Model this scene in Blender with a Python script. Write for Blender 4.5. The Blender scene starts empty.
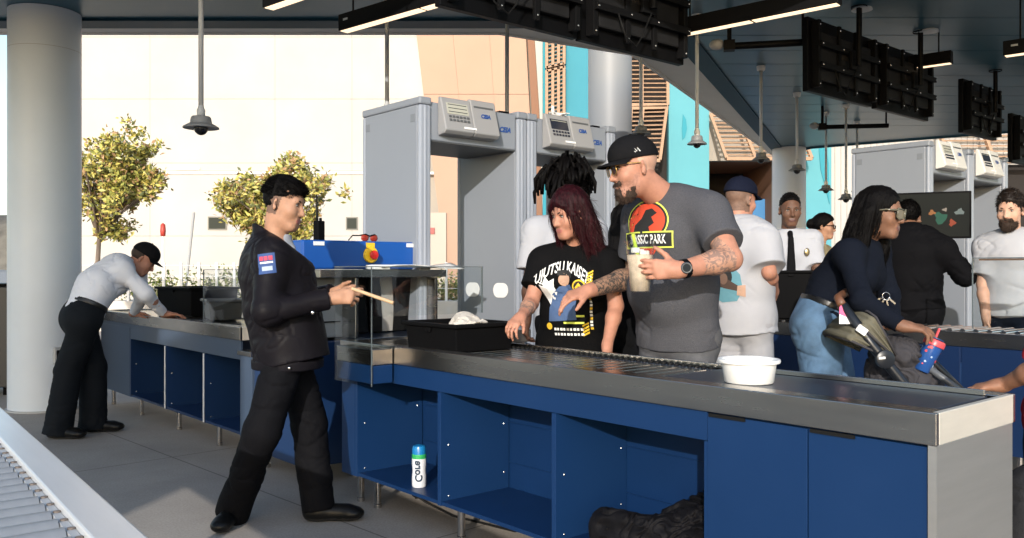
import bpy, bmesh, math, random
import numpy as np
from mathutils import Vector, Matrix
from mathutils.bvhtree import BVHTree

random.seed(7)
RNG = np.random.default_rng(11)
SC = bpy.context.scene
COL = SC.collection
R = math.radians

# ------------------------------------------------------------------ camera
CAM_H = 1.266
FPX = 861.0
cam_data = bpy.data.cameras.new('camera')
cam = bpy.data.objects.new('camera', cam_data)
COL.objects.link(cam)
cam.location = (0, 0, CAM_H)
cam.rotation_euler = (R(90), 0, 0)
cam_data.sensor_width = 36.0
cam_data.lens = FPX * 36.0 / 1024.0
cam_data.clip_start = 0.05
cam_data.clip_end = 3000
SC.camera = cam

# ------------------------------------------------------------------ world + sun
SUN_EL = 17.0
SUN_L = Vector((0.17, 0.985, 0)).normalized()          # horizontal travel of the light
w = bpy.data.worlds.new("World")
SC.world = w
w.use_nodes = True
nt = w.node_tree
nt.nodes.clear()
sky = nt.nodes.new('ShaderNodeTexSky')
sky.sky_type = 'NISHITA'
sky.sun_disc = False
sky.sun_elevation = R(SUN_EL)
sky.sun_rotation = math.atan2(-SUN_L.x, -SUN_L.y)
sky.air_density = 1.0
sky.dust_density = 1.0
bg = nt.nodes.new('ShaderNodeBackground')
bg.inputs['Strength'].default_value = 0.15
wo = nt.nodes.new('ShaderNodeOutputWorld')
nt.links.new(sky.outputs[0], bg.inputs['Color'])
nt.links.new(bg.outputs[0], wo.inputs['Surface'])
sd = bpy.data.lights.new('sun', 'SUN')
sd.energy = 2.05
sd.angle = R(0.5)
sd.color = (1.0, 0.95, 0.88)
sun = bpy.data.objects.new('sun', sd)
COL.objects.link(sun)
sdir = Vector((SUN_L.x * math.cos(R(SUN_EL)), SUN_L.y * math.cos(R(SUN_EL)), -math.sin(R(SUN_EL))))
sun.rotation_euler = sdir.to_track_quat('-Z', 'Y').to_euler()
sun.location = (-3, -20, 12)
SC.view_settings.view_transform = 'Standard'
SC.view_settings.look = 'None'
SC.view_settings.gamma = 1.0
SC.view_settings.use_curve_mapping = False
SC.view_settings.exposure = 1.10
SC.render.engine = 'CYCLES'
SC.cycles.use_denoising = True
SC.cycles.max_bounces = 8
SC.cycles.transparent_max_bounces = 16
SC.cycles.caustics_reflective = False
SC.cycles.caustics_refractive = False

# ------------------------------------------------------------------ coordinates
def J(u, v, Y):
    """a point seen at pixel (u, v) standing Y metres away"""
    return Vector(((u - 512) / FPX * Y, Y, CAM_H - (v - 269) / FPX * Y))

TH = R(40.8)
DV = Vector((-math.sin(TH), math.cos(TH), 0))           # along the lanes, away
PV = Vector((math.cos(TH), math.sin(TH), 0))            # across the lanes, away
LANE_ROT = math.atan2(-DV.y, -DV.x)                     # local x = -DV, local y = PV
A1 = Vector((1.133, 2.298, 0))                          # near front corner of the first lane
A2 = A1 + PV * 3.18                                     # second lane
def L1(s, w_, z=0): return A1 + DV * s + PV * w_ + Vector((0, 0, z))
def L2(s, w_, z=0): return A2 + DV * s + PV * w_ + Vector((0, 0, z))

# ------------------------------------------------------------------ materials
MATS = {}
def mat(name, col, rough=0.5, metal=0.0, var=0.0, vscale=4.0, bump=0.0, bscale=60.0, stretch=(1, 1, 1),
        col2=None, spec=0.5, coat=0.0, sheen=0.0, rvar=0.0, sss=0.0):
    if name in MATS: return MATS[name]
    m = bpy.data.materials.new(name); m.use_nodes = True
    n = m.node_tree; b = n.nodes['Principled BSDF']
    b.inputs['Base Color'].default_value = (*col, 1)
    b.inputs['Roughness'].default_value = rough
    b.inputs['Metallic'].default_value = metal
    b.inputs['Specular IOR Level'].default_value = spec
    b.inputs['Coat Weight'].default_value = coat
    b.inputs['Sheen Weight'].default_value = sheen
    if sss:
        b.inputs['Subsurface Weight'].default_value = sss
        b.inputs['Subsurface Radius'].default_value = (0.012, 0.005, 0.003)
        b.inputs['Subsurface Scale'].default_value = 1.0
    if var or bump or rvar:
        tc = n.nodes.new('ShaderNodeTexCoord'); mp = n.nodes.new('ShaderNodeMapping')
        mp.inputs['Scale'].default_value = stretch
        n.links.new(tc.outputs['Object'], mp.inputs['Vector'])
    if var or rvar:
        nz = n.nodes.new('ShaderNodeTexNoise'); nz.inputs['Scale'].default_value = vscale
        nz.inputs['Detail'].default_value = 5; nz.inputs['Roughness'].default_value = 0.6
        n.links.new(mp.outputs[0], nz.inputs['Vector'])
    if var:
        rp = n.nodes.new('ShaderNodeValToRGB')
        c2 = col2 or tuple(max(0, c * (1 + var)) for c in col)
        c1 = tuple(max(0, c * (1 - var)) for c in col)
        rp.color_ramp.elements[0].position = 0.3; rp.color_ramp.elements[1].position = 0.7
        rp.color_ramp.elements[0].color = (*c1, 1); rp.color_ramp.elements[1].color = (*c2, 1)
        n.links.new(nz.outputs['Fac'], rp.inputs['Fac'])
        n.links.new(rp.outputs[0], b.inputs['Base Color'])
    if rvar:
        mr = n.nodes.new('ShaderNodeMapRange')
        mr.inputs['From Min'].default_value = 0.3; mr.inputs['From Max'].default_value = 0.7
        mr.inputs['To Min'].default_value = max(0.02, rough - rvar); mr.inputs['To Max'].default_value = min(1, rough + rvar)
        n.links.new(nz.outputs['Fac'], mr.inputs['Value']); n.links.new(mr.outputs[0], b.inputs['Roughness'])
    if bump:
        nb = n.nodes.new('ShaderNodeTexNoise'); nb.inputs['Scale'].default_value = bscale
        nb.inputs['Detail'].default_value = 4
        n.links.new(mp.outputs[0], nb.inputs['Vector'])
        bp = n.nodes.new('ShaderNodeBump'); bp.inputs['Strength'].default_value = bump
        bp.inputs['Distance'].default_value = 0.01
        n.links.new(nb.outputs['Fac'], bp.inputs['Height'])
        n.links.new(bp.outputs[0], b.inputs['Normal'])
    MATS[name] = m
    return m

def mat_glass(name, tint=(0.96, 0.98, 0.98), refl=0.12, rough=0.02):
    if name in MATS: return MATS[name]
    m = bpy.data.materials.new(name); m.use_nodes = True
    n = m.node_tree; n.nodes.clear()
    o = n.nodes.new('ShaderNodeOutputMaterial'); mx = n.nodes.new('ShaderNodeMixShader')
    t = n.nodes.new('ShaderNodeBsdfTransparent'); g = n.nodes.new('ShaderNodeBsdfGlossy')
    t.inputs[0].default_value = (*tint, 1); g.inputs['Roughness'].default_value = rough
    g.inputs[0].default_value = (1, 1, 1, 1)
    lw = n.nodes.new('ShaderNodeLayerWeight'); lw.inputs[0].default_value = 0.5
    pw = n.nodes.new('ShaderNodeMath'); pw.operation = 'POWER'; pw.inputs[1].default_value = 5.0
    ma = n.nodes.new('ShaderNodeMath'); ma.operation = 'MULTIPLY_ADD'; ma.inputs[1].default_value = 0.6; ma.inputs[2].default_value = refl * 0.4
    n.links.new(lw.outputs['Facing'], pw.inputs[0]); n.links.new(pw.outputs[0], ma.inputs[0])
    n.links.new(ma.outputs[0], mx.inputs[0])
    n.links.new(t.outputs[0], mx.inputs[1]); n.links.new(g.outputs[0], mx.inputs[2])
    n.links.new(mx.outputs[0], o.inputs[0])
    MATS[name] = m
    return m

def mat_emit(name, col, strength):
    if name in MATS: return MATS[name]
    m = bpy.data.materials.new(name); m.use_nodes = True
    b = m.node_tree.nodes['Principled BSDF']
    b.inputs['Base Color'].default_value = (*col, 1)
    b.inputs['Emission Color'].default_value = (*col, 1)
    b.inputs['Emission Strength'].default_value = strength
    MATS[name] = m
    return m

# ------------------------------------------------------------------ tags
def tag(o, label=None, cat=None, group=None, kind=None):
    if label: o['label'] = label
    if cat: o['category'] = cat
    if group: o['group'] = group
    if kind: o['kind'] = kind
    return o

def thing(name, label, cat, loc=(0, 0, 0), rz=0.0, group=None):
    o = bpy.data.objects.new(name, None)
    o.empty_display_size = 0.1
    COL.objects.link(o)
    o.location = loc; o.rotation_euler = (0, 0, rz)
    return tag(o, label, cat, group)

def copy_tree(o, parent=None):
    c = o.copy(); COL.objects.link(c)
    c.parent = parent
    if parent is not None: c.matrix_parent_inverse = o.matrix_parent_inverse.copy()
    for ch in [x for x in bpy.data.objects if x.parent == o]:
        copy_tree(ch, c)
    return c

# ------------------------------------------------------------------ mesh builder
class MB:
    def __init__(self):
        self.v = []; self.f = []; self.mi = []; self.cur = 0; self.M = Matrix.Identity(4)
    def _put(self, vs, fs):
        o = len(self.v)
        self.v += [tuple(self.M @ Vector(p)) for p in vs]
        self.f += [tuple(i + o for i in f) for f in fs]
        self.mi += [self.cur] * len(fs)
        return self
    def box(self, lo, hi):
        x0, y0, z0 = lo; x1, y1, z1 = hi
        return self._put([(x0, y0, z0), (x1, y0, z0), (x1, y1, z0), (x0, y1, z0), (x0, y0, z1), (x1, y0, z1), (x1, y1, z1), (x0, y1, z1)],
                  [(0, 3, 2, 1), (4, 5, 6, 7), (0, 1, 5, 4), (1, 2, 6, 5), (2, 3, 7, 6), (3, 0, 4, 7)])
    def bx(self, c, s):
        return self.box([c[i] - s[i] / 2 for i in range(3)], [c[i] + s[i] / 2 for i in range(3)])
    def prism(self, poly, z0, z1):
        n = len(poly)
        area = sum(poly[i][0] * poly[(i + 1) % n][1] - poly[(i + 1) % n][0] * poly[i][1] for i in range(n))
        if area < 0: poly = poly[::-1]
        vs = [(x, y, z0) for x, y in poly] + [(x, y, z1) for x, y in poly]
        fs = [tuple(range(n))[::-1], tuple(range(n, 2 * n))] + [(i, (i + 1) % n, n + (i + 1) % n, n + i) for i in range(n)]
        return self._put(vs, fs)
    def tube(self, pts, r, n=10, cap=True):
        pts = [Vector(p) for p in pts]
        rs = r if isinstance(r, (list, tuple)) else [r] * len(pts)
        vs = []; fs = []
        up = None
        for i, p in enumerate(pts):
            t = (pts[min(i + 1, len(pts) - 1)] - pts[max(i - 1, 0)])
            t = t.normalized() if t.length > 1e-9 else Vector((0, 0, 1))
            if up is None:
                a = Vector((0, 0, 1)) if abs(t.z) < 0.9 else Vector((1, 0, 0))
                up = t.cross(a).normalized()
            up = (up - t * up.dot(t)).normalized()
            b = t.cross(up)
            for k in range(n):
                a = 2 * math.pi * k / n
                vs.append(tuple(p + (up * math.cos(a) + b * math.sin(a)) * rs[i]))
        for i in range(len(pts) - 1):
            for k in range(n):
                k2 = (k + 1) % n
                fs.append((i * n + k, i * n + k2, (i + 1) * n + k2, (i + 1) * n + k))
        if cap:
            fs.append(tuple(range(n))[::-1]); fs.append(tuple(range((len(pts) - 1) * n, len(pts) * n)))
        return self._put(vs, fs)
    def lathe(self, prof, c=(0, 0, 0), n=32, a0=0, a1=2 * math.pi):
        """prof: list of (r, z) from bottom to top"""
        vs = []; fs = []; m = len(prof)
        full = abs(a1 - a0 - 2 * math.pi) < 1e-6
        cols = n if full else n + 1
        for k in range(cols):
            a = a0 + (a1 - a0) * k / n
            for r, z in prof:
                r = max(r, 1e-5)
                vs.append((c[0] + r * math.cos(a), c[1] + r * math.sin(a), c[2] + z))
        for k in range(n):
            k2 = (k + 1) % cols
            for i in range(m - 1):
                fs.append((k * m + i, k2 * m + i, k2 * m + i + 1, k * m + i + 1))
        return self._put(vs, fs)
    def sphere(self, c, r, n=16, m=10):
        r = r if isinstance(r, (tuple, list)) else (r, r, r)
        vs = []; fs = []
        for i in range(m + 1):
            ph = math.pi * i / m
            for k in range(n):
                a = 2 * math.pi * k / n
                s = max(math.sin(ph), 1e-4)
                vs.append((c[0] + r[0] * s * math.cos(a), c[1] + r[1] * s * math.sin(a), c[2] - r[2] * math.cos(ph)))
        for i in range(m):
            for k in range(n):
                k2 = (k + 1) % n
                fs.append((i * n + k, i * n + k2, (i + 1) * n + k2, (i + 1) * n + k))
        return self._put(vs, fs)
    def grid(self, fn, nu, nv):
        vs = [tuple(fn(i / nu, j / nv)) for i in range(nu + 1) for j in range(nv + 1)]
        fs = [(i * (nv + 1) + j, (i + 1) * (nv + 1) + j, (i + 1) * (nv + 1) + j + 1, i * (nv + 1) + j + 1) for i in range(nu) for j in range(nv)]
        return self._put(vs, fs)
    def build(self, name, m, parent=None, bevel=0.0, smooth=False, auto=None, solid=0.0, label=None, loc=None, rz=0):
        me = bpy.data.meshes.new(name)
        me.from_pydata(self.v, [], self.f)
        ms = m if isinstance(m, (list, tuple)) else [m]
        for x in ms: me.materials.append(x)
        if len(ms) > 1: me.polygons.foreach_set('material_index', self.mi)
        if smooth: me.polygons.foreach_set('use_smooth', [True] * len(me.polygons))
        me.update()
        o = bpy.data.objects.new(name, me); COL.objects.link(o)
        if parent is not None: o.parent = parent
        if loc is not None: o.location = loc
        if rz: o.rotation_euler = (0, 0, rz)
        if solid:
            md = o.modifiers.new('solid', 'SOLIDIFY'); md.thickness = solid
        if bevel:
            md = o.modifiers.new('bevel', 'BEVEL'); md.width = bevel; md.segments = 2
            md.limit_method = 'ANGLE'; md.angle_limit = R(40); md.harden_normals = False
        if auto:
            me.polygons.foreach_set('use_smooth', [True] * len(me.polygons))
            for e in me.edges: pass
            me.set_sharp_from_angle(angle=R(auto))
        if label: o['label'] = label
        return o

def text_mesh(s, size, shear=0.0, bold=0.0):
    """flat mesh (verts, faces) of a line of lettering, centred, in the xy plane"""
    cu = bpy.data.curves.new('txt', 'FONT'); cu.body = s; cu.size = size; cu.align_x = 'CENTER'; cu.align_y = 'CENTER'
    cu.shear = shear; cu.offset = bold; cu.resolution_u = 3
    ob = bpy.data.objects.new('txt', cu); COL.objects.link(ob)
    dg = bpy.context.evaluated_depsgraph_get(); dg.update()
    me = bpy.data.meshes.new_from_object(ob.evaluated_get(dg))
    vs = [tuple(v.co) for v in me.vertices]; fs = [tuple(p.vertices) for p in me.polygons]
    bpy.data.objects.remove(ob); bpy.data.meshes.remove(me); bpy.data.curves.remove(cu)
    return vs, fs

def lettering(name, s, size, origin, right, up, m, parent, thick=0.002, shear=0.0, bold=0.0, sx=1.0):
    """raised flat lettering on a plane; origin/right/up in the parent's space"""
    vs, fs = text_mesh(s, size, shear, bold)
    right = Vector(right).normalized(); up = Vector(up).normalized(); n = right.cross(up)
    mb = MB()
    mb._put([tuple(Vector(origin) + right * x * sx + up * y + n * thick) for x, y, z in vs], fs)
    return mb.build(name, m, parent)
# ================================================================== implicit surfaces (for figures and cloth)
LAT = RNG.random((32, 32, 32)).astype(np.float32) * 2 - 1
def vnoise(x, y, z):
    xi = np.floor(x); yi = np.floor(y); zi = np.floor(z)
    fx = x - xi; fy = y - yi; fz = z - zi
    fx = fx * fx * (3 - 2 * fx); fy = fy * fy * (3 - 2 * fy); fz = fz * fz * (3 - 2 * fz)
    xi = xi.astype(np.int32) & 31; yi = yi.astype(np.int32) & 31; zi = zi.astype(np.int32) & 31
    x1 = (xi + 1) & 31; y1 = (yi + 1) & 31; z1 = (zi + 1) & 31
    a = LAT[xi, yi, zi] * (1 - fx) + LAT[x1, yi, zi] * fx
    b = LAT[xi, y1, zi] * (1 - fx) + LAT[x1, y1, zi] * fx
    c = LAT[xi, yi, z1] * (1 - fx) + LAT[x1, yi, z1] * fx
    d = LAT[xi, y1, z1] * (1 - fx) + LAT[x1, y1, z1] * fx
    return (a * (1 - fy) + b * fy) * (1 - fz) + (c * (1 - fy) + d * fy) * fz

def crease(amp, f=12.0, seed=0.0):
    # sharp crumpled cloth: long narrow ridges running in several directions
    def fn(x, y, z):
        w1 = 0.35 * vnoise(x * f * 0.5 + seed, y * f * 0.5, z * f * 0.5); 
        a = vnoise((x + 0.6 * z) * f * 1.3 + w1 + seed, (y - 0.4 * x) * f * 0.5, z * f * 0.6 + 4)
        b = vnoise((x - 0.7 * z) * f * 0.5 + 9, (y + 0.5 * z) * f * 1.4 + w1, z * f * 1.1 + seed)
        c = vnoise(x * f * 2.2 + w1 * 2, y * f * 2.2 + seed, z * f * 2.6)
        return amp * (0.9 * np.abs(a) ** 0.8 + 0.8 * np.abs(b) ** 0.8 + 0.35 * np.abs(c) - 0.65)
    return fn

def drape(amp, f=60.0, d=(0.5, 0.2, 1.0), seed=0.0):
    # parallel wandering folds, as in a dropped garment
    def fn(x, y, z):
        wv = 2.6 * vnoise(x * 7 + seed, y * 7, z * 7) + 1.2 * vnoise(x * 17, y * 17 + seed, z * 17)
        p1 = np.sin(f * (x * d[0] + y * d[1] + z * d[2]) + 3.2 * wv)
        p2 = np.sin(f * 0.6 * (y * d[0] - x * d[2] + z * d[1]) + 4.0 * wv + seed)
        m = np.clip(vnoise(x * 6, y * 6 + 5, z * 6 + seed) + 0.5, 0, 1)
        return amp * (-np.abs(p1) * m - 0.7 * np.abs(p2) * (1 - m) + 0.5)
    return fn

def A(v): return np.array(tuple(v), dtype=np.float32)

class P:
    """one primitive: distance function + bounding box"""
    def __init__(self, fn, lo, hi, k=0.02, op='u'):
        self.fn = fn; self.lo = lo; self.hi = hi; self.k = k; self.op = op

def cap(a, b, ra, rb, k=0.02, op='u', flat_b=False, flat_a=False):
    a = A(a); b = A(b); ab = b - a; L2_ = float(ab @ ab) + 1e-9; L_ = math.sqrt(L2_); n = ab / L_
    def fn(x, y, z):
        px = x - a[0]; py = y - a[1]; pz = z - a[2]
        tt = (px * ab[0] + py * ab[1] + pz * ab[2]) / L2_
        t = np.clip(tt, 0, 1)
        d = np.sqrt((px - t * ab[0]) ** 2 + (py - t * ab[1]) ** 2 + (pz - t * ab[2]) ** 2) - (ra + (rb - ra) * t)
        if flat_b: d = np.maximum(d, (tt - 1) * L_)
        if flat_a: d = np.maximum(d, -tt * L_)
        return d
    r = max(ra, rb)
    return P(fn, np.minimum(a, b) - r, np.maximum(a, b) + r, k, op)

def ell(c, R3, rad, k=0.02, op='u'):
    """ellipsoid; R3 = 3 axis vectors (rows), rad = radii along them"""
    c = A(c); M = np.array([tuple(q) for q in R3], dtype=np.float32); rad = np.array(rad, dtype=np.float32)
    def fn(x, y, z):
        px = x - c[0]; py = y - c[1]; pz = z - c[2]
        q0 = 0; q1 = 0
        for i in range(3):
            e = (px * M[i, 0] + py * M[i, 1] + pz * M[i, 2])
            q0 = q0 + (e / rad[i]) ** 2; q1 = q1 + (e / rad[i] ** 2) ** 2
        k0 = np.sqrt(q0); k1 = np.sqrt(q1)
        return k0 * (k0 - 1) / np.maximum(k1, 1e-6)
    ext = np.sqrt(((M * rad[:, None]) ** 2).sum(0))
    return P(fn, c - ext, c + ext, k, op)

def ecap(a, b, right, r0, r1, k=0.03, op='u', flat_a=False, flat_b=False):
    """elliptic tapered limb from a to b; r0/r1 = (half width along right, half depth)"""
    a = A(a); b = A(b); ab = b - a; L2_ = float(ab @ ab) + 1e-9; L_ = math.sqrt(L2_); n = ab / L_
    r = A(right); r = r - n * (r @ n); r = r / np.linalg.norm(r); f = np.cross(n, r)
    def fn(x, y, z):
        px = x - a[0]; py = y - a[1]; pz = z - a[2]
        tt = (px * ab[0] + py * ab[1] + pz * ab[2]) / L2_
        t = np.clip(tt, 0, 1)
        wx = r0[0] + (r1[0] - r0[0]) * t; wy = r0[1] + (r1[1] - r0[1]) * t
        ex = (px * r[0] + py * r[1] + pz * r[2]) / wx
        ey = (px * f[0] + py * f[1] + pz * f[2]) / wy
        wz = np.minimum(wx, wy)
        ez = (tt - t) * L_ / wz
        q = np.sqrt(ex ** 2 + ey ** 2 + ez ** 2)
        g = np.sqrt((ex / wx) ** 2 + (ey / wy) ** 2 + (ez / wz) ** 2)
        d = q * (q - 1) / np.maximum(g, 1e-5)
        d = np.where(q < 0.2, -0.5 * wz, d)
        if flat_b: d = np.maximum(d, (tt - 1) * L_)
        if flat_a: d = np.maximum(d, -tt * L_)
        return d
    m = max(r0[0], r1[0], r0[1], r1[1])
    return P(fn, np.minimum(a, b) - m, np.maximum(a, b) + m, k, op)

def plane_cut(pt, n, k=0.004):
    """remove everything on the side n points to"""
    pt = A(pt); n = A(Vector(n).normalized())
    p = P(lambda x, y, z: (x - pt[0]) * n[0] + (y - pt[1]) * n[1] + (z - pt[2]) * n[2], None, None, k, 'cut')
    return p

class Sdf:
    def __init__(self, prims, h, noise=None):
        us = [p for p in prims if p.op == 'u']
        lo = np.min([p.lo for p in us], 0) - 4 * h - 0.02; hi = np.max([p.hi for p in us], 0) + 4 * h + 0.02
        self.h = h; self.lo = lo
        n = np.ceil((hi - lo) / h).astype(int) + 1
        self.n = n
        self.ax = [(lo[i] + h * np.arange(n[i])).astype(np.float32) for i in range(3)]
        self.F = np.full(tuple(n), 0.3, dtype=np.float32)
        for p in prims: self.apply(p)
        if noise is not None:
            msk = np.abs(self.F) < 0.035
            i, j, k = np.nonzero(msk)
            self.F[i, j, k] += noise(self.ax[0][i], self.ax[1][j], self.ax[2][k]).astype(np.float32)
    def apply(self, p):
        h = self.h
        if p.lo is None:
            sl = (slice(None),) * 3
        else:
            m = p.k + 3.5 * h + 0.01
            a = np.clip(np.floor((p.lo - m - self.lo) / h).astype(int), 0, self.n)
            b = np.clip(np.ceil((p.hi + m - self.lo) / h).astype(int) + 1, 0, self.n)
            if np.any(b <= a): return
            sl = tuple(slice(a[i], b[i]) for i in range(3))
        x = self.ax[0][sl[0]][:, None, None]; y = self.ax[1][sl[1]][None, :, None]; z = self.ax[2][sl[2]][None, None, :]
        d = p.fn(x, y, z)
        f = self.F[sl]; k = max(p.k, 1e-5)
        if p.op == 'u':
            g = np.maximum(k - np.abs(f - d), 0) / k
            self.F[sl] = np.minimum(f, d) - g * g * k * 0.25
        else:
            if p.op == 'sub': d = -d
            g = np.maximum(k - np.abs(f - d), 0) / k
            self.F[sl] = np.maximum(f, d) + g * g * k * 0.25
    def mesh(self):
        F = self.F; h = self.h
        S = F < 0
        cnt = np.zeros(tuple(np.array(F.shape) - 1), dtype=np.int8)
        for dx in (0, 1):
            for dy in (0, 1):
                for dz in (0, 1):
                    cnt += S[dx:F.shape[0] - 1 + dx, dy:F.shape[1] - 1 + dy, dz:F.shape[2] - 1 + dz]
        I = np.argwhere((cnt > 0) & (cnt < 8))
        idx = np.full(cnt.shape, -1, dtype=np.int32); idx[I[:, 0], I[:, 1], I[:, 2]] = np.arange(len(I))
        acc = np.zeros((len(I), 3), dtype=np.float32); num = np.zeros(len(I), dtype=np.float32)
        cs = [(0, 0, 0), (1, 0, 0), (0, 1, 0), (1, 1, 0), (0, 0, 1), (1, 0, 1), (0, 1, 1), (1, 1, 1)]
        vals = [F[I[:, 0] + c[0], I[:, 1] + c[1], I[:, 2] + c[2]] for c in cs]
        for a in range(8):
            for b in range(a + 1, 8):
                if sum(abs(cs[a][q] - cs[b][q]) for q in range(3)) != 1: continue
                va, vb = vals[a], vals[b]
                m = (va < 0) != (vb < 0)
                t = np.where(m, va / np.where(m, va - vb, 1), 0)
                pa = np.array(cs[a], dtype=np.float32); pb = np.array(cs[b], dtype=np.float32)
                acc += np.where(m[:, None], pa + (pb - pa) * t[:, None], 0); num += m
        V = (I + acc / np.maximum(num, 1)[:, None]) * h + self.lo
        Q = []
        for ax in range(3):
            o1, o2 = [(1, 2), (2, 0), (0, 1)][ax]
            sl0 = [slice(1, -1)] * 3; sl1 = [slice(1, -1)] * 3
            sl0[ax] = slice(0, -1); sl1[ax] = slice(1, None)
            a = S[tuple(sl0)]; b = S[tuple(sl1)]
            E = np.argwhere(a != b)
            fl = a[E[:, 0], E[:, 1], E[:, 2]]
            off = np.ones(3, dtype=int); off[ax] = 0
            E = E + off
            e1 = np.zeros(3, dtype=int); e1[o1] = 1; e2 = np.zeros(3, dtype=int); e2[o2] = 1
            g = lambda q: idx[q[:, 0], q[:, 1], q[:, 2]]
            q = np.stack([g(E - e1 - e2), g(E - e2), g(E), g(E - e1)], 1)
            q[~fl] = q[~fl][:, ::-1]
            Q.append(q)
        Q = np.concatenate(Q)
        Q = Q[(Q >= 0).all(1)]
        return V, Q

def np_mesh(name, V, Q, mats, parent=None, mi=None, smooth=True):
    me = bpy.data.meshes.new(name)
    nq = Q.shape[1]
    me.vertices.add(len(V)); me.vertices.foreach_set('co', np.ascontiguousarray(V, dtype=np.float32).ravel())
    me.loops.add(Q.size); me.loops.foreach_set('vertex_index', np.ascontiguousarray(Q, dtype=np.int32).ravel())
    me.polygons.add(len(Q))
    me.polygons.foreach_set('loop_start', np.arange(0, Q.size, nq, dtype=np.int32))
    me.polygons.foreach_set('loop_total', np.full(len(Q), nq, dtype=np.int32))
    for m in (mats if isinstance(mats, (list, tuple)) else [mats]): me.materials.append(m)
    if mi is not None: me.polygons.foreach_set('material_index', np.ascontiguousarray(mi, dtype=np.int32))
    if smooth: me.polygons.foreach_set('use_smooth', np.ones(len(Q), dtype=bool))
    me.update(calc_edges=True); me.validate()
    o = bpy.data.objects.new(name, me); COL.objects.link(o)
    if parent is not None: o.parent = parent
    return o

def blob(name, prims, h, mats, parent=None, noise=None, region=None, label=None):
    V, Q = Sdf(prims, h, noise).mesh()
    mi = None
    if region is not None:
        mi = region(V[Q].mean(1))
    o = np_mesh(name, V, Q, mats, parent, mi)
    if label: o['label'] = label
    return o

def folds(amp, f=(9, 9, 6), seed=0.0):
    def fn(x, y, z):
        wx = 0.25 * vnoise(x * 6 + 11, y * 6, z * 6 + seed); wz = 0.25 * vnoise(x * 5, y * 5 + 17, z * 5 + seed)
        n1 = vnoise(x * f[0] + seed, y * f[1] + seed * 2, z * f[2] + 3)
        n2 = vnoise((x + z * 0.7) * f[0] * 1.1 + 7 + seed + wx, (y - z * 0.5) * f[1] * 1.1 + wz, z * f[2] * 1.7 + wx)
        n3 = vnoise((x - z * 0.9) * f[0] * 1.9 + 3 + seed + wz, (y + z * 0.6) * f[1] * 1.9, z * f[2] * 2.2 + wx)
        cr = np.exp(-(n2 / 0.13) ** 2) + 0.6 * np.exp(-(n3 / 0.16) ** 2)
        ms = np.clip(vnoise(x * 4.5 + seed, y * 4.5 + 9, z * 4.5 - seed) * 2.2 + 0.35, 0, 1)
        return amp * (0.60 * n1 + 0.55 * cr * ms - 0.1)
    return fn

# ================================================================== people
def rot_about(v, axis, ang):
    return Matrix.Rotation(ang, 3, Vector(axis)) @ Vector(v)

class Head:
    def __init__(s, c, f, up=(0, 0, 1), sc=1.0):
        s.c = Vector(c); s.f = Vector(f).normalized(); u = Vector(up)
        s.r = s.f.cross(u).normalized(); s.u = s.r.cross(s.f).normalized(); s.s = sc
        s.ax = (s.r, s.f, s.u)
    def w(s, r, f, u): return s.c + (s.r * r + s.f * f + s.u * u) * s.s
    def local(s, Pn):
        d = Pn - A(s.c)
        return np.stack([d @ A(s.r), d @ A(s.f), d @ A(s.u)], 1) / s.s
    def E(s, c, rad, k=0.02, op='u'):
        return ell(s.w(*c), s.ax, [q * s.s for q in rad], k * s.s, op)
    def C(s, a, b, ra, rb, k=0.01, op='u'):
        return cap(s.w(*a), s.w(*b), ra * s.s, rb * s.s, k * s.s, op)
    def M4(s):
        return Matrix(((s.r.x * s.s, s.f.x * s.s, s.u.x * s.s, s.c.x), (s.r.y * s.s, s.f.y * s.s, s.u.y * s.s, s.c.y),
                       (s.r.z * s.s, s.f.z * s.s, s.u.z * s.s, s.c.z), (0, 0, 0, 1)))

def head_prims(H, female=False):
    j = 0.9 if female else 1.0
    p = [H.E((0, -0.008, 0.035), (0.074, 0.094, 0.084)),
         H.E((0, 0.03, -0.035), (0.058, 0.062, 0.075), 0.04),
         H.E((0, 0.028, -0.075), (0.046 * j, 0.055, 0.042), 0.03),
         H.C((-0.018 * j, 0.07, -0.103), (0.018 * j, 0.07, -0.103), 0.018, 0.018, 0.03),
         H.C((-0.034, 0.075, 0.022), (0.034, 0.075, 0.022), 0.014, 0.014, 0.02),
         H.E((-0.04, 0.062, -0.03), (0.024, 0.022, 0.022), 0.03), H.E((0.04, 0.062, -0.03), (0.024, 0.022, 0.022), 0.03),
         H.E((-0.032, 0.099, 0.004), (0.019, 0.014, 0.012), 0.014, 'sub'), H.E((0.032, 0.099, 0.004), (0.019, 0.014, 0.012), 0.014, 'sub'),
         H.C((0, 0.088, 0.006), (0, 0.108, -0.034), 0.008, 0.0115, 0.012),
         H.C((-0.012, 0.096, -0.037), (0.012, 0.096, -0.037), 0.008, 0.008, 0.008),
         H.C((-0.019, 0.087, -0.064), (0.019, 0.087, -0.064), 0.0075, 0.0075, 0.01),
         H.C((-0.014, 0.088, -0.075), (0.014, 0.088, -0.075), 0.008, 0.008, 0.008),
         H.C((-0.03, 0.0975, -0.0695), (0.03, 0.0975, -0.0695), 0.0022, 0.0022, 0.004, 'sub')]
    for sg in (-1, 1):
        p.append(ell(H.w(sg * 0.077, -0.008, -0.01), (H.r * 0.8 - H.f * 0.6 * sg, H.f * 0.8 + H.r * 0.6 * sg, H.u), [q * H.s for q in (0.008, 0.019, 0.032)], 0.008))
        p.append(ell(H.w(sg * 0.085, 0.0, -0.008), H.ax, [q * H.s for q in (0.006, 0.009, 0.014)], 0.006, 'sub'))
    return p

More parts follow.
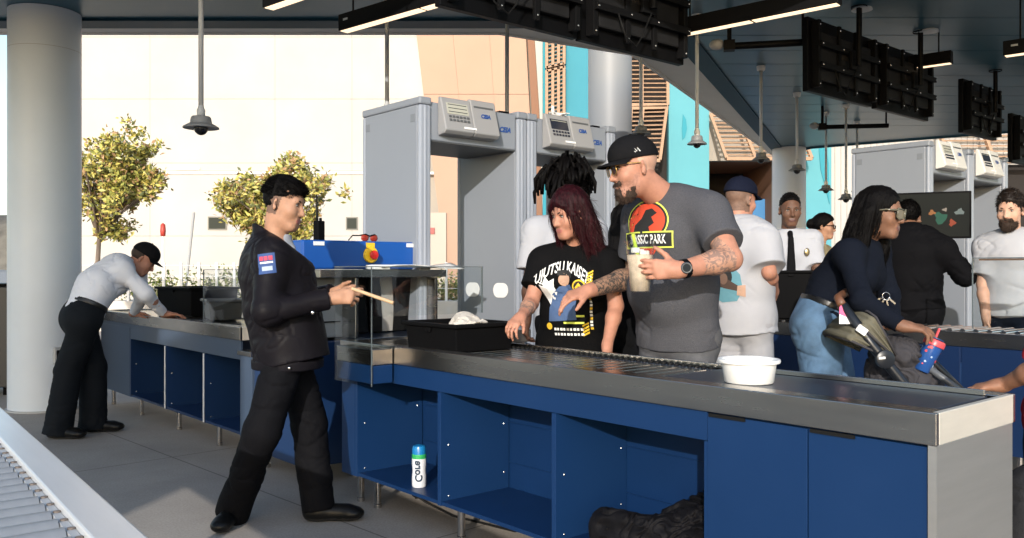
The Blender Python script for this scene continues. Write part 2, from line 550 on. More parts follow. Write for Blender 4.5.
def hand_prims(w_, a, n, sgn, curl=(25, 30, 20), thumb=(35, 25), size=1.0, spread=6.0, curls=None):
    """w_ wrist; a along the fingers; n out of the palm; sgn +1 when the thumb is on a x n side"""
    a = Vector(a).normalized(); n = Vector(n); n = (n - a * n.dot(a)).normalized()
    b = a.cross(n) * sgn
    S = size; w_ = Vector(w_)
    pr = []
    offs = (0.031, 0.011, -0.010, -0.029)
    lens = ((0.043, 0.026, 0.020), (0.048, 0.030, 0.022), (0.044, 0.028, 0.021), (0.034, 0.021, 0.018))
    kn = (0.092, 0.096, 0.090, 0.080)
    for i in range(4):
        base = w_ + (a * 0.012 + b * offs[i] * 0.6) * S
        k0 = w_ + (a * kn[i] + b * offs[i]) * S
        pr.append(cap(base, k0, 0.015 * S, 0.0125 * S, 0.018))
        c = curls[i] if curls else curl
        d = rot_about(a, n.cross(a), 0)
        axis = a.cross(n)                      # turning a toward n
        d = rot_about(a, axis, R(c[0]))
        d = rot_about(d, n, R(-spread * (i - 1.5)) * sgn * -1)
        p0 = k0; r_ = (0.0098, 0.0088, 0.0080, 0.0070)
        for q in range(3):
            if q: d = rot_about(d, axis, R(c[q]))
            p1 = p0 + d * lens[i][q] * S
            pr.append(cap(p0, p1, r_[q] * S, r_[q + 1] * S, 0.004))
            p0 = p1
    pr.append(cap(w_ - a * 0.01 * S, w_ + a * 0.03 * S, 0.024 * S, 0.024 * S, 0.02))
    t0 = w_ + (a * 0.025 + b * 0.022 + n * 0.006) * S
    d = (a * math.cos(R(thumb[0])) + b * math.sin(R(thumb[0])) + n * 0.25).normalized()
    t1 = t0 + d * 0.044 * S
    pr.append(cap(t0, t1, 0.0165 * S, 0.0118 * S, 0.014))
    d2 = rot_about(d, d.cross(a), R(thumb[1])) if d.cross(a).length > 1e-3 else d
    d2 = (d2 + n * 0.15).normalized()
    t2 = t1 + d2 * 0.032 * S
    pr.append(cap(t1, t2, 0.0108 * S, 0.0098 * S, 0.005))
    d3 = (d2 + a * 0.2 + n * 0.15).normalized()
    pr.append(cap(t2, t2 + d3 * 0.024 * S, 0.0098 * S, 0.0078 * S, 0.004))
    return pr

BODY = dict(chest=(0.165, 0.115), waist=(0.145, 0.105), hip=(0.165, 0.115), ua=(0.05, 0.041), fa=(0.042, 0.028),
            th=(0.085, 0.06), ca=(0.056, 0.038), neck=0.056, delt=0.058, trap=0.05)

def fill(j, f, shw=0.18, hipw=0.09, stance=0.02):
    """complete a set of joints for someone standing: f = facing"""
    f = Vector(f).normalized(); r = f.cross(Vector((0, 0, 1))).normalized()
    j.setdefault('f', f)
    for s, sg in (('r', 1), ('l', -1)):
        j.setdefault('s' + s, j['neck'] + r * sg * shw + Vector((0, 0, -0.06)))
        j.setdefault('h' + s, j['hip'] + r * sg * hipw + Vector((0, 0, -0.03)))
        hz = j['h' + s]
        if 'a' + s not in j:
            j['a' + s] = Vector((hz.x, hz.y, 0.085)) + r * sg * stance
        an = j['a' + s]
        j.setdefault('k' + s, hz.lerp(an, 0.5) + f * 0.025 + Vector((0, 0, 0.02)))
        j.setdefault('t' + s, f)
        if 'e' + s not in j:
            j['e' + s] = j['s' + s] + r * sg * 0.05 - f * 0.03 + Vector((0, 0, -0.29))
        if 'w' + s not in j:
            j['w' + s] = j['e' + s] + f * 0.08 + Vector((0, 0, -0.25))
    return j

def torso_prims(j, b, inf=0.0, hem=None, belly=0.0, bust=0.0, k=0.05, trap_inf=None):
    hip = j['hip']; nk = j['neck']; ax = (nk - hip)
    rs = (j['sr'] - j['sl']).normalized(); rh = (j['hr'] - j['hl']).normalized()
    t = lambda q: hip + ax * q
    add = lambda q: (q[0] + inf, q[1] + inf)
    waist = t(0.36); chest = t(0.72)
    fw = Vector((0, 0, 1)).cross(rs); fw = (-(rs.cross(ax.normalized()))).normalized()
    fw = ax.normalized().cross(rs)
    if 'mid' in j: waist = j['mid']
    pr = [ecap(hip, waist, rh, add(b['hip']), add(b['waist']), k),
          ecap(waist, chest, rs, add(b['waist']), add(b['chest']), k),
          ecap(chest, t(0.86), rs, add(b['chest']), add((b['chest'][0] * 0.95, b['chest'][1] * 0.78)), k)]
    ti = inf if trap_inf is None else trap_inf
    for s in ('r', 'l'):
        pr.append(cap(nk.lerp(j['s' + s], 0.15) - ax.normalized() * 0.02, j['s' + s], b['trap'] + ti, b['delt'] + ti, 0.05))
    if belly: pr.append(ell(t(0.28) + fw * (b['waist'][1] * 0.45), (rs, fw, ax.normalized()), (b['waist'][0] * 0.85 + inf, belly + inf, 0.14 + inf), 0.06))
    if bust:
        for sg in (-1, 1):
            pr.append(ell(t(0.66) + fw * (b['chest'][1] * 0.7) + rs * sg * 0.075, (rs, fw, ax.normalized()), (0.07 + inf, bust + inf, 0.07 + inf), 0.03))
    if hem is not None:
        lo = hip + (hip - waist).normalized() * hem
        hx = (b['hip'][0] + inf * 1.25, b['hip'][1] + inf * 1.25)
        pr.append(ecap(hip, lo, rh, add(b['hip']), hx, 0.03, flat_b=True))
    return pr

def person(label, pos, j, H, skin, b=None, h=0.0062, hands=None, group=None, female=False, lips=None, eyes=True,
           regions=(), extra=(), iris=(0.03, 0.018, 0.01), brow=None, legs=True, bust=0.0, belly=0.0, bare_feet=False):
    """skin body as one continuous surface. pos: ground point; all joints are world points"""
    b = dict(BODY, **(b or {}))
    pos = Vector((pos[0], pos[1], 0))
    root = thing('person', label, 'person', pos, 0, group)
    j = {k_: (v - pos if (k_ not in ('f', 'tr', 'tl')) else v) for k_, v in j.items()}
    H = Head(H.c - pos, H.f, H.u, H.s)
    pr = torso_prims(j, b, -0.012, bust=bust, belly=belly)
    for s in ('r', 'l'):
        pr.append(cap(j['s' + s], j['e' + s], b['ua'][0], b['ua'][1], 0.03))
        m = j['e' + s].lerp(j['w' + s], 0.3)
        pr.append(cap(j['e' + s], m, b['ua'][1] * 0.95, b['fa'][0], 0.02))
        pr.append(cap(m, j['w' + s], b['fa'][0], b['fa'][1], 0.02))
        pr.append(cap(j['h' + s], j['k' + s], b['th'][0], b['th'][1], 0.04))
        m = j['k' + s].lerp(j['a' + s], 0.35)
        pr.append(cap(j['k' + s], m, b['th'][1] * 0.9, b['ca'][0], 0.03))
        pr.append(cap(m, j['a' + s], b['ca'][0], b['ca'][1], 0.03))
    pr.append(cap(j['neck'] - (j['neck'] - j['hip']).normalized() * 0.05, H.w(0, -0.018, -0.05), b['neck'] * 1.12, b['neck'] * 1.0, 0.035))
    pr += head_prims(H, female)
    hd = hands or {}
    for s in ('r', 'l'):
        q = hd.get(s)
        if q is None:
            d = (j['w' + s] - j['e' + s]).normalized()
            rr = (j['sr'] - j['sl']).normalized()
            q = dict(a=d, n=(-rr if s == 'r' else rr))
        q = dict(q)
        sg = 1 if s == 'r' else -1
        pr += hand_prims(j['w' + s], q['a'], q['n'], sg * q.get('flip', 1), q.get('curl', (30, 35, 25)), q.get('thumb', (35, 20)), q.get('size', 0.95 if not female else 0.88), q.get('spread', 5.0), q.get('curls'))
    pr += [p for p in extra]
    mats = [skin, lips or skin] + [m for _, m in regions]
    def region(c):
        L = H.local(c)
        mi = np.zeros(len(c), dtype=np.int32)
        if lips is not None:
            e = ((L[:, 0]) / 0.026) ** 2 + ((L[:, 2] + 0.0695) / 0.0125) ** 2
            mi[(e < 1) & (L[:, 1] > 0.07)] = 1
        for i, (fn, m) in enumerate(regions):
            mi[fn(c, L, j)] = 2 + i
        return mi
    body = blob('body', pr, h, mats, root, None, region)
    if eyes:
        mw = mat('eye_white', (0.26, 0.23, 0.21), 0.35); mi_ = mat('iris_%d' % int(iris[0] * 1000), iris, 0.15)
        mb_ = mat('brow', brow or (0.015, 0.011, 0.009), 0.8)
        for sg in (-1, 1):
            mb = MB(); mb.M = H.M4()
            mb.sphere((sg * 0.032, 0.0765, 0.004), (0.0125, 0.0115, 0.0062), 14, 10)
            mb.cur = 1; mb.sphere((sg * 0.032, 0.0815, 0.0035), (0.0058, 0.0075, 0.0056), 12, 8)
            mb.build('eye', [mw, mi_], root, smooth=True)
            mb = MB(); mb.M = H.M4()
            mb.tube([(sg * 0.014, 0.0905, 0.020), (sg * 0.03, 0.090, 0.0265), (sg * 0.05, 0.076, 0.021)], [0.003, 0.0042, 0.002], 8)
            mb.build('eyebrow', mb_, root, smooth=True)
            if True:
                mb = MB(); mb.M = H.M4()
                mb.tube([(sg * 0.019, 0.0862, 0.0105), (sg * 0.032, 0.0895, 0.0135), (sg * 0.046, 0.081, 0.0095)], [0.0015, 0.0026, 0.0015], 6)
                mb.build('eyelid', mb_, root, smooth=True)
    return root, j, H, b

def sleeve_prims(j, b, s, frac, inf, cuff=None, k=0.04):
    """frac <= 1: part of the upper arm; 1..2: down the forearm"""
    pr = []
    S, E, W = j['s' + s], j['e' + s], j['w' + s]
    if frac <= 1:
        e = S.lerp(E, frac)
        pr.append(cap(S, e, b['ua'][0] + inf + 0.006, b['ua'][1] + inf + (cuff or 0.01), k, flat_b=True))
    else:
        e = E.lerp(W, frac - 1)
        pr.append(cap(S, E, b['ua'][0] + inf, b['ua'][1] + inf, k))
        pr.append(cap(E, e, b['ua'][1] + inf * 0.95, b['fa'][1] + inf * 0.6 + (cuff or 0.004), 0.03, flat_b=True))
    return pr

def shirt(root, j, b, m, inf=0.014, hem=0.1, frac=0.62, amp=0.006, h=0.0065, seed=1.0, bust=0.0, belly=0.0, name='shirt', collar=0.0, cuff=None,
          extra=(), neck_cut=0.0, region=None, mats=None, ring=None, label=None):
    pr = torso_prims(j, b, inf, hem, belly, bust, trap_inf=inf * 0.7)
    for s in ('r', 'l'):
        pr += sleeve_prims(j, b, s, frac, inf, cuff, 0.07)
    ax = (j['neck'] - j['hip']).normalized()
    nk = j['neck']
    if collar:
        pr.append(cap(nk - ax * 0.05, nk + ax * collar, b['neck'] * 1.3, b['neck'] * 1.1 + 0.006, 0.012, flat_b=True))
    else:
        pr.append(cap(nk - ax * 0.06, nk - ax * 0.004, b['neck'] * 1.36, b['neck'] * 1.2 + 0.004, 0.02, flat_b=True))
    pr += list(extra)
    return blob(name, pr, h, mats or m, root, folds(amp, seed=seed), region, label)

def trousers(root, j, b, m, inf=0.012, knee=0.0, cuff=0.02, top=0.1, amp=0.007, h=0.0075, seed=2.0, ankle=0.02, name='trousers', region=None, mats=None):
    hip = j['hip']; nk = j['neck']
    up = ((j.get('mid') or nk) - hip).normalized()
    rh = (j['hr'] - j['hl']).normalized()
    add = lambda q, i: (q[0] + i, q[1] + i)
    pr = [ecap(hip - up * 0.03, hip + up * top, rh, add(b['hip'], inf), add((b['hip'][0] * 0.93, b['hip'][1] * 0.95), inf * 0.9), 0.03, flat_b=True)]
    for s in ('r', 'l'):
        pr.append(cap(j['h' + s], j['k' + s], b['th'][0] + inf, b['th'][1] + inf + knee, 0.03))
        lo = j['a' + s] + Vector((0, 0, ankle - 0.03))
        pr.append(cap(j['k' + s], lo, b['th'][1] + inf + knee, b['ca'][1] + inf + cuff, 0.03, flat_b=True))
    # buttocks
    fw = Vector((0, 0, 1)).cross(rh)
    for s in ('r', 'l'):
        pr.append(ell(j['h' + s] + fw * (-0.030) + Vector((0, 0, 0.0)), (rh, fw, Vector((0, 0, 1))), (b['hip'][0] * 0.52 + inf, 0.070 + inf, 0.1 + inf), 0.06))
    return blob(name, pr, h, mats or m, root, folds(amp, (7, 7, 8), seed), region)

def shoes(root, j, m, sole, h=0.006, size=1.0, floor=0.0):
    for s in ('r', 'l'):
        t = Vector(j['t' + s]); t.z = 0; t.normalize(); an = Vector(j['a' + s]); an.z = floor
        r = t.cross(Vector((0, 0, 1)))
        up = Vector((0, 0, 1))
        pr = [cap(an + up * 0.045 - t * 0.035 * size, an + up * 0.04 + t * 0.13 * size, 0.042 * size, 0.041 * size, 0.02),
              cap(an + up * 0.1, an + up * 0.05, 0.045, 0.046, 0.03),
              ell(an + up * 0.038 + t * 0.155 * size, (r, t, up), (0.047 * size, 0.055 * size, 0.034), 0.02),
              plane_cut(an + up * 0.003, (0, 0, -1))]
        o = blob('shoe', pr, h, [m, sole], root, None, lambda c: (c[:, 2] < floor + 0.022).astype(np.int32))

def hair_shell(H, front=(0.088, 0.072), back=(-0.06, -0.07), grow=0.012, top=0.02, low=-0.085, side=0.006):
    f0, u0 = front; f1, u1 = back
    nrm = Vector((-(u0 - u1), (f0 - f1))).normalized()
    n3 = -(H.f * nrm.x + H.u * nrm.y)
    return [H.E((0, -0.012, 0.038 + top * 0.35), (0.074 + side, 0.096 + grow, 0.086 + top), 0.01),
            plane_cut(H.w(0, f0, u0), n3, 0.012),
            plane_cut(H.w(0, 0, low), -H.u, 0.01)]

def strand_noise(H, amp=0.006, fr=(60, 22, 22), seed=0.0):
    def fn(x, y, z):
        L = H.local(np.stack([x, y, z], 1))
        n = vnoise(L[:, 0] * fr[0] + seed, L[:, 1] * fr[1], L[:, 2] * fr[2]) * 0.6 + vnoise(L[:, 0] * fr[0] * 2.1, L[:, 1] * fr[1] * 2 + seed, L[:, 2] * fr[2] * 2) * 0.5
        return amp * n
    return fn

def baseball_cap(root, H, m, tilt=0.0, flat=0.35, blen=0.075, size=1.0, stitched=None, name='cap'):
    f2 = (H.f * math.cos(tilt) - H.u * math.sin(tilt)); u2 = (H.u * math.cos(tilt) + H.f * math.sin(tilt))
    K = Head(H.c, f2, u2, H.s * size)
    pr = [K.E((0, -0.008, 0.042), (0.083, 0.105, 0.098), 0.01), K.E((0, 0.03, 0.06), (0.072, 0.072, 0.068), 0.03),
          plane_cut(K.w(0, 0, 0.036), -K.u, 0.006)]
    o = blob(name, pr, 0.005, m, root)
    mb = MB(); mb.M = K.M4()
    def fn(a, t, dz):
        ang = (a - 0.5) * 2 * 1.18
        x = math.sin(ang) * 0.083; y = -0.008 + math.cos(ang) * 0.100
        ext = blen * (math.cos(ang * 1.05) ** 0.6 if math.cos(ang * 1.05) > 0 else 0)
        y2 = y + ext * t; x2 = x * (1 + 0.10 * t)
        z = 0.040 - flat * (x2 ** 2) * 6 * t - 0.012 * t + dz
        return (x2, y2, z)
    n1 = len(mb.v)
    mb.grid(lambda a, t: fn(a, t, 0.002), 20, 6); mb.grid(lambda a, t: fn(1 - a, t, -0.003), 20, 6)
    mb.grid(lambda a, t: fn(a, 1.0, -0.003 + 0.005 * t), 20, 1)
    mb.build('brim', m, o, smooth=True)
    mb = MB(); mb.M = K.M4(); mb.sphere((0, -0.008, 0.141), (0.008, 0.008, 0.004), 10, 6)
    mb.build('cap_button', m, o, smooth=True)
    return o, K

def strands(o, H, mt, n, length, width, flow, along=0.35, rnd=0.25, keep=None, name='strand', seed=0, droop=0.0):
    """fine tapered hair strips rooted on the surface of a hair mesh"""
    rg = np.random.default_rng(seed + 100)
    me = o.data; nv = len(me.vertices)
    V = np.empty(nv * 3, dtype=np.float32); me.vertices.foreach_get('co', V); V = V.reshape(-1, 3)
    N = np.empty(nv * 3, dtype=np.float32); me.vertex_normals.foreach_get('vector', N); N = N.reshape(-1, 3)
    idx = rg.integers(0, nv, n)
    L = H.local(V[idx])
    if keep is not None:
        m = keep(L); idx = idx[m]; L = L[m]
    v = V[idx]; nn = N[idx]; k = len(idx)
    fl = flow(L); fl = fl[:, :1] * A(H.r) + fl[:, 1:2] * A(H.f) + fl[:, 2:] * A(H.u)
    d = nn * along + fl + rg.normal(0, rnd, (k, 3)); d /= np.linalg.norm(d, axis=1)[:, None] + 1e-9
    side = np.cross(d, nn + rg.normal(0, 0.3, (k, 3))); side /= np.linalg.norm(side, axis=1)[:, None] + 1e-9
    ln = (length * rg.uniform(0.5, 1.2, k))[:, None]; wd = width
    p0 = v - nn * 0.002; p1 = p0 + d * ln * 0.55; p2 = p1 + (d * 0.9 - nn * 0.2) * ln * 0.45; p2[:, 2] -= droop
    P_ = np.stack([p0 - side * wd, p0 + side * wd, p1 - side * wd * 0.8, p1 + side * wd * 0.8, p2], 1).reshape(-1, 3)
    b0 = (np.arange(k) * 5)[:, None]
    F_ = np.concatenate([b0 + np.array([0, 1, 3]), b0 + np.array([0, 3, 2]), b0 + np.array([2, 3, 4])], 0)
    s_ = np_mesh(name, P_, F_, mt, o, None, True); s_['kind'] = 'stuff'
    return s_
FL_BACK = lambda L: np.stack([L[:, 0] * 3, -0.6 + 0 * L[:, 0], -0.5 + 0 * L[:, 0]], 1)
FL_CROP = lambda L: np.stack([L[:, 0] * 9, np.where(L[:, 1] > -0.03, 0.9, -0.4), -0.1 - 2.0 * np.abs(L[:, 0])], 1)
FL_DOWN = lambda L: np.stack([0 * L[:, 0], -0.1 + 0 * L[:, 0], -1 + 0 * L[:, 0]], 1)
FL_FWD = lambda L: np.stack([L[:, 0] * 4, 0.7 * np.sign(L[:, 1] + 0.02), -0.35 - 2 * np.maximum(-L[:, 2], 0)], 1)
FL_BEARD = lambda L: np.stack([L[:, 0] * 2, 0.3 + 0 * L[:, 0], -1 + 0 * L[:, 0]], 1)

# projecting flat artwork onto a garment
def bvh_of(o):
    me = o.data
    V = np.empty(len(me.vertices) * 3, dtype=np.float32); me.vertices.foreach_get('co', V)
    V = V.reshape(-1, 3)
    return BVHTree.FromPolygons([tuple(v) for v in V.tolist()], [tuple(p.vertices) for p in me.polygons])

def project(name, vs, fs, origin, right, up, bvh, m, parent, off=0.0025, mi=None):
    right = Vector(right).normalized(); up = Vector(up); up = (up - right * up.dot(right)).normalized(); n = right.cross(up)
    out = []; keep = []
    for q in vs:
        p = Vector(origin) + right * q[0] + up * q[1]
        hit = bvh.ray_cast(p + n * 0.4, -n, 0.9)
        if hit[0] is None: out.append(tuple(p)); keep.append(False)
        else: out.append(tuple(hit[0] + n * off)); keep.append(True)
    pairs = [(f, mi[i] if mi else 0) for i, f in enumerate(fs) if all(keep[q] for q in f)]
    me = bpy.data.meshes.new(name)
    me.from_pydata(out, [], [p[0] for p in pairs])
    ms = m if isinstance(m, (list, tuple)) else [m]
    for x in ms: me.materials.append(x)
    if mi: me.polygons.foreach_set('material_index', [p[1] for p in pairs])
    me.update()
    o = bpy.data.objects.new(name, me); COL.objects.link(o); o.parent = parent
    return o

def poly_fill(poly, step=0.012):
    """a polygon filled with a small grid of triangles so that it can follow cloth"""
    bm = bmesh.new()
    vs = [bm.verts.new((x, y, 0)) for x, y in poly]
    f = bm.faces.new(vs)
    bmesh.ops.triangulate(bm, faces=[f])
    for _ in range(5):
        es = [e for e in bm.edges if e.calc_length() > step * 1.5]
        if not es: break
        bmesh.ops.subdivide_edges(bm, edges=es, cuts=1)
        bmesh.ops.triangulate(bm, faces=bm.faces[:])
    bm.verts.index_update()
    r = [tuple(v.co) for v in bm.verts], [tuple(v.index for v in f.verts) for f in bm.faces]
    bm.free()
    return r
def disc(cx, cy, rx, ry, n=28):
    return [(cx + rx * math.cos(2 * math.pi * i / n), cy + ry * math.sin(2 * math.pi * i / n)) for i in range(n)]
# ================================================================== common materials
M_CONC = mat('concrete', (0.205, 0.195, 0.182), 0.72, var=0.16, vscale=2.2, bump=0.25, bscale=120)
M_TEAL = mat('teal_soffit', (0.022, 0.095, 0.135), 0.34, var=0.06, vscale=1.2)
M_TEALD = mat('dark_teal', (0.004, 0.035, 0.058), 0.5, spec=0.2)
M_CREAM = mat('cream_soffit', (0.78, 0.73, 0.66), 0.6, var=0.05, vscale=2)
M_COL = mat('column_paint', (0.62, 0.675, 0.74), 0.42, var=0.04, vscale=1.5, bump=0.02, bscale=200)
M_WHITE = mat('white_plaster', (0.465, 0.437, 0.397), 0.85, var=0.06, vscale=0.5, bump=0.1, bscale=30)
M_PEACH = mat('peach_plaster', (0.44, 0.275, 0.195), 0.85, var=0.04, vscale=0.5, bump=0.1, bscale=30)
M_BROWN = mat('shade_and_room_brown', (0.24, 0.12, 0.07), 0.8)  # brown of the room sides, also stands in for shade on the wall return
M_AQUA = mat('aqua_plaster', (0.095, 0.315, 0.36), 0.8, var=0.05, vscale=0.6)
M_AQUAD = mat('deep_aqua', (0.03, 0.25, 0.31), 0.8)
M_WOOD = mat('louver_wood', (0.38, 0.235, 0.145), 0.7, var=0.15, vscale=6, stretch=(1, 1, 6))
M_DARKIN = mat('dark_interior', (0.018, 0.014, 0.012), 0.9)
M_GLASSD = mat('dark_window', (0.025, 0.03, 0.022), 0.4, spec=0.1)
M_BLACK = mat('black_metal', (0.006, 0.006, 0.0065), 0.5, bump=0.03, bscale=150, spec=0.08)
M_BLACKP = mat('black_plastic', (0.005, 0.005, 0.0055), 0.42, bump=0.04, bscale=220, spec=0.025)
M_SCREW = mat('bright_screw', (0.7, 0.7, 0.7), 0.25, metal=1)
M_GREYP = mat('grey_paint', (0.40, 0.41, 0.42), 0.45)
M_LGREY = mat('light_grey_paint', (0.76, 0.76, 0.75), 0.45)

def beam(mb, p, q, wdt, hgt, up=(0, 0, 1)):
    p = Vector(p); q = Vector(q); t = (q - p); L_ = t.length; t.normalize()
    u = Vector(up); r = t.cross(u); r.normalize(); u = r.cross(t)
    old = mb.M
    mb.M = old @ Matrix(((t.x, r.x, u.x, p.x), (t.y, r.y, u.y, p.y), (t.z, r.z, u.z, p.z), (0, 0, 0, 1)))
    mb.box((0, -wdt / 2, -hgt / 2), (L_, wdt / 2, hgt / 2))
    mb.M = old

# ------------------------------------------------------------------ ground
def ground_material():
    m = bpy.data.materials.new('paving'); m.use_nodes = True
    n = m.node_tree; b = n.nodes['Principled BSDF']; b.inputs['Roughness'].default_value = 0.68
    tc = n.nodes.new('ShaderNodeTexCoord'); mp = n.nodes.new('ShaderNodeMapping')
    mp.inputs['Rotation'].default_value = (0, 0, R(40.8 + 5)); mp.inputs['Location'].default_value = (0.55, 0.2, 0)
    n.links.new(tc.outputs['Object'], mp.inputs['Vector'])
    n1 = n.nodes.new('ShaderNodeTexNoise'); n1.inputs['Scale'].default_value = 0.9; n1.inputs['Detail'].default_value = 8; n1.inputs['Roughness'].default_value = 0.65
    n2 = n.nodes.new('ShaderNodeTexNoise'); n2.inputs['Scale'].default_value = 90; n2.inputs['Detail'].default_value = 3
    for q in (n1, n2): n.links.new(tc.outputs['Object'], q.inputs['Vector'])
    r1 = n.nodes.new('ShaderNodeValToRGB')
    r1.color_ramp.elements[0].position = 0.32; r1.color_ramp.elements[0].color = (0.285, 0.248, 0.212, 1)
    r1.color_ramp.elements[1].position = 0.7; r1.color_ramp.elements[1].color = (0.405, 0.358, 0.308, 1)
    n.links.new(n1.outputs['Fac'], r1.inputs['Fac'])
    m1 = n.nodes.new('ShaderNodeMix'); m1.data_type = 'RGBA'; m1.blend_type = 'OVERLAY'; m1.inputs['Factor'].default_value = 0.35
    n.links.new(r1.outputs[0], m1.inputs['A']); n.links.new(n2.outputs['Fac'], m1.inputs['B'])
    br = n.nodes.new('ShaderNodeTexBrick'); br.offset = 0.0
    br.inputs['Color1'].default_value = (1, 1, 1, 1); br.inputs['Color2'].default_value = (1, 1, 1, 1); br.inputs['Mortar'].default_value = (0.45, 0.44, 0.43, 1)
    br.inputs['Scale'].default_value = 1.0; br.inputs['Mortar Size'].default_value = 0.006; br.inputs['Mortar Smooth'].default_value = 0.3
    br.inputs['Brick Width'].default_value = 2.6; br.inputs['Row Height'].default_value = 2.6
    n.links.new(mp.outputs[0], br.inputs['Vector'])
    m2 = n.nodes.new('ShaderNodeMix'); m2.data_type = 'RGBA'; m2.blend_type = 'MULTIPLY'; m2.inputs['Factor'].default_value = 1.0
    n.links.new(m1.outputs['Result'], m2.inputs['A']); n.links.new(br.outputs['Color'], m2.inputs['B'])
    n.links.new(m2.outputs['Result'], b.inputs['Base Color'])
    bp = n.nodes.new('ShaderNodeBump'); bp.inputs['Strength'].default_value = 0.15; bp.inputs['Distance'].default_value = 0.004
    n.links.new(n2.outputs['Fac'], bp.inputs['Height']); n.links.new(bp.outputs[0], b.inputs['Normal'])
    return m
mb = MB()
mb._put([(-900, -300, 0), (900, -300, 0), (900, 1500, 0), (-900, 1500, 0)], [(0, 1, 2, 3)])
tag(mb.build('ground', ground_material()), kind='structure')

# distant hills, seen at the far left beside the column
mb = MB()
def hill(a, t):
    X = -420 + a * 380; Y = 520 + 60 * t
    hgt = 26 + 16 * math.sin(a * 9) + 8 * math.sin(a * 23 + 1) + 3 * math.sin(a * 71)
    return (X, Y, -2 + hgt * math.sin(math.pi * min(t * 0.5 + 0.02, 1)))
mb.grid(hill, 90, 6)
tag(mb.build('hills', mat('hill_scrub', (0.13, 0.12, 0.10), 0.95, var=0.4, vscale=0.08), smooth=True), kind='structure')

# ------------------------------------------------------------------ canopy roof
ZR = 3.6
E = [(-9.5, 8.48), (-0.12, 8.48), (1.30, 9.30), (5.37, 17.63), (5.75, 16.47), (8.6, 14.46), (14.0, 11.6)]
G = [(-9.5, 8.28), (1.5, 8.28), (5.25, 17.1)]
roof = thing('canopy_roof', 'flat canopy roof with teal metal soffit over the screening lanes', 'roof', (0, 0, 0))
mb = MB()
mb.prism([(-9.5, 4.3), (14.0, 4.3), (14.0, 11.6), (8.6, 14.46), (5.75, 16.47), G[2], G[1], G[0]], ZR, ZR + 0.06)
soff = mb.build('soffit', M_TEAL, roof)
mb = MB()                                             # standing seams of the metal panels
yy = 4.4
while yy < 14.2:
    xl = -9.4 if yy < 8.2 else 1.55 + (yy - 8.28) * 0.425
    xr = 13.9 if yy < 11.5 else 14.0 - (yy - 11.6) * 1.9
    if xr - xl > 0.5: mb.box((xl, yy, ZR - 0.0025), (xr, yy + 0.006, ZR - 0.001))
    yy += 0.60
mb.build('panel_seam', M_TEAL, roof)
mb = MB(); mb.prism([E[0], E[1], E[2], E[3], G[2], G[1], G[0]], ZR - 0.004, ZR + 0.06); mb.build('edge_soffit', M_CREAM, roof)
mb = MB()
beam(mb, (G[0][0], G[0][1] - 0.13, ZR - 0.012), (G[1][0] - 0.12, G[1][1] - 0.13, ZR - 0.012), 0.25, 0.02)
beam(mb, (G[1][0] + 0.02, G[1][1] - 0.1, ZR - 0.012), (G[2][0], G[2][1] - 0.15, ZR - 0.012), 0.22, 0.02)
mb.build('beam', M_TEALD, roof)
mb = MB()
for a, c in zip(E[:3], E[1:4]):
    beam(mb, (a[0], a[1] + 0.02, ZR + 0.13), (c[0], c[1] + 0.02, ZR + 0.13), 0.04, 0.30)
mb.build('fascia', M_CREAM, roof)
mb = MB()
for a, c in zip(E[3:6], E[4:7]):
    beam(mb, (a[0], a[1] + 0.02, ZR + 0.05), (c[0], c[1] + 0.02, ZR + 0.05), 0.04, 0.16)
mb.build('fascia', M_TEAL, roof)
mb = MB(); mb.prism([(-9.4, 4.35), (13.9, 4.35), (13.9, 11.5), (8.5, 14.3), (5.5, 17.1), (1.30, 9.2), (-0.12, 8.4), (-9.4, 8.4)], ZR + 0.08, ZR + 0.30)
mb.build('roof_deck', M_LGREY, roof)
mb = MB()
for (u, v) in ((929, 30), (862, 8)):
    D = (ZR - CAM_H) * FPX / (269 - v); p = J(u, v, D)
    mb.lathe([(0.09, -0.02), (0.085, -0.002)], (p.x, p.y, ZR), 20); mb.lathe([(0.0, -0.021), (0.09, -0.02)], (p.x, p.y, ZR), 20)
mb.build('downlight', M_LGREY, roof)

# ------------------------------------------------------------------ columns
def column(u, D, r, top, label, seam=None):
    X = (u - 512) / FPX * D
    c = thing('column', label, 'column', (X, D, 0), 0, 'round canopy columns')
    mb = MB(); mb.lathe([(r, 0), (r, top)], (0, 0, 0), 72); mb.build('shaft', M_COL, c, smooth=True)
    mb = MB(); mb.lathe([(r + 0.02, 0), (r + 0.02, 0.012), (r, 0.016)], (0, 0, 0), 60); mb.build('base_ring', M_GREYP, c)
    if seam:
        mb = MB(); mb.lathe([(r + 0.001, seam), (r + 0.002, seam + 0.002), (r + 0.001, seam + 0.004)], (0, 0, 0), 72); mb.build('joint_line', M_GREYP, c)
    return c
c1 = column(45, 7.84, 0.30, ZR - 0.004, 'thick grey column at the left beside the bending officer', 3.24)
mb = MB(); a = R(-42)
mb.M = Matrix.Translation((0.30 * math.cos(a), 0.30 * math.sin(a), 0.50)) @ Matrix.Rotation(a, 4, 'Z')
mb.box((0, -0.045, -0.075), (0.05, 0.045, 0.075)); mb.build('outlet_box', M_GREYP, c1, bevel=0.008)
mb = MB(); mb.M = Matrix.Translation((0.351 * math.cos(a), 0.351 * math.sin(a), 0.50)) @ Matrix.Rotation(a, 4, 'Z')
mb.box((0, -0.03, -0.05), (0.012, 0.03, 0.05)); mb.build('outlet_cover', M_BLACKP, c1, bevel=0.004)
M_COLS = M_COL; M_COL = mat('column_painted_shade', (0.23, 0.235, 0.24), 0.5)  # darker copy of the column paint, shade put into its colour
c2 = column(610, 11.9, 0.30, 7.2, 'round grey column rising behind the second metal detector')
M_COL = mat('column_lifted_paint', (0.78, 0.77, 0.75), 0.5)  # paler copy of the column paint, colour lifted to offset the canopy's shade
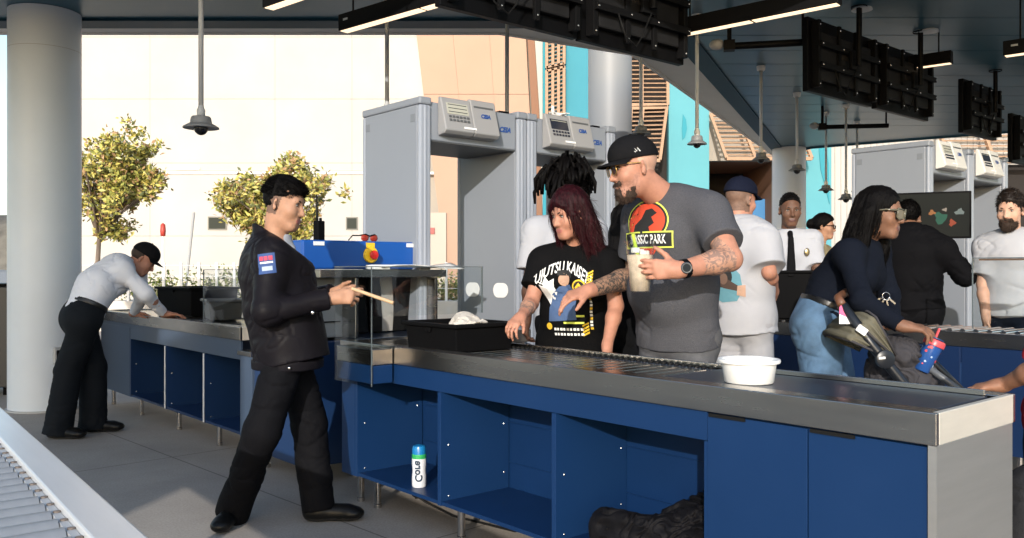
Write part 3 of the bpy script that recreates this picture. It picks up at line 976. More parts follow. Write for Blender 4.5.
mb = MB(); mb.box((-1.2, -0.9, 7.2), (1.2, 2.2, 7.5)); mb.build('cap_slab', M_CREAM, c2)
c3 = column(789, 16.6, 0.31, ZR - 0.006, 'pale round column under the far corner of the canopy')

# ------------------------------------------------------------------ building behind
YB = 28.0
def B(u, v): return ((u - 512) / FPX * YB, CAM_H - (v - 269) / FPX * YB)
bld = thing('building', 'large sunlit white building with peach and aqua panels behind the lanes', 'building', (0, YB, 0))
def bq(mb, u0, u1, v0, v1, y0, y1):
    x0, z1 = B(u0, v0); x1, z0 = B(u1, v1)
    mb.box((x0, y0, max(z0, 0)), (x1, y1, z1))
mb = MB()
us = [42, 150, 275, 352, 425]; vs_ = [-90, 37, 99, 163, 171, 236, 330]
for i in range(len(us) - 1):
    for k in range(len(vs_) - 1):
        bq(mb, us[i] + 0.1, us[i + 1] - 0.1, vs_[k] + 0.14, vs_[k + 1] - 0.14, 0, 0.2)
mb.build('wall', M_WHITE, bld)
mb = MB(); bq(mb, 42, 700, -90, 330, 0.21, 0.5); bq(mb, 776, 1500, -90, 330, 0.21, 0.5); bq(mb, 700, 776, -90, 160, 0.21, 0.5)
mb.build('backing_wall', mat('grey_plaster', (0.36, 0.32, 0.27), 0.9), bld)
mb = MB(); bq(mb, 42, 440, 172.0, 174.2, -0.05, 0); mb.build('ledge', M_LGREY, bld)
mb = MB(); bq(mb, 176, 200, 167.4, 169.6, -0.05, 0); mb.build('pale_trim', M_LGREY, bld)  # pale strip of trim above the ledge
def poly_part(name, pts, y0, y1, m):
    mb = MB()
    q = [B(u, v) for u, v in pts]
    mb.M = Matrix(((1, 0, 0, 0), (0, 0, -1, 0), (0, 1, 0, 0), (0, 0, 0, 1)))
    mb.prism([(x, max(z, 0.0)) for x, z in q], -y1, -y0)
    return mb.build(name, m, bld)
rows = [(-90, 94.4), (94.8, 330)]
for v0, v1 in rows:
    xl = lambda v: 412.5 + (v - 0) * 0.118
    for (s0, s1) in ((0, 0.3325), (0.334, 0.666), (0.6675, 1)):
        def xx(f, v): return xl(v) + (525 + (v - 20) * 0.05 - xl(v)) * f
        poly_part('peach_panel', [(xx(s0, v0), v0), (xx(s1, v0), v0), (xx(s1, v1), v1), (xx(s0, v1), v1)], -0.06, 0.205, M_PEACH)
poly_part('shaded_return', [(520, -90), (526, -90), (539, 110), (545, 330), (535, 330), (531.5, 110)], -0.055, 0.204, M_BROWN)  # return strip, its shade put into the brown colour
poly_part('cream_panel', [(526.3, -90), (545, -90), (545, 330), (545.3, 330), (539.3, 110)], -0.02, 0.203, M_WHITE)
mb = MB(); bq(mb, 545.4, 588, -90, 330, -0.35, 0.2); mb.build('aqua_panel', mat('darker_aqua_plaster', (0.045, 0.235, 0.30), 0.8, var=0.05, vscale=0.6), bld)  # darker aqua than the panels further right
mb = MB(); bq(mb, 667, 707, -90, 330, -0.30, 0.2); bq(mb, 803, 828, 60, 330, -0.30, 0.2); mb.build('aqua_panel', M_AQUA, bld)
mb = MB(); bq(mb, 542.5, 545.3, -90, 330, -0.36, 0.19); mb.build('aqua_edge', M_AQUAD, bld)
mb = MB(); bq(mb, 588.2, 666.8, -90, 330, 0.0, 0.2); mb.build('painted_shade_backing', M_DARKIN, bld)  # dark sheet behind the louvers, shade of the gaps put into its colour
mb = MB()
for i in range(40):
    bq(mb, 828.5 + i * 6, 828.5 + i * 6 + 5.6, 60, 330, -0.05, 0.2)
mb.build('white_siding', M_WHITE, bld)
poly_part('aqua_leaf_relief', [(681, 116), (684, 121), (685, 130), (683, 139), (680.5, 141), (680, 130)], -0.33, -0.301, M_AQUAD)
poly_part('aqua_leaf_relief', [(815, 145), (822, 147), (825, 165), (826, 205), (822, 190), (817, 170)], -0.33, -0.301, M_AQUAD)
def louver(q, n, depth_top, depth_bot, mull=(), name='louver_shutter'):
    """q: (u,v) of top-left, top-right, bottom-right, bottom-left"""
    mb = MB()
    c = []
    for i, (u, v) in enumerate(q):
        x, z = B(u, v); c.append(Vector((x, -(depth_top if i < 2 else depth_bot), z)))
    tl, tr, br_, bl_ = c
    beam(mb, tl, bl_, 0.09, 0.14, (0, 1, 0)); beam(mb, tr, br_, 0.09, 0.14, (0, 1, 0))
    for a, b_ in ((tl, tr), (bl_, br_)): beam(mb, a, b_, 0.14, 0.11)
    for m_ in mull: beam(mb, tl.lerp(tr, m_), bl_.lerp(br_, m_), 0.09, 0.14, (0, 1, 0))
    for i in range(1, n):
        t = i / n
        beam(mb, tl.lerp(bl_, t) + Vector((0.03, 0, 0)), tr.lerp(br_, t) - Vector((0.03, 0, 0)), 0.085, 0.03, (0, -0.35, 0.94))
    return mb.build(name, M_WOOD, bld)
def dark_back(q, d):
    poly_part('shadow_gap', q, -d - 0.02, -d, M_DARKIN)
louver([(546, -30), (564, -30), (563, 68), (546, 72)], 26, 0.50, 0.50, (0.35, 0.68))
louver([(546, 74), (563, 70), (563, 175), (546, 180)], 26, 0.50, 0.50, (0.35, 0.68))
louver([(628, 10), (666, 10), (666, 107), (628, 107)], 22, 0.2, 0.3, (0.33,))
louver([(630, 110), (665, 109), (655, 164), (624, 164)], 12, 0.3, 0.9, (0.33,))
louver([(708, 117), (790, 117), (800, 163), (718, 163)], 11, 0.35, 1.1, (0.34, 0.68))
louver([(930, 122), (1075, 122), (1080, 165), (935, 165)], 8, 0.35, 0.9, (0.3, 0.6))
mb = MB(); bq(mb, 700, 776, 160, 330, 4.0, 4.2); mb.build('dark_room', M_DARKIN, bld)
mb = MB(); bq(mb, 698, 700, 160, 330, 0.5, 4.0); bq(mb, 776, 778, 160, 330, 0.5, 4.0); bq(mb, 698, 778, 158, 160, 0.5, 4.0); mb.build('room_side', M_BROWN, bld)
mb = MB(); bq(mb, 752, 775.8, 196, 330, 1.2, 1.3); mb.build('blue_screen_panel', mat('panel_blue', (0.03, 0.16, 0.36), 0.6), bld)
mb = MB(); bq(mb, 938, 1500, 165, 330, -0.10, -0.06); mb.build('dark_sheet', M_DARKIN, bld)  # flat dark sheet below the louvers, no opening cut
mb = MB(); bq(mb, 425, 446.5, 213, 330, -0.16, -0.07); mb.build('service_door', mat('beige_paint', (0.47, 0.40, 0.33), 0.8), bld)
mb = MB(); bq(mb, 430.5, 435, 228, 234, -0.22, -0.165); mb.build('alarm_box', mat('alarm_red', (0.38, 0.035, 0.025), 0.4), bld)
for (u0, u1, v0, v1) in ((208, 227, 216.5, 230), (346, 358, 217, 230)):
    mb = MB(); bq(mb, u0, u1, v0, v1, -0.03, -0.004); wf = mb.build('window', mat('window_trim', (0.16, 0.15, 0.12), 0.5), bld)
    mb = MB(); bq(mb, u0 + 1.2, u1 - 1.2, v0 + 1.2, v1 - 1.2, -0.036, -0.031); mb.build('pane', M_GLASSD, wf)

# ------------------------------------------------------------------ trees, planter, fence
M_BARK = mat('bark', (0.16, 0.12, 0.09), 0.9, var=0.3, vscale=8, bump=0.4, bscale=30, stretch=(1, 1, 0.3))
LEAFS = [mat('leaf_yellow', (0.56, 0.47, 0.12), 0.45), mat('leaf_green', (0.34, 0.34, 0.08), 0.4), mat('leaf_dark', (0.12, 0.13, 0.045), 0.45), mat('leaf_brown', (0.38, 0.23, 0.11), 0.6)]
def leaf_cloud(rng, centres, per, spread, size, wts):
    V = []; F = []; MI = []
    for c in centres:
        n = per
        pts = rng.normal(0, 1, (n, 3)) * spread + np.array(c)
        for p in pts:
            d = rng.normal(0, 1, 3); d[2] = d[2] * 0.8 + 0.15; d /= np.linalg.norm(d)
            sdv = np.cross(d, rng.normal(0, 1, 3)); sdv /= np.linalg.norm(sdv) + 1e-9
            L_ = size * rng.uniform(0.7, 1.3); wd = L_ * 0.22
            nn = np.cross(d, sdv)
            o = len(V)
            V += [p, p + d * L_ * 0.5 + sdv * wd + nn * wd * 0.3, p + d * L_, p + d * L_ * 0.5 - sdv * wd + nn * wd * 0.3]
            F += [(o, o + 1, o + 2), (o, o + 2, o + 3)]
            k = rng.choice(len(wts), p=wts); MI += [k, k]
    return np.array(V), np.array(F), MI
def tree(label, base, cc, rad, seed, nclump=180, per=42):
    rng = np.random.default_rng(seed)
    t = thing('tree', label, 'tree', base, 0, 'young magnolia trees')
    rel = Vector(cc) - Vector(base)
    mb = MB()
    fork = Vector((rel.x * 0.12, rel.y * 0.1, rel.z - rad[2] * 0.95))
    mb.tube([(0, 0, 0), (0.01, 0, fork.z * 0.5), tuple(fork)], [0.07, 0.055, 0.045], 10)
    blobs = []
    while len(blobs) < 15:
        q = rng.uniform(-1, 1, 3)
        if 0.35 < np.linalg.norm(q) < 0.92: blobs.append(np.array([q[0], q[1], q[2], rng.uniform(0.28, 0.46)]))
    cen = []
    while len(cen) < nclump:
        kb = blobs[rng.integers(0, len(blobs))]
        q = kb[:3] + rng.normal(0, 0.5, 3) * kb[3]
        l = np.linalg.norm(q)
        if l > 1.12 or l < 0.2: continue
        lump = 1 + 0.22 * math.sin(q[0] * 4 + seed) * math.cos(q[2] * 5 + seed * 2)
        taper = 1.0 - 0.10 * max(q[2], 0)
        cen.append((rel.x + q[0] * rad[0] * lump * taper, rel.y + q[1] * rad[1] * lump * taper, rel.z + q[2] * rad[2] * (1 + 0.1 * math.sin(q[0] * 7))))
    for c in cen[::3]:
        c = Vector(c); m1 = fork.lerp(c, 0.45) + Vector((0, 0, 0.1 * rad[2]))
        mb.tube([tuple(fork), tuple(m1), tuple(c)], [0.032, 0.017, 0.006], 6)
    mb.build('trunk', M_BARK, t, smooth=True)
    V, F, MI = leaf_cloud(rng, cen, per, 0.075, 0.135, [0.36, 0.32, 0.14, 0.18])
    np_mesh('crown', V, F, LEAFS, t, MI, smooth=False)
    return t
p = J(122, 182, 19); b_ = J(96, 269, 19.0); b_.z = 0
tree('young magnolia with a tall yellowish crown right beside the left column', b_, p, (0.95, 0.9, 1.32), 3)
p = J(290, 196, 18.6); b_ = J(292, 269, 18.6); b_.z = 0
tree('young magnolia with a broad yellowish crown behind the standing officer', b_, p, (1.30, 1.2, 1.20), 8, 215)

M_PLANT = mat('planter_concrete', (0.55, 0.51, 0.46), 0.85, var=0.08, vscale=3)
mb = MB(); mb.box((-9.0, 17.4, 0), (-0.4, 17.7, 0.62)); mb.box((-9.0, 17.7, 0), (-0.4, 22, 0.55))
tag(mb.build('planter_wall', M_PLANT, bevel=0.02), 'low pale concrete planter wall below the building', 'planter')
fence = thing('wire_fence', 'low fence of thin pale posts along the planter', 'fence', (-9.0, 17.55, 0.62))
mb0 = MB(); mb0.box((-0.025, -0.02, 0), (0.025, 0.02, 0.78)); post0 = None
for i in range(24):
    o = mb0.build('post', M_LGREY, fence) if post0 is None else post0.copy()
    if post0 is None: post0 = o
    else: COL.objects.link(o)
    o.location = (0.1 + i * 0.36, 0, 0)
for z in (0.25, 0.5, 0.72):
    mb = MB(); mb.tube([(0, 0, z), (8.5, 0, z)], 0.006, 6); mb.build('rail', M_LGREY, fence)
PLF = [mat('shrub_leaf', (0.18, 0.22, 0.05), 0.5), mat('shrub_leaf_pale', (0.24, 0.25, 0.09), 0.5), mat('shrub_leaf_dark', (0.05, 0.07, 0.02), 0.5)]
def shrub(label, x, y, z, r, seed, n=16, per=24):
    rng = np.random.default_rng(seed)
    t = thing('shrub', label, 'shrub', (x, y, z), 0, 'small shrubs in the planter')
    cen = [(rng.uniform(-r, r), rng.uniform(-r, r) * 0.7, rng.uniform(0.1, 1.15) * r) for _ in range(n)]
    mb = MB()
    for c in cen[:8]: mb.tube([(0, 0, 0), c], [0.012, 0.004], 5)
    mb.build('stem', M_BARK, t)
    V, F, MI = leaf_cloud(rng, cen, per, 0.10, 0.10, [0.45, 0.35, 0.2]); np_mesh('foliage', V, F, PLF, t, MI, False)
for i, (u, D, r) in enumerate(((176, 18.6, 0.5), (200, 18.2, 0.42), (228, 18.4, 0.55), (150, 18.8, 0.45), (110, 18.6, 0.5), (415, 18.8, 0.45), (440, 18.3, 0.40), (465, 19.0, 0.45))):
    q = J(u, 269, D)
    shrub('small pale green shrub growing in the planter behind the fence', q.x, q.y, 0.55, r, 40 + i)
q = J(163, 222, 18.9)
sp = thing('sign_post', 'small red sign on a thin post beside the left magnolia', 'sign', (q.x, q.y, 0.5))
mb = MB(); mb.tube([(0, 0, 0), (0, 0, 1.5)], 0.025, 8); mb.build('post', M_LGREY, sp)
mb = MB(); mb.lathe([(0.0, 1.48), (0.05, 1.49), (0.06, 1.60), (0.05, 1.74), (0.0, 1.78)], (0, 0, 0), 14); mb.build('sign_head', mat('sign_red', (0.45, 0.05, 0.035), 0.5), sp, smooth=True)
q = J(184, 250, 19.5)
mb = MB(); mb.tube([(0, 0, 0), (0.22, 0, 2.05)], 0.035, 8)
tag(mb.build('pole', M_GREYP, loc=(q.x, q.y, 0.5)), 'thin grey pole leaning slightly beside the left magnolia', 'pole')

# ------------------------------------------------------------------ added unseen wall behind the camera, put there to shade the left side
kw = thing('shade_wall', 'added unseen wall with a light slot, shading the left side', 'shade_wall', (0, -6.4, 0))
mb = MB()
for (x0, x1, z0, z1) in ((-7.9, -5.14, 0, 8.6), (-5.14, -4.46, 0, 4.66), (-5.14, -4.46, 4.95, 8.6), (-4.46, -3.86, 0, 8.6)):  # gap between the boxes shapes the sun patch on the far counter
    mb.box((x0, 0, z0), (x1, 0.4, z1))
mb.build('wall', M_WHITE, kw)
# ================================================================== lane furniture
def mat_steel(name, base, rough, stretch, bump=0.006, tint=None):
    m = mat(name, base, rough, metal=1.0, var=0.05, vscale=2.2, bump=bump, bscale=140, stretch=stretch, rvar=0.05)
    return m
M_STEEL = mat_steel('brushed_steel', (0.40, 0.375, 0.35), 0.26, (0.6, 1, 5))
M_STEELT = mat_steel('worn_steel_top', (0.34, 0.32, 0.30), 0.24, (1, 10, 1))
M_STEELE = mat('satin_steel_end', (0.40, 0.395, 0.385), 0.42, metal=0.75, var=0.05, vscale=2, bump=0.03, bscale=120, stretch=(1, 1, 12))
M_STEELE2 = mat('sunlit_steel_rim', (0.62, 0.58, 0.51), 0.45, metal=0.35, var=0.05, vscale=5, bump=0.03, bscale=120, stretch=(1, 1, 6))  # paler copy of the steel, sunlight on the end rim put into colour
M_CHROME = mat('polished_steel', (0.60, 0.57, 0.54), 0.16, metal=1.0)
M_BLUE = mat('blue_laminate', (0.0060, 0.0275, 0.090), 0.40, var=0.06, vscale=1.6, bump=0.03, bscale=200, rvar=0.08, spec=0.22)
M_BLUED = mat('blue_laminate_inside', (0.0055, 0.025, 0.084), 0.38, var=0.08, vscale=3, spec=0.2)
M_BLUEG = mat('blue_laminate_edge', (0.05, 0.11, 0.22), 0.4)
M_NAVY = mat('navy_laminate', (0.010, 0.032, 0.095), 0.34, var=0.08, vscale=3)
M_NAVYG = mat('sheen_laminate', (0.05, 0.075, 0.12), 0.34, var=0.06, vscale=3)  # greyer copy of the blue laminate, reflected light put into its colour
M_BED = mat('dark_belt', (0.026, 0.034, 0.052), 0.30, var=0.12, vscale=5, stretch=(1, 8, 1), spec=0.3)
M_RUB = mat('rubber', (0.008, 0.008, 0.008), 0.6, spec=0.15)
M_PLEXI = mat_glass('clear_acrylic', (0.93, 0.95, 0.95), 0.10)
M_PLEXIE = mat('acrylic_edge', (0.10, 0.12, 0.13), 0.2)

def S(root, name, m, boxes, bevel=0.0, **kw):
    """boxes given as (s0,s1,w0,w1,z0,z1) along the lane"""
    mb = MB()
    for s0, s1, w0, w1, z0, z1 in boxes: mb.box((-max(s0, s1), min(w0, w1), min(z0, z1)), (-min(s0, s1), max(w0, w1), max(z0, z1)))
    return mb.build(name, m, root, bevel=bevel, **kw)

HT = 0.88
def counter(label, base, s0, s1, dividers, legs, doors=(), solid=(), m_front=M_BLUE, m_in=M_BLUED, m_edge=M_BLUEG, end_panel=True, apron_m=None, width=0.562, header=0.10, rollers=None):
    c = thing('inspection_counter', label, 'counter', base, LANE_ROT)
    z1, z0 = HT, 0.792
    S(c, 'steel_rim', M_STEEL, [(s0, s1, 0, 0.018, z0, z1), (s0, s1, width - 0.018, width, z0, z1), (s1 - 0.02, s1, 0.018, width - 0.018, z0, z1),
                                (s0 + 0.02, s1 - 0.02, 0.018, 0.085, z1 - 0.006, z1 - 0.0005), (s0 + 0.02, s1 - 0.02, width - 0.075, width - 0.018, z1 - 0.006, z1 - 0.0005)], bevel=0.0025)
    S(c, 'end_rim', M_STEELE2, [(s0, s0 + 0.02, 0.0182, width - 0.0182, z0, z1 - 0.0002)], bevel=0.0025)
    S(c, 'counter_top', M_STEELT, [(s0 + 0.021, s1 - 0.021, 0.0855, width - 0.0755, z1 - 0.03, z1 - 0.012)])
    dz0, dz1 = 0.16, z0 - 0.002
    # carcass
    S(c, 'apron', apron_m or m_front, [(doors[-1][1] + 0.002 if doors else s0 + 0.02, s1 - 0.02, 0.014, 0.03, z0 - header, dz1)], bevel=0.001)
    bk = 0.44
    S(c, 'back_panel', m_in, [(s0 + 0.03, s1 - 0.03, bk, bk + 0.016, dz0, dz1), (s0 + 0.5, s1 - 0.04, bk - 0.006, bk - 0.0005, 0.30, 0.304), (s0 + 0.5, s1 - 0.04, bk - 0.006, bk - 0.0005, 0.50, 0.504), (s0 + 0.5, s1 - 0.04, bk - 0.006, bk - 0.0005, 0.62, 0.624)])
    S(c, 'shelf', m_in, [(s0 + 0.03, s1 - 0.03, 0.018, bk - 0.007, dz0 + 0.002, dz0 + 0.02)], bevel=0.001)
    for d in dividers:
        S(c, 'divider', [m_front], [(d - 0.012, d + 0.012, 0.012, bk - 0.008, dz0, z0 - header - 0.002 if d not in (s0, s1) else dz1)], bevel=0.0015)
        for zz in (0.20, 0.44):
            for ww in (0.06, 0.40):
                mb = MB(); mb.sphere((-d + 0.0125, ww, zz + (0.06 if ww > 0.1 else 0)), (0.002, 0.0048, 0.0048), 8, 6); mb.build('fastener', M_SCREW, c)
    for a, b in doors:
        d = S(c, 'door', m_front, [(a + 0.002, b - 0.002, 0.010, 0.030, dz0 + 0.004, dz1 - 0.006)], bevel=0.0015)
        S(d, 'finger_pull', M_RUB, [(b - 0.15, b - 0.01, 0.004, 0.0095, dz1 - 0.014, dz1 - 0.003)])
        S(c, 'door_backing', m_in, [(a + 0.002, b - 0.002, 0.032, 0.04, dz0 + 0.022, dz1)])
    for a, b in solid:
        S(c, 'front_panel', m_front if apron_m is None else apron_m, [(a, b, 0.010, 0.030, dz0, dz1 - header + 0.098)], bevel=0.0015)
    if end_panel:
        S(c, 'end_panel', M_STEELE, [(s0 + 0.004, s0 + 0.022, 0.012, width - 0.012, 0.005, z0 - 0.001)], bevel=0.0015)
        S(c, 'end_trim', M_STEELE, [(s0 + 0.001, s0 + 0.024, 0.003, 0.011, 0.005, z0 - 0.001)])
    S(c, 'end_side', m_front, [(s1 - 0.03, s1 - 0.012, 0.03, width - 0.03, dz0, dz1)], bevel=0.001)
    for sx in legs:
        for ww in (0.09, bk - 0.01):
            mb = MB(); mb.lathe([(0.021, 0), (0.021, 0.02), (0.0185, 0.022), (0.0185, dz0 + 0.001)], (-sx, ww, 0), 18); mb.build('leg', M_CHROME, c, auto=40)
    return c

# ---- the main counter with the open bays
main = counter('long blue counter with open cubbies and a steel top nearest the camera', A1, 0.0, 3.17,
               [0.752, 1.494, 2.27, 3.02], [2.20, 2.93, 3.10, 1.3], doors=[(0.026, 0.382), (0.382, 0.750)], solid=[(3.03, 3.168)])
S(main, 'inset_plate', M_BED, [(0.05, 1.02, 0.092, 0.478, HT - 0.0118, HT - 0.006)], bevel=0.001)
S(main, 'rear_guide', M_STEEL, [(0.06, 3.12, 0.482, 0.494, HT - 0.006, HT + 0.012)], bevel=0.002)
mb = MB()
k = 0
ss = 1.06
while ss < 3.08:
    mb.lathe([(0.0, -0.001), (0.010, 0.0), (0.012, 0.008), (0.007, 0.013), (0.0, 0.014)], (-ss, 0.455, HT - 0.0115), 10); ss += 0.034
o = mb.build('bead_roller', M_RUB, main, smooth=True); o['kind'] = 'stuff'
S(main, 'roller_channel', M_BED, [(1.05, 3.09, 0.435, 0.475, HT - 0.0117, HT - 0.009)])
mb = MB()
for i in range(30):
    s_ = 1.08 + i * 0.067; mb.box((-s_ - 0.02, 0.10, HT - 0.0118), (-s_ + 0.02, 0.43, HT - 0.0095))
mb.build('top_slat', M_STEELT, main)

# ---- the far part of the same lane
far = counter('far blue counter of the lane where the bent officer leans', A1, 4.49, 7.68, [5.14, 5.94, 6.81], [5.05, 5.85, 6.75, 7.55],
              solid=[(6.82, 7.675)], m_front=M_NAVY, m_in=M_NAVY, m_edge=M_NAVYG, apron_m=M_NAVYG, end_panel=False, header=0.13)
S(far, 'divider_edge', M_LGREY, [(d - 0.008, d + 0.008, 0.006, 0.0105, 0.165, 0.658) for d in (5.14, 5.94)])
S(far, 'side_cabinet', M_NAVYG, [(4.30, 4.485, 0.0, 0.45, 0.16, 0.70)], bevel=0.002)
S(far, 'side_cabinet_top', M_STEELT, [(4.28, 4.487, -0.02, 0.47, 0.701, 0.73)], bevel=0.002)

# ---- x-ray machine between them
M_HOOD = mat('hood_blue', (0.008, 0.075, 0.32), 0.33, var=0.04, vscale=3)
M_GREYM = mat('machine_grey', (0.33, 0.33, 0.32), 0.45, var=0.05, vscale=2)
xr = thing('xray_scanner', 'baggage x-ray scanner with a blue hood and curtained tunnel', 'x-ray scanner', A1, LANE_ROT)
S(xr, 'base', M_NAVY, [(3.58, 4.27, 0.0, 0.76, 0.10, 0.84)], bevel=0.01)
S(xr, 'side_wall', M_GREYM, [(3.56, 4.27, -0.02, 0.25, 0.86, 1.215), (3.56, 4.27, 0.80, 0.86, 0.86, 1.215)], bevel=0.008)
S(xr, 'side_groove', M_BLACKP, [(3.553, 3.559, 0.0, 0.22, 0.95, 0.957), (3.553, 3.559, 0.0, 0.22, 1.06, 1.067)])
S(xr, 'tunnel_frame', M_STEEL, [(3.36, 4.27, -0.02, 0.86, 1.217, 1.262), (3.40, 3.555, 0.232, 0.252, 0.86, 1.215), (3.40, 3.555, 0.80, 0.822, 0.86, 1.215)], bevel=0.003)
S(xr, 'tunnel_floor', M_BED, [(3.175, 4.3, 0.255, 0.798, 0.845, 0.868)])
S(xr, 'tunnel_back', M_DARKIN, [(4.20, 4.26, 0.252, 0.80, 0.87, 1.214)])
for i in range(6):
    mb = MB()
    w0 = 0.262 + i * 0.09
    def strip(a, t, w0=w0, i=i): return (-3.60 - 0.015 * math.sin(t * 3 + i) - 0.012 * (i % 2), w0 + a * 0.086, 1.213 - t * 0.335)
    mb.grid(strip, 1, 8)
    mb.build('curtain_strip', M_RUB if i != 3 else mat('curtain_grey', (0.36, 0.34, 0.31), 0.5), xr, solid=0.004)
hood = S(xr, 'hood', M_HOOD, [(3.57, 4.27, -0.02, 0.80, 1.264, 1.437)], bevel=0.012)
S(hood, 'hood_tag', M_LGREY, [(3.565, 3.569, 0.05, 0.12, 1.405, 1.428), (3.565, 3.569, 0.70, 0.77, 1.405, 1.428)])
S(hood, 'warning_tag', mat('tag_yellow', (0.72, 0.48, 0.03), 0.4), [(3.565, 3.569, 0.405, 0.465, 1.395, 1.427)])
es = MB(); es.M = Matrix.Translation((-3.568, 0.435, 1.352)) @ Matrix.Rotation(R(90), 4, 'Y')
es.lathe([(0.0, 0.0), (0.05, 0.0), (0.05, 0.012), (0.046, 0.018), (0.024, 0.02), (0.0, 0.02)], (0, 0, 0), 28)
esp = es.build('stop_plate', mat('stop_yellow', (0.78, 0.50, 0.02), 0.35), hood, auto=40)
es = MB(); es.M = Matrix.Translation((-3.547, 0.435, 1.352)) @ Matrix.Rotation(R(90), 4, 'Y')
es.lathe([(0.0, 0.0), (0.014, 0.0), (0.014, 0.014), (0.027, 0.016), (0.028, 0.028), (0.022, 0.036), (0.0, 0.038)], (0, 0, 0), 24)
es.build('stop_button', mat('stop_red', (0.55, 0.02, 0.015), 0.3), hood, auto=40)
S(xr, 'stop_bracket', M_LGREY, [(3.40, 3.5, 0.36, 0.47, 1.264, 1.290)], bevel=0.003)
for (a, b) in ((3.62, 0.05), (3.62, 0.7), (4.2, 0.05), (4.2, 0.7)):
    mb = MB(); mb.lathe([(0.03, 0), (0.03, 0.02), (0.016, 0.022), (0.016, 0.1)], (-a, b, 0), 14); mb.build('foot', M_CHROME, xr)
# exit side beyond the lane: a low steel bench behind the tunnel
bn = thing('steel_bench', 'low plain steel roller bench behind the x-ray tunnel', 'bench', L1(3.2, 1.02), LANE_ROT)
S(bn, 'bench_top', M_STEEL, [(-0.1, 1.5, 0, 0.32, 0.80, 0.88)], bevel=0.004)
S(bn, 'bench_leg', M_STEEL, [(-0.06, -0.02, 0.02, 0.06, 0, 0.799), (1.40, 1.44, 0.02, 0.06, 0, 0.799), (-0.06, -0.02, 0.26, 0.30, 0, 0.799), (1.40, 1.44, 0.26, 0.30, 0, 0.799)])

# things lying on the scanner
rd = thing('two_way_radio', 'black two-way radio standing upright on the blue scanner hood', 'radio', L1(3.78, 0.20, 1.4375), LANE_ROT + R(20))
mb = MB(); mb.box((-0.022, -0.03, 0), (0.022, 0.03, 0.125)); mb.build('case', M_BLACKP, rd, bevel=0.006)
mb = MB(); mb.tube([(0, -0.018, 0.125), (0, -0.018, 0.16), (0, -0.02, 0.285)], [0.008, 0.007, 0.0045], 10); mb.build('antenna', M_RUB, rd, smooth=True)
mb = MB(); mb.lathe([(0.009, 0.125), (0.009, 0.143), (0, 0.144)], (0, 0.014, 0), 12); mb.build('knob', M_BLACKP, rd)
sg = thing('sunglasses', 'dark red wraparound sunglasses lying on top of the blue hood', 'sunglasses', L1(3.70, 0.50, 1.4375), LANE_ROT + R(8))
M_REDL = mat('red_lens', (0.30, 0.03, 0.015), 0.12)
for y in (-0.036, 0.036):
    mb = MB(); mb.sphere((0.012, y, 0.024), (0.010, 0.031, 0.024), 14, 8); mb.build('lens', M_REDL, sg, smooth=True)
mb = MB(); mb.tube([(0.0, -0.07, 0.038), (0.02, -0.036, 0.046), (0.016, 0, 0.036), (0.02, 0.036, 0.046), (0, 0.07, 0.038)], 0.004, 8)
mb.tube([(0, -0.07, 0.038), (-0.06, -0.075, 0.04), (-0.12, -0.06, 0.012)], 0.0035, 8); mb.tube([(0, 0.07, 0.038), (-0.06, 0.075, 0.045), (-0.12, 0.06, 0.012)], 0.0035, 8)
mb.build('frame', M_BLACKP, sg, smooth=True)
mb = MB()
def sheet(a, t): return (-(3.38 + 0.15 * t), 0.40 + a * 0.62, 1.2645 + 0.012 * math.sin(a * 5 + t * 2) + 0.016 + 0.02 * a * t)
mb.grid(sheet, 20, 6)
tag(mb.build('plastic_sleeve', mat('white_plastic', (0.75, 0.75, 0.73), 0.35), None, smooth=True, solid=0.004, loc=A1, rz=LANE_ROT), 'crumpled white plastic sleeve lying along the front edge of the blue hood', 'sleeve')

# ---- acrylic shields
px = thing('acrylic_shield', 'clear acrylic shield box on a blue base at the scanner exit', 'shield', A1, LANE_ROT)
S(px, 'base_box', M_BLUE, [(2.64, 2.99, -0.12, -0.004, 0.70, 0.79)], bevel=0.003)
S(px, 'base_rim', M_STEEL, [(2.64, 2.99, -0.12, -0.004, 0.792, 0.87)], bevel=0.003)
S(px, 'front_panel', M_PLEXI, [(2.632, 3.0, -0.128, -0.122, 0.69, 1.275)])
S(px, 'side_panel', M_PLEXI, [(2.632, 2.638, -0.121, 0.56, 1.03, 1.275)])
S(px, 'panel_edge', M_PLEXIE, [(2.630, 3.0, -0.129, -0.121, 1.2755, 1.280), (2.630, 2.639, -0.1205, 0.56, 1.2755, 1.280), (2.630, 2.639, 0.5605, 0.566, 1.03, 1.280), (2.630, 2.639, -0.130, -0.1285, 0.69, 1.275)])
px2 = thing('acrylic_shield', 'clear upright acrylic panel on the far counter between the bins and the officer', 'shield', A1, LANE_ROT)
S(px2, 'panel', M_PLEXI, [(4.55, 5.2, 0.03, 0.036, 0.881, 1.26), (4.55, 4.556, 0.037, 0.5, 0.881, 1.26)])
S(px2, 'panel_edge', M_PLEXIE, [(4.55, 5.2, 0.029, 0.037, 1.2605, 1.264), (5.2, 5.203, 0.029, 0.037, 0.881, 1.26)])

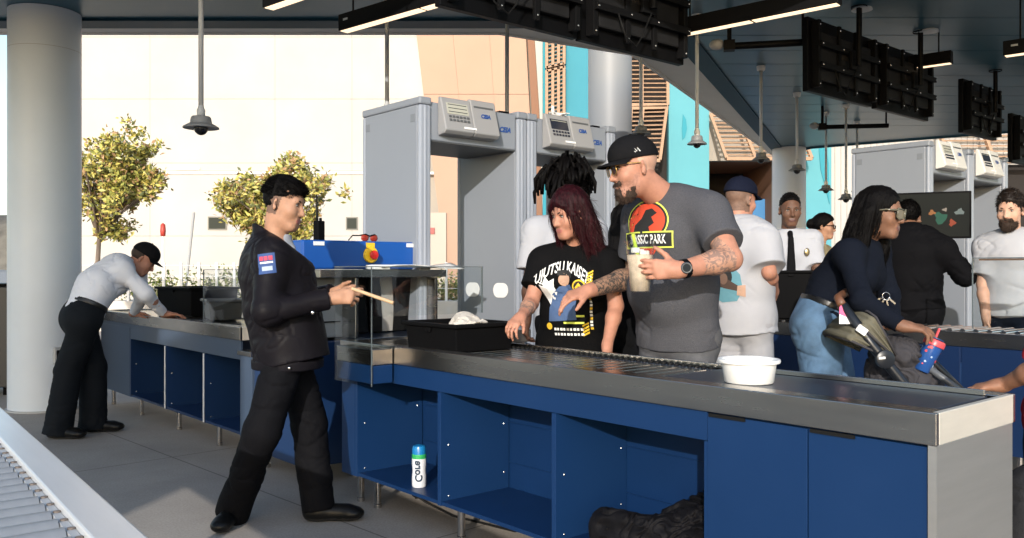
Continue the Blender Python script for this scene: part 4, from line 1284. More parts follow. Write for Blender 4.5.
# ---- bins and small things on the counters
def bin_(label, loc, rz, lx, ly, hz, taper=0.02, m=M_BLACKP, lip=0.018, group=None, handle=True):
    b = thing('bin', label, 'bin', loc, rz, group)
    mb = MB()
    def ring(e, z, inset): return [(-lx / 2 + e + inset, -ly / 2 + e + inset, z), (lx / 2 - e - inset, -ly / 2 + e + inset, z), (lx / 2 - e - inset, ly / 2 - e - inset, z), (-lx / 2 + e + inset, ly / 2 - e - inset, z)]
    rs = [ring(taper, 0.0, 0), ring(0, hz - 0.02, 0), ring(-lip, hz - 0.02, 0), ring(-lip, hz, 0), ring(0.004, hz, 0), ring(taper + 0.004, 0.008, 0)]
    vs = [p for r_ in rs for p in r_]; fs = [(3, 2, 1, 0)]
    for i in range(len(rs) - 1):
        for k in range(4): fs.append((i * 4 + k, i * 4 + (k + 1) % 4, (i + 1) * 4 + (k + 1) % 4, (i + 1) * 4 + k))
    n = (len(rs) - 1) * 4; fs.append((n, n + 1, n + 2, n + 3))
    mb._put(vs, fs); mb.build('tub', m, b, bevel=0.006)
    if handle:
        for sg in (-1, 1):
            mb = MB(); mb.bx((0, sg * (ly / 2 + lip * 0.4), hz - 0.035), (0.035, 0.012, 0.022)); mb.build('rim_clip', m, b, bevel=0.003)
    return b
bin_('black open tray in front of the tunnel with a white hat inside', L1(2.42, 0.245, HT - 0.008), LANE_ROT, 0.42, 0.36, 0.135, taper=0.010)
M_CLOTHW = mat('white_canvas', (0.52, 0.48, 0.42), 0.85, var=0.08, vscale=12, bump=0.3, bscale=250)
hc = L1(2.40, 0.27, 0.0); hz = HT + 0.002
ph = [ell(hc + Vector((0.0, 0, hz + 0.085)), (DV, PV, Vector((0, 0, 1))), (0.10, 0.085, 0.08), 0.03),
      ell(hc + DV * -0.03 - PV * 0.02 + Vector((0, 0, hz + 0.095)), (DV * 0.96 - Vector((0, 0, 0.28)), PV, Vector((0, 0, 0.96)) + DV * 0.28), (0.125, 0.10, 0.02), 0.015),
      cap(hc + DV * -0.05 - PV * 0.06 + Vector((0, 0, hz + 0.115)), hc + DV * 0.06 + PV * 0.05 + Vector((0, 0, hz + 0.14)), 0.03, 0.02, 0.04)]
o = blob('hat', ph, 0.0045, M_CLOTHW, None, crease(0.017, 14.0, 5.0))
tag(o, 'crumpled white canvas hat lying in the black tray', 'hat')
bin_('tall black tote on the far counter beside the bent officer', L1(6.35, 0.42, HT), LANE_ROT + R(6), 0.62, 0.42, 0.235, taper=0.012)
bin_('smaller black bin on the far counter next to the tall tote', L1(5.50, 0.30, HT), LANE_ROT - R(14), 0.34, 0.26, 0.155, taper=0.02, m=mat('charcoal_plastic', (0.05, 0.05, 0.048), 0.4))
mb = MB(); mb.lathe([(0.0, 0.004), (0.078, 0.0), (0.083, 0.004), (0.091, 0.06), (0.094, 0.068), (0.104, 0.070), (0.106, 0.076), (0.104, 0.082), (0.096, 0.083), (0.091, 0.080), (0.080, 0.010), (0.0, 0.008)], (0, 0, 0), 48)
bw = thing('bowl', 'round white plastic bowl standing on the steel counter end', 'bowl', L1(0.715, 0.20, HT - 0.0055))
mb.build('shell', mat('bowl_white', (0.80, 0.80, 0.78), 0.38), bw, auto=50)
mb = MB(); mb.lathe([(0.0935, 0.03), (0.095, 0.036), (0.0935, 0.042)], (0, 0, -0.0), 48)
bt = thing('bottle', 'small white and blue bottle standing in the open cubby', 'bottle', L1(2.56, 0.10, 0.1805), R(10))
mb = MB(); mb.lathe([(0.0, 0), (0.033, 0.0), (0.036, 0.006), (0.036, 0.05), (0.0335, 0.075), (0.0335, 0.09), (0.036, 0.115), (0.036, 0.150)], (0, 0, 0), 32)
mb.build('flask', mat('bottle_white', (0.66, 0.68, 0.72), 0.25), bt, auto=50)
mb = MB(); mb.lathe([(0.0362, 0.142), (0.0362, 0.160), (0.034, 0.165)], (0, 0, 0), 32); mb.build('green_band', mat('band_green', (0.03, 0.34, 0.10), 0.35), bt)
mb = MB(); mb.lathe([(0.0345, 0.160), (0.0345, 0.190), (0.030, 0.203), (0.012, 0.208), (0, 0.208)], (0, 0, 0), 32); mb.build('lid', mat('lid_blue', (0.01, 0.17, 0.42), 0.28), bt, auto=50)
vs, fs = text_mesh('Core', 0.052, bold=0.002)
ang0 = R(-100)
mb = MB(); q = []
for x, y, z in vs:
    a = ang0 + (y) / 0.0365; q.append((0.0367 * math.cos(a), 0.0367 * math.sin(a), 0.082 + x * 0.95))
mb._put(q, [f[::-1] for f in fs]); mb.build('lettering', mat('letter_dark', (0.012, 0.03, 0.06), 0.4), bt)
# dark jacket stuffed in the cubby
bs = L1(1.03, 0.2, 0.18)
M_JKT = mat('jacket_charcoal', (0.0045, 0.0042, 0.0055), 0.7, var=0.3, vscale=10, bump=0.3, bscale=160, spec=0.15)
Z = Vector((0, 0, 1))
pj = [ecap(bs + DV * 0.25 - PV * 0.12 + Z * 0.08, bs + DV * 0.02 - PV * 0.10 + Z * 0.085, PV, (0.06, 0.085), (0.08, 0.085), 0.03),
      ecap(bs + DV * 0.10 - PV * 0.05 + Z * 0.07, bs - DV * 0.20 - PV * 0.06 + Z * 0.10, PV, (0.13, 0.075), (0.12, 0.10), 0.03),
      cap(bs + DV * 0.03 + PV * 0.02 + Z * 0.12, bs - DV * 0.19 + PV * 0.08 + Z * 0.27, 0.06, 0.05, 0.03),
      cap(bs + DV * 0.22 - PV * 0.14 + Z * 0.14, bs - DV * 0.1 - PV * 0.13 + Z * 0.15, 0.032, 0.036, 0.02),
      cap(bs - DV * 0.02 - PV * 0.13 + Z * 0.15, bs - DV * 0.20 - PV * 0.02 + Z * 0.22, 0.035, 0.045, 0.02),
      plane_cut(bs + Z * 0.003, -Z), plane_cut(bs - DV * 0.262, -DV)]
jk = thing('jacket', 'dark jacket bundled up in the open cubby near the counter end', 'jacket', bs)
o = blob('cloth', pj, 0.0045, M_JKT, None, drape(0.022, 62.0, (0.55, 0.3, 0.9), 2.0))
o.parent = jk; o.matrix_parent_inverse = Matrix.Translation(-bs)
mb = MB(); mb.M = Matrix.Translation(DV * -0.215 - PV * 0.165 + Z * 0.10) @ Matrix.Rotation(LANE_ROT, 4, 'Z') @ Matrix.Rotation(R(-20), 4, 'X')
mb.box((-0.016, 0, -0.03), (0.016, 0.002, 0.03)); mb.build('care_tag', mat('tag_white', (0.8, 0.8, 0.8), 0.6), jk)

# ------------------------------------------------------------------ roller conveyor in the near left corner
nd = Vector((-math.sin(R(37.8)), math.cos(R(37.8)), 0)); nn = Vector((-nd.y, nd.x, 0))
base = J(150, 538, 861 * (CAM_H - HT) / 269.0); base.z = 0
rc = thing('roller_conveyor', 'grey roller conveyor with a broad pale metal rail at the lower left', 'conveyor', base, math.atan2(nd.y, nd.x))
M_RAIL = mat('pale_rail', (0.62, 0.63, 0.65), 0.30, metal=0.3, var=0.06, vscale=2, stretch=(1, 12, 12))
M_ROLL = mat('zinc_roller', (0.32, 0.33, 0.34), 0.42, metal=0.4, var=0.10, vscale=4, stretch=(1, 6, 1))
RW = 0.62
for y0 in (0.0, RW):
    mb = MB(); mb.box((-1.0, y0, HT - 0.09), (3.4, y0 + 0.066, HT)); mb.build('side_rail', M_RAIL, rc, bevel=0.004)
mb = MB()
for i in range(77):
    mb.lathe([(0.0, 0.0), (0.006, 0.001), (0.006, 0.003), (0.0, 0.004)], (-0.98 + i * 0.057, 0.072, HT - 0.0125), 8)
o = mb.build('rail_bolt', mat('bolt_dull', (0.16, 0.13, 0.11), 0.6), rc); o['kind'] = 'stuff'
mb = MB(); mb.box((-1.0, 0.067, HT - 0.07), (3.4, 0.080, HT - 0.012)); mb.box((-1.0, RW - 0.014, HT - 0.07), (3.4, RW - 0.001, HT - 0.012)); mb.build('inner_channel', M_GREYP, rc)
r0 = None
for i in range(77):
    x = -0.98 + i * 0.057
    if r0 is None:
        mb = MB(); mb.tube([(0, 0.082, 0), (0, RW - 0.016, 0)], 0.0245, 20); r0 = mb.build('roller', M_ROLL, rc, auto=50); o = r0
    else:
        o = r0.copy(); COL.objects.link(o)
    o.location = (x, 0, HT - 0.032)
for x in (-0.8, 1.2, 3.2):
    for y in (0.02, RW + 0.02):
        mb = MB(); mb.box((x, y, 0), (x + 0.05, y + 0.04, HT - 0.092)); mb.build('leg', M_GREYP, rc)
mb = MB(); mb.box((-0.95, 0.09, HT - 0.13), (3.35, RW - 0.03, HT - 0.10)); mb.build('under_tray', M_DARKIN, rc)

# dark cabinet at the far left edge
q = J(-28, 300, 8.6)
cb = thing('equipment_cabinet', 'dark navy equipment cabinet at the left edge behind the column', 'cabinet', (q.x, q.y, 0), 0)
mb = MB(); mb.box((-0.55, 0, 0.08), (0.42, 0.5, 1.09)); mb.build('case', mat('cabinet_navy', (0.008, 0.012, 0.02), 0.4), cb, bevel=0.01)
mb = MB(); mb.box((-0.57, -0.02, 1.092), (0.44, 0.52, 1.12)); mb.build('lid', M_BLACKP, cb, bevel=0.006)
mb = MB(); mb.box((-0.5, 0.05, 0), (-0.4, 0.45, 0.079)); mb.box((0.28, 0.05, 0), (0.38, 0.45, 0.079)); mb.build('foot', M_BLACKP, cb)

# ------------------------------------------------------------------ second lane
l2 = counter('dark blue counter of the second lane behind the woman with the pushchair', A2, -1.6, 3.3, [-0.6, 0.3, 1.2, 2.1, 3.0], [-1.4, -0.3, 0.9, 2.0, 3.1],
             solid=[(-1.57, -0.6), (-0.59, 0.3), (0.31, 1.2), (1.21, 2.1), (2.11, 3.0), (3.01, 3.29)], m_front=M_NAVY, m_in=M_NAVY, apron_m=mat('deep_blue_laminate', (0.005, 0.018, 0.062), 0.35, var=0.05, vscale=3), end_panel=False)
g0 = None
for i in range(60):
    s_ = -1.5 + i * 0.078
    if g0 is None:
        mb = MB(); mb.tube([(0, 0.095, 0), (0, 0.47, 0)], 0.018, 14); g0 = mb.build('roller', M_CHROME, l2, auto=50); o = g0
    else: o = g0.copy(); COL.objects.link(o)
    o.location = (-s_, 0, HT - 0.004)
px3 = thing('acrylic_shield', 'clear acrylic shield on the second lane in front of the bearded man', 'shield', A2, LANE_ROT)
S(px3, 'panel', M_PLEXI, [(0.55, 0.556, 0.05, 0.5, 0.9, 1.33), (0.556, 1.15, 0.05, 0.056, 0.9, 1.33)])
S(px3, 'panel_edge', M_PLEXIE, [(0.55, 1.15, 0.048, 0.058, 1.3305, 1.336), (0.548, 0.558, 0.0585, 0.5, 1.3305, 1.336), (0.546, 0.549, 0.048, 0.058, 0.9, 1.33), (1.1505, 1.156, 0.048, 0.058, 0.9, 1.336)])
S(px3, 'top_ledge', mat('ledge_brown', (0.22, 0.13, 0.09), 0.4), [(0.6, 1.12, 0.06, 0.16, 1.318, 1.329)])

# ------------------------------------------------------------------ walk-through metal detectors
M_DET = mat('detector_grey', (0.215, 0.235, 0.270), 0.42, var=0.03, vscale=1.5)
M_DETE = mat('detector_edge', (0.275, 0.30, 0.35), 0.32)
M_DETD = mat('detector_dark', (0.09, 0.095, 0.10), 0.45)
M_DETB = mat('console_grey', (0.28, 0.28, 0.285), 0.4)
M_LOGO = mat('logo_blue', (0.01, 0.06, 0.26), 0.4)
M_LCD = mat('lcd_pale', (0.42, 0.42, 0.36), 0.2)
M_LCDK = mat('lcd_dark', (0.02, 0.025, 0.04), 0.15)
DH = 2.36
def gate(label, loc, rz, dark_lcd=False, group='walk-through metal detectors', write=True, bright=False):
    g = thing('metal_detector', label, 'metal detector', loc, rz, group)
    for y0 in (0.0, 0.82):
        mb = MB(); mb.box((-0.66, y0, 0.02), (-0.034, y0 + 0.085, DH - 0.05))
        p = mb.build('side_panel', M_DET, g, bevel=0.008)
        for (xa, xb) in ((-0.698, -0.661), (-0.033, 0.0)):
            mb = MB(); mb.tube([((xa + xb) / 2, y0 + 0.0425, 0.0), ((xa + xb) / 2, y0 + 0.0425, DH - 0.05)], 0.021, 14); mb.box((xa, y0 - 0.001, 0), (xb, y0 + 0.086, DH - 0.05)); mb.build('edge_trim', M_DETE, p, bevel=0.012)
        mb = MB(); mb.box((-0.70, y0 - 0.004, DH - 0.0495), (0.003, y0 + 0.089, DH)); mb.build('panel_cap', M_DET, p, bevel=0.012)
        mb = MB()
        for (xx, zz) in ((-0.62, DH - 0.13), (-0.08, DH - 0.13)):
            mb.bx((xx, y0 - 0.001, zz), (0.05, 0.004, 0.05))
        mb.build('cover_plate', mat('detector_plate', (0.17, 0.185, 0.21), 0.45), p, bevel=0.0015)
        mb = MB(); mb.box((-0.70, y0 - 0.02, 0), (0.004, y0 + 0.105, 0.018)); mb.build('foot', M_DETD, p)
    mb = MB(); mb.box((-0.60, 0.086, DH - 0.27), (-0.02, 0.819, DH - 0.022)); mb.build('crossbar', M_DET, g, bevel=0.01)
    mb = MB(); mb.box((-0.58, 0.088, DH - 0.275), (-0.03, 0.817, DH - 0.2705)); mb.build('underside', M_DETD, g)  # dark plate under the crossbar, its shade put into the colour
    # console
    c = MB()
    prof = [(-0.018, DH - 0.235), (0.05, DH - 0.225), (0.075, DH - 0.205), (0.012, DH + 0.012), (-0.018, DH + 0.018)]
    for (y0, y1, dz) in ((0.15, 0.385, 0.0), (0.387, 0.60, 0.012)):
        vs = [(x, y0, z + (dz if z > DH - 0.1 else 0)) for x, z in prof] + [(x, y1, z + (dz if z > DH - 0.1 else 0)) for x, z in prof]
        n = len(prof)
        c._put(vs, [tuple(range(n)), tuple(range(n, 2 * n))[::-1]] + [(i, n + i, n + (i + 1) % n, (i + 1) % n) for i in range(n)])
    con = c.build('console', M_DETB if not bright else mat('console_white', (0.62, 0.61, 0.58), 0.4), g, bevel=0.008)
    a = Vector((0.075, 0, DH - 0.205)); b_ = Vector((0.012, 0, DH + 0.012)); up = (b_ - a).normalized(); nrm = Vector((up.z, 0, -up.x))
    def onface(y, t): return a.lerp(b_, t) + Vector((0, y, 0)) + nrm * 0.001
    def plate(name, y0, y1, t0, t1, m, th=0.003):
        mb = MB(); p0 = onface(y0, t0); p1 = onface(y1, t0); p2 = onface(y1, t1); p3 = onface(y0, t1)
        vs = [p0, p1, p2, p3, p0 + nrm * th, p1 + nrm * th, p2 + nrm * th, p3 + nrm * th]
        mb._put(vs, [(0, 3, 2, 1), (4, 5, 6, 7), (0, 1, 5, 4), (1, 2, 6, 5), (2, 3, 7, 6), (3, 0, 4, 7)])
        return mb.build(name, m, con)
    plate('display', 0.185, 0.355, 0.50, 0.84, M_LCDK if dark_lcd else M_LCD)
    for r_ in range(3 if not dark_lcd else 1):
        plate('display_line', 0.195, 0.345, 0.78 - r_ * 0.11, 0.80 - r_ * 0.11, M_LCDK if not dark_lcd else M_LCD, 0.004)
    mb = MB()
    for i in range(6):
        for r_ in range(2):
            p0 = onface(0.19 + i * 0.029, 0.28 + r_ * 0.11)
            q = [p0, p0 + Vector((0, 0.019, 0)), p0 + Vector((0, 0.019, 0)) + up * 0.014, p0 + up * 0.014]
            mb._put([p + nrm * 0.001 for p in q] + [p + nrm * 0.005 for p in q], [(4, 5, 6, 7), (0, 1, 5, 4), (1, 2, 6, 5), (2, 3, 7, 6), (3, 0, 4, 7)])
    mb.build('keypad', M_LCDK if dark_lcd or bright else M_DETD, con)
    plate('panel_label', 0.41, 0.575, 0.80, 0.86, M_DETD); plate('nameplate', 0.30, 0.40, 0.08, 0.14, mat('tag_white', (0.8, 0.8, 0.8), 0.6))
    lettering('logo', 'CEIA', 0.038, onface(0.495, 0.55) + nrm * 0.002, (0, 1, 0), up, M_LOGO, con, 0.002, 0.3, 0.002)
    mb = MB()
    if write: lettering('logo', 'CEIA', 0.048, (-0.0185, 0.715, DH - 0.14), (0, 1, 0), (0, 0, 1), M_LOGO, g, 0.002, 0.3, 0.002)
    mb = MB(); mb.box((-0.12, 0.70, DH - 0.021), (-0.05, 0.78, DH - 0.004)); mb.build('cable_cover', M_BLACKP, g)
    return g
gp = Vector((-0.580, 5.43, 0))
g1 = gate('nearer grey walk-through metal detector standing beside the x-ray scanner', gp, LANE_ROT)
for x in (-0.18, -0.50):
    mb = MB(); mb.M = Matrix.Translation((x, 0.8165, 1.115)) @ Matrix.Rotation(R(90), 4, 'X')
    mb.prism([(sx_ * 0.028 + 0.052 * math.cos(a_), 0.052 * math.sin(a_)) for sx_, aa in ((1, (-90, 90)), (-1, (90, 270))) for a_ in [R(aa[0] + (aa[1] - aa[0]) * k / 12) for k in range(13)]], 0.0, 0.004)
    mb.build('pictogram_pad', mat('pad_white', (0.78, 0.78, 0.78), 0.4), g1)
g2 = gate('grey walk-through metal detector right behind the man with dreadlocks', gp + PV * 0.915, LANE_ROT, True)
fig = thing('figurine', 'small white toy aeroplane standing on top of the second detector', 'toy', gp + PV * (0.915 + 0.42) - DV * -0.12 + Vector((0, 0, DH)), LANE_ROT)
mb = MB(); mb.sphere((0, 0, 0.05), (0.016, 0.08, 0.016), 12, 8); mb.build('fuselage', mat('pad_white', (0.78, 0.78, 0.78), 0.4), fig, smooth=True)
mb = MB(); mb.bx((0, 0.01, 0.052), (0.16, 0.035, 0.006)); mb.bx((0, -0.07, 0.058), (0.06, 0.02, 0.005)); mb.build('wing', mat('pad_white', (0.78, 0.78, 0.78), 0.4), fig)
mb = MB(); mb.bx((0, -0.068, 0.085), (0.006, 0.024, 0.05)); mb.build('tail_fin', mat('pad_white', (0.78, 0.78, 0.78), 0.4), fig)
mb = MB(); mb.bx((0, 0.0, 0.017), (0.02, 0.05, 0.034)); mb.build('stand', mat('pad_white', (0.78, 0.78, 0.78), 0.4), fig)
gp2 = Vector((3.54, 7.30, 0))
gate('left one of two detectors with bright consoles behind the black-coated man', gp2, LANE_ROT, bright=True)
gate('right one of two detectors with bright consoles nearest the bearded man', gp2 + PV * 0.85, LANE_ROT, True, bright=True)

# ------------------------------------------------------------------ hanging monitors
M_MON = mat('monitor_case', (0.004, 0.004, 0.0045), 0.4, bump=0.05, bscale=90, spec=0.08)
M_MONB = mat('monitor_back', (0.015, 0.015, 0.016), 0.5, var=0.2, vscale=6, spec=0.08)
def monitor(label, loc, rz, wd=1.22, hh=0.66, group='monitors hanging from the canopy'):
    t = thing('monitor', label, 'monitor', loc, rz, group)            # loc: lower left corner of the back; local x along the width, -y toward the viewer
    mb = MB(); mb.box((0.0, 0.0, 0.0), (wd, 0.055, hh)); mb.build('case', M_MON, t, bevel=0.006)
    mb = MB(); mb.box((0.012, 0.056, 0.012), (wd - 0.012, 0.059, hh - 0.012)); mb.build('screen', mat('screen_off', (0.01, 0.01, 0.012), 0.1), t)
    mb = MB(); mb.box((0.12, -0.05, 0.10), (wd - 0.12, -0.001, hh - 0.12)); mb.build('back_housing', M_MONB, t, bevel=0.012)
    mb = MB()
    for x in (0.07, wd * 0.36, wd * 0.62, wd - 0.07): mb.box((x - 0.022, -0.075, 0.03), (x + 0.022, -0.051 if 0.12 < x < wd - 0.12 else -0.001, hh - 0.03))
    mb.build('mount_rail', M_BLACK, t, bevel=0.003)
    mb = MB()
    for z in (0.22, hh - 0.24): mb.box((0.05, -0.105, z - 0.025), (wd - 0.05, -0.076, z + 0.025))
    mb.build('cross_bar', M_BLACK, t, bevel=0.003)
    mb = MB()
    for i in range(10): mb.box((wd * 0.42 + i * 0.02, -0.055, 0.33), (wd * 0.42 + i * 0.02 + 0.009, -0.0505, 0.40))
    mb.build('vent_grille', M_DARKIN, t)
    b0 = None
    for x in (0.07, wd * 0.36, wd * 0.62, wd - 0.07):
        for z in (0.06, 0.22, hh - 0.24, hh - 0.07):
            if b0 is None:
                mb = MB(); mb.sphere((0, 0, 0), (0.007, 0.004, 0.007), 8, 6); o = b0 = mb.build('bolt', M_SCREW, t)
            else: o = b0.copy(); COL.objects.link(o)
            o.location = (x, -0.078 if z in (0.06, hh - 0.07) else -0.107, z)
    mb = MB(); mb.box((wd / 2 - 0.07, -0.135, hh / 2 - 0.08), (wd / 2 + 0.07, -0.106, hh / 2 + 0.08)); mb.build('mount_plate', M_BLACK, t, bevel=0.004)
    mb = MB(); mb.tube([(wd / 2, -0.165, hh / 2 - 0.05), (wd / 2, -0.165, ZR - loc[2] - 0.015)], 0.024, 14); mb.lathe([(0.07, 0), (0.07, 0.012)], (wd / 2, -0.165, ZR - loc[2] - 0.015), 18); mb.build('mount_pole', M_BLACK, t)
    mb = MB(); mb.tube([(0.25, -0.11, 0.2), (0.3, -0.13, 0.05), (0.42, -0.12, 0.0), (0.5, -0.10, 0.08), (wd / 2, -0.15, 0.25)], 0.006, 6); mb.build('cable', M_RUB, t, smooth=True)
    return t
MR = math.atan2(PV.y, PV.x)
q = J(440, 5, 5.0)
monitor('nearest hanging monitor at top centre right of the light bar', (q.x, q.y, 2.80), MR, 1.13)
q2 = q + PV * 1.16
monitor('second hanging monitor of the near pair above the man in the black cap', (q2.x, q2.y, 2.80), MR, 1.10)
q = J(808, 90, 7.4)
monitor('hanging monitor of the middle pair seen from behind on the left', (q.x, q.y, 2.80), MR, 1.14, 0.64)
q2 = q + PV * 1.23
monitor('hanging monitor of the middle pair seen from behind on the right', (q2.x, q2.y, 2.80), MR, 1.12, 0.64)
q = J(963, 133, 9.9)
monitor('hanging monitor far right above the two bright consoles', (q.x, q.y, 2.84), MR, 1.0, 0.62)
q2 = q + PV * 1.5
monitor('farthest hanging monitor at the right edge of the view', (q2.x, q2.y, 2.62), MR, 1.0, 0.62)

# ------------------------------------------------------------------ linear lights
M_GLOW = mat_emit('lamp_diffuser', (1.0, 0.74, 0.48), 0.75)
def light_bar(label, p, ang, length):
    t = thing('light_bar', label, 'lamp', p, ang, 'black linear lights under the canopy')
    mb = MB(); mb.box((0, -0.045, 0), (length, 0.045, 0.12)); mb.build('housing', M_BLACK, t, bevel=0.003)
    mb = MB(); mb.box((0.012, -0.034, -0.004), (length / 2 - 0.01, 0.034, -0.0005)); mb.box((length / 2 + 0.01, -0.034, -0.004), (length - 0.012, 0.034, -0.0005)); mb.build('diffuser', M_GLOW, t)
    for x in (0.12, length - 0.12):
        mb = MB(); mb.tube([(x, 0, 0.12), (x, 0, ZR - p[2] - 0.001)], 0.007, 8); mb.build('hanger', M_BLACK, t)
    mb = MB(); mb.box((0.06, -0.0475, 0.065), (0.11, -0.0455, 0.080)); mb.build('maker_plate', M_GREYP, t)
    return t
NA = math.atan2(-0.652, 0.758)                                        # toward the right and nearer
zl = 3.05
def on_z(u, v, z): 
    D = (z - CAM_H) * FPX / (269 - v); return J(u, v, D)
light_bar('glowing light bar at top left of the near monitors', on_z(343, 32, zl), NA, 1.75)
light_bar('glowing light bar crossing right of the near monitors', on_z(676, 36.5, zl), NA, 1.25)
p = on_z(952, 63, 3.28); light_bar('short glowing light bar behind the middle monitors', p + Vector((-0.758, 0.652, 0)) * 1.2, NA, 1.2)
light_bar('glowing light bar at the upper right corner', on_z(1004, 56.5, zl), NA, 1.6)
light_bar('short glowing light bar at the top edge left of the first pole', on_z(268, 9, zl), NA, 1.2)

# ------------------------------------------------------------------ pendant camera domes
M_SHADE = mat('shade_grey', (0.20, 0.205, 0.21), 0.5)
M_DOME = mat('smoked_dome', (0.01, 0.01, 0.012), 0.05)
def pendant(label, u, v, D, r=0.115, m=M_GREYP, low=None, topz=ZR):
    p = J(u, v, D)
    t = thing('pendant_camera', label, 'camera', p, 0, 'pendant camera domes')
    mb = MB(); mb.tube([(0, 0, 0.11), (0, 0, topz - p.z - 0.001)], 0.017, 14); mb.build('pole', m, t, smooth=True)
    mb = MB(); mb.lathe([(0.0165, 0.05), (0.026, 0.06), (0.028, 0.10), (0.020, 0.115), (0.018, 0.13)], (0, 0, 0), 20); mb.build('collar', m, t, smooth=True)
    mb = MB(); mb.lathe([(0.0, -0.018), (r * 0.92, -0.02), (r, -0.022), (r * 0.98, -0.014), (r * 0.70, 0.006), (r * 0.60, 0.012), (r * 0.56, 0.045), (r * 0.5, 0.056), (0, 0.058)], (0, 0, 0), 36); mb.build('shade', M_SHADE, t, auto=35)
    mb = MB(); mb.sphere((0, 0, -0.02), (r * 0.40, r * 0.40, r * 0.42), 20, 12); mb.build('dome', M_DOME, t, smooth=True)
    if topz == ZR:
        mb = MB(); mb.lathe([(0.03, -0.06), (0.045, -0.05), (0.05, -0.01), (0.05, -0.001)], (0, 0, ZR - p.z), 20); mb.build('ceiling_mount', m, t, smooth=True)
    return t
pendant('grey pendant camera dome above the standing officer at left', 201, 125, 5.8, 0.118)
def pole_joint(label, u, v0, D):
    pass
pendant('grey pendant camera pole rising behind the first detector panel', 387, 118, 6.9, 0.10)
pendant('grey pendant camera pole behind the crossbar of the first detector', 507, 128, 6.9, 0.10)
pendant('pale pendant camera dome hidden partly by the black cap', 641, 132, 8.4, 0.10, M_LGREY)
pendant('pale pendant camera dome hanging in front of the aqua panel', 697, 142, 7.9, 0.09, M_LGREY)
pendant('pale pendant camera dome left of the round far column', 761, 158, 9.9, 0.1, M_LGREY)
pendant('pale pendant camera dome in front of the round far column', 797, 169, 11.4, 0.11, M_LGREY)
pendant('pale pendant camera dome just right of the round far column', 826, 189, 12.8, 0.11, M_LGREY)
pendant('pale pendant camera dome low above the leaning woman', 846, 198, 12.2, 0.11, M_LGREY)
pendant('small pale pendant camera dome close to the right detectors', 857, 190, 13.6, 0.09, M_LGREY)

# black camera arms under the soffit
def arm(label, p, length, ang):
    t = thing('ceiling_arm', label, 'bracket', p, ang, 'black arms under the soffit')
    mb = MB(); mb.tube([(0, 0, 0), (length, 0, 0)], 0.032, 14); mb.build('rod', M_BLACK, t, auto=40)
    mb = MB(); mb.box((-0.10, -0.05, -0.04), (-0.002, 0.05, 0.05)); mb.tube([(-0.05, 0, 0.05), (-0.05, 0, ZR - p[2] - 0.001)], 0.02, 12); mb.build('bracket', M_BLACK, t)
    mb = MB(); mb.sphere((-0.16, 0, 0.02), (0.07, 0.05, 0.05), 14, 10); mb.build('sensor_head', M_GREYP, t, smooth=True)
    mb = MB(); mb.tube([(length - 0.03, 0, 0.032), (length - 0.03, 0, ZR - p[2] - 0.001)], 0.012, 10); mb.build('hanger', M_BLACK, t)
    return t
p = on_z(735, 46, 3.3); arm('black camera arm under the soffit left of the middle monitors', p, 0.62, R(-12))
p = on_z(826, 127, 3.3); arm('black camera arm under the far soffit above the far domes', p, 0.85, R(-8))

# ------------------------------------------------------------------ viewing screen of the second lane
q = J(895, 238, 6.75)
vs_t = thing('viewing_screen', 'wide dark screen showing a scanned bag behind the black-coated man', 'screen', (q.x, q.y, 0), LANE_ROT + R(24))
mb = MB(); mb.box((-0.10, 0, 1.50), (0.53, 0.045, 1.86)); mb.build('bezel', M_BLACKP, vs_t, bevel=0.006)
mb = MB(); mb.box((-0.085, -0.004, 1.515), (0.515, -0.0005, 1.845)); mb.build('display', mat('display_grey', (0.011, 0.0125, 0.0115), 0.55, spec=0.05), vs_t)
for i, (x, z, sx, sz, c) in enumerate(((0.42, 1.66, 0.10, 0.09, (0.02, 0.10, 0.07)), (0.50, 1.62, 0.05, 0.05, (0.30, 0.06, 0.03)), (0.36, 1.70, 0.05, 0.04, (0.30, 0.13, 0.05)), (0.55, 1.70, 0.07, 0.05, (0.16, 0.20, 0.20)), (0.45, 1.72, 0.04, 0.03, (0.28, 0.25, 0.22)))):
    mb = MB(); mb.M = Matrix(((1, 0, 0, x - 0.10), (0, 0, -1, -0.0045 - 0.0008 * i), (0, 1, 0, z), (0, 0, 0, 1)))
    mb.prism([(0.55 * sx * (0.8 + 0.3 * math.sin(k * 2.1 + i)) * math.cos(k * 0.6283), 0.6 * sz * (0.8 + 0.3 * math.cos(k * 1.7 + i)) * math.sin(k * 0.6283)) for k in range(10)], 0, 0.0004)
    mb.build('scan_shape', mat('scan_%d' % i, tuple(q_ * 0.6 for q_ in c), 0.5, spec=0.1), vs_t)
mb = MB(); mb.tube([(0.3, 0.07, 0), (0.3, 0.07, 1.6)], 0.025, 12); mb.box((0.24, 0.046, 1.6), (0.36, 0.09, 1.75)); mb.build('stand_pole', M_BLACKP, vs_t)
mb = MB(); mb.lathe([(0.22, 0), (0.22, 0.015), (0.03, 0.03)], (0.3, 0.07, 0), 24); mb.build('stand_foot', M_BLACKP, vs_t)

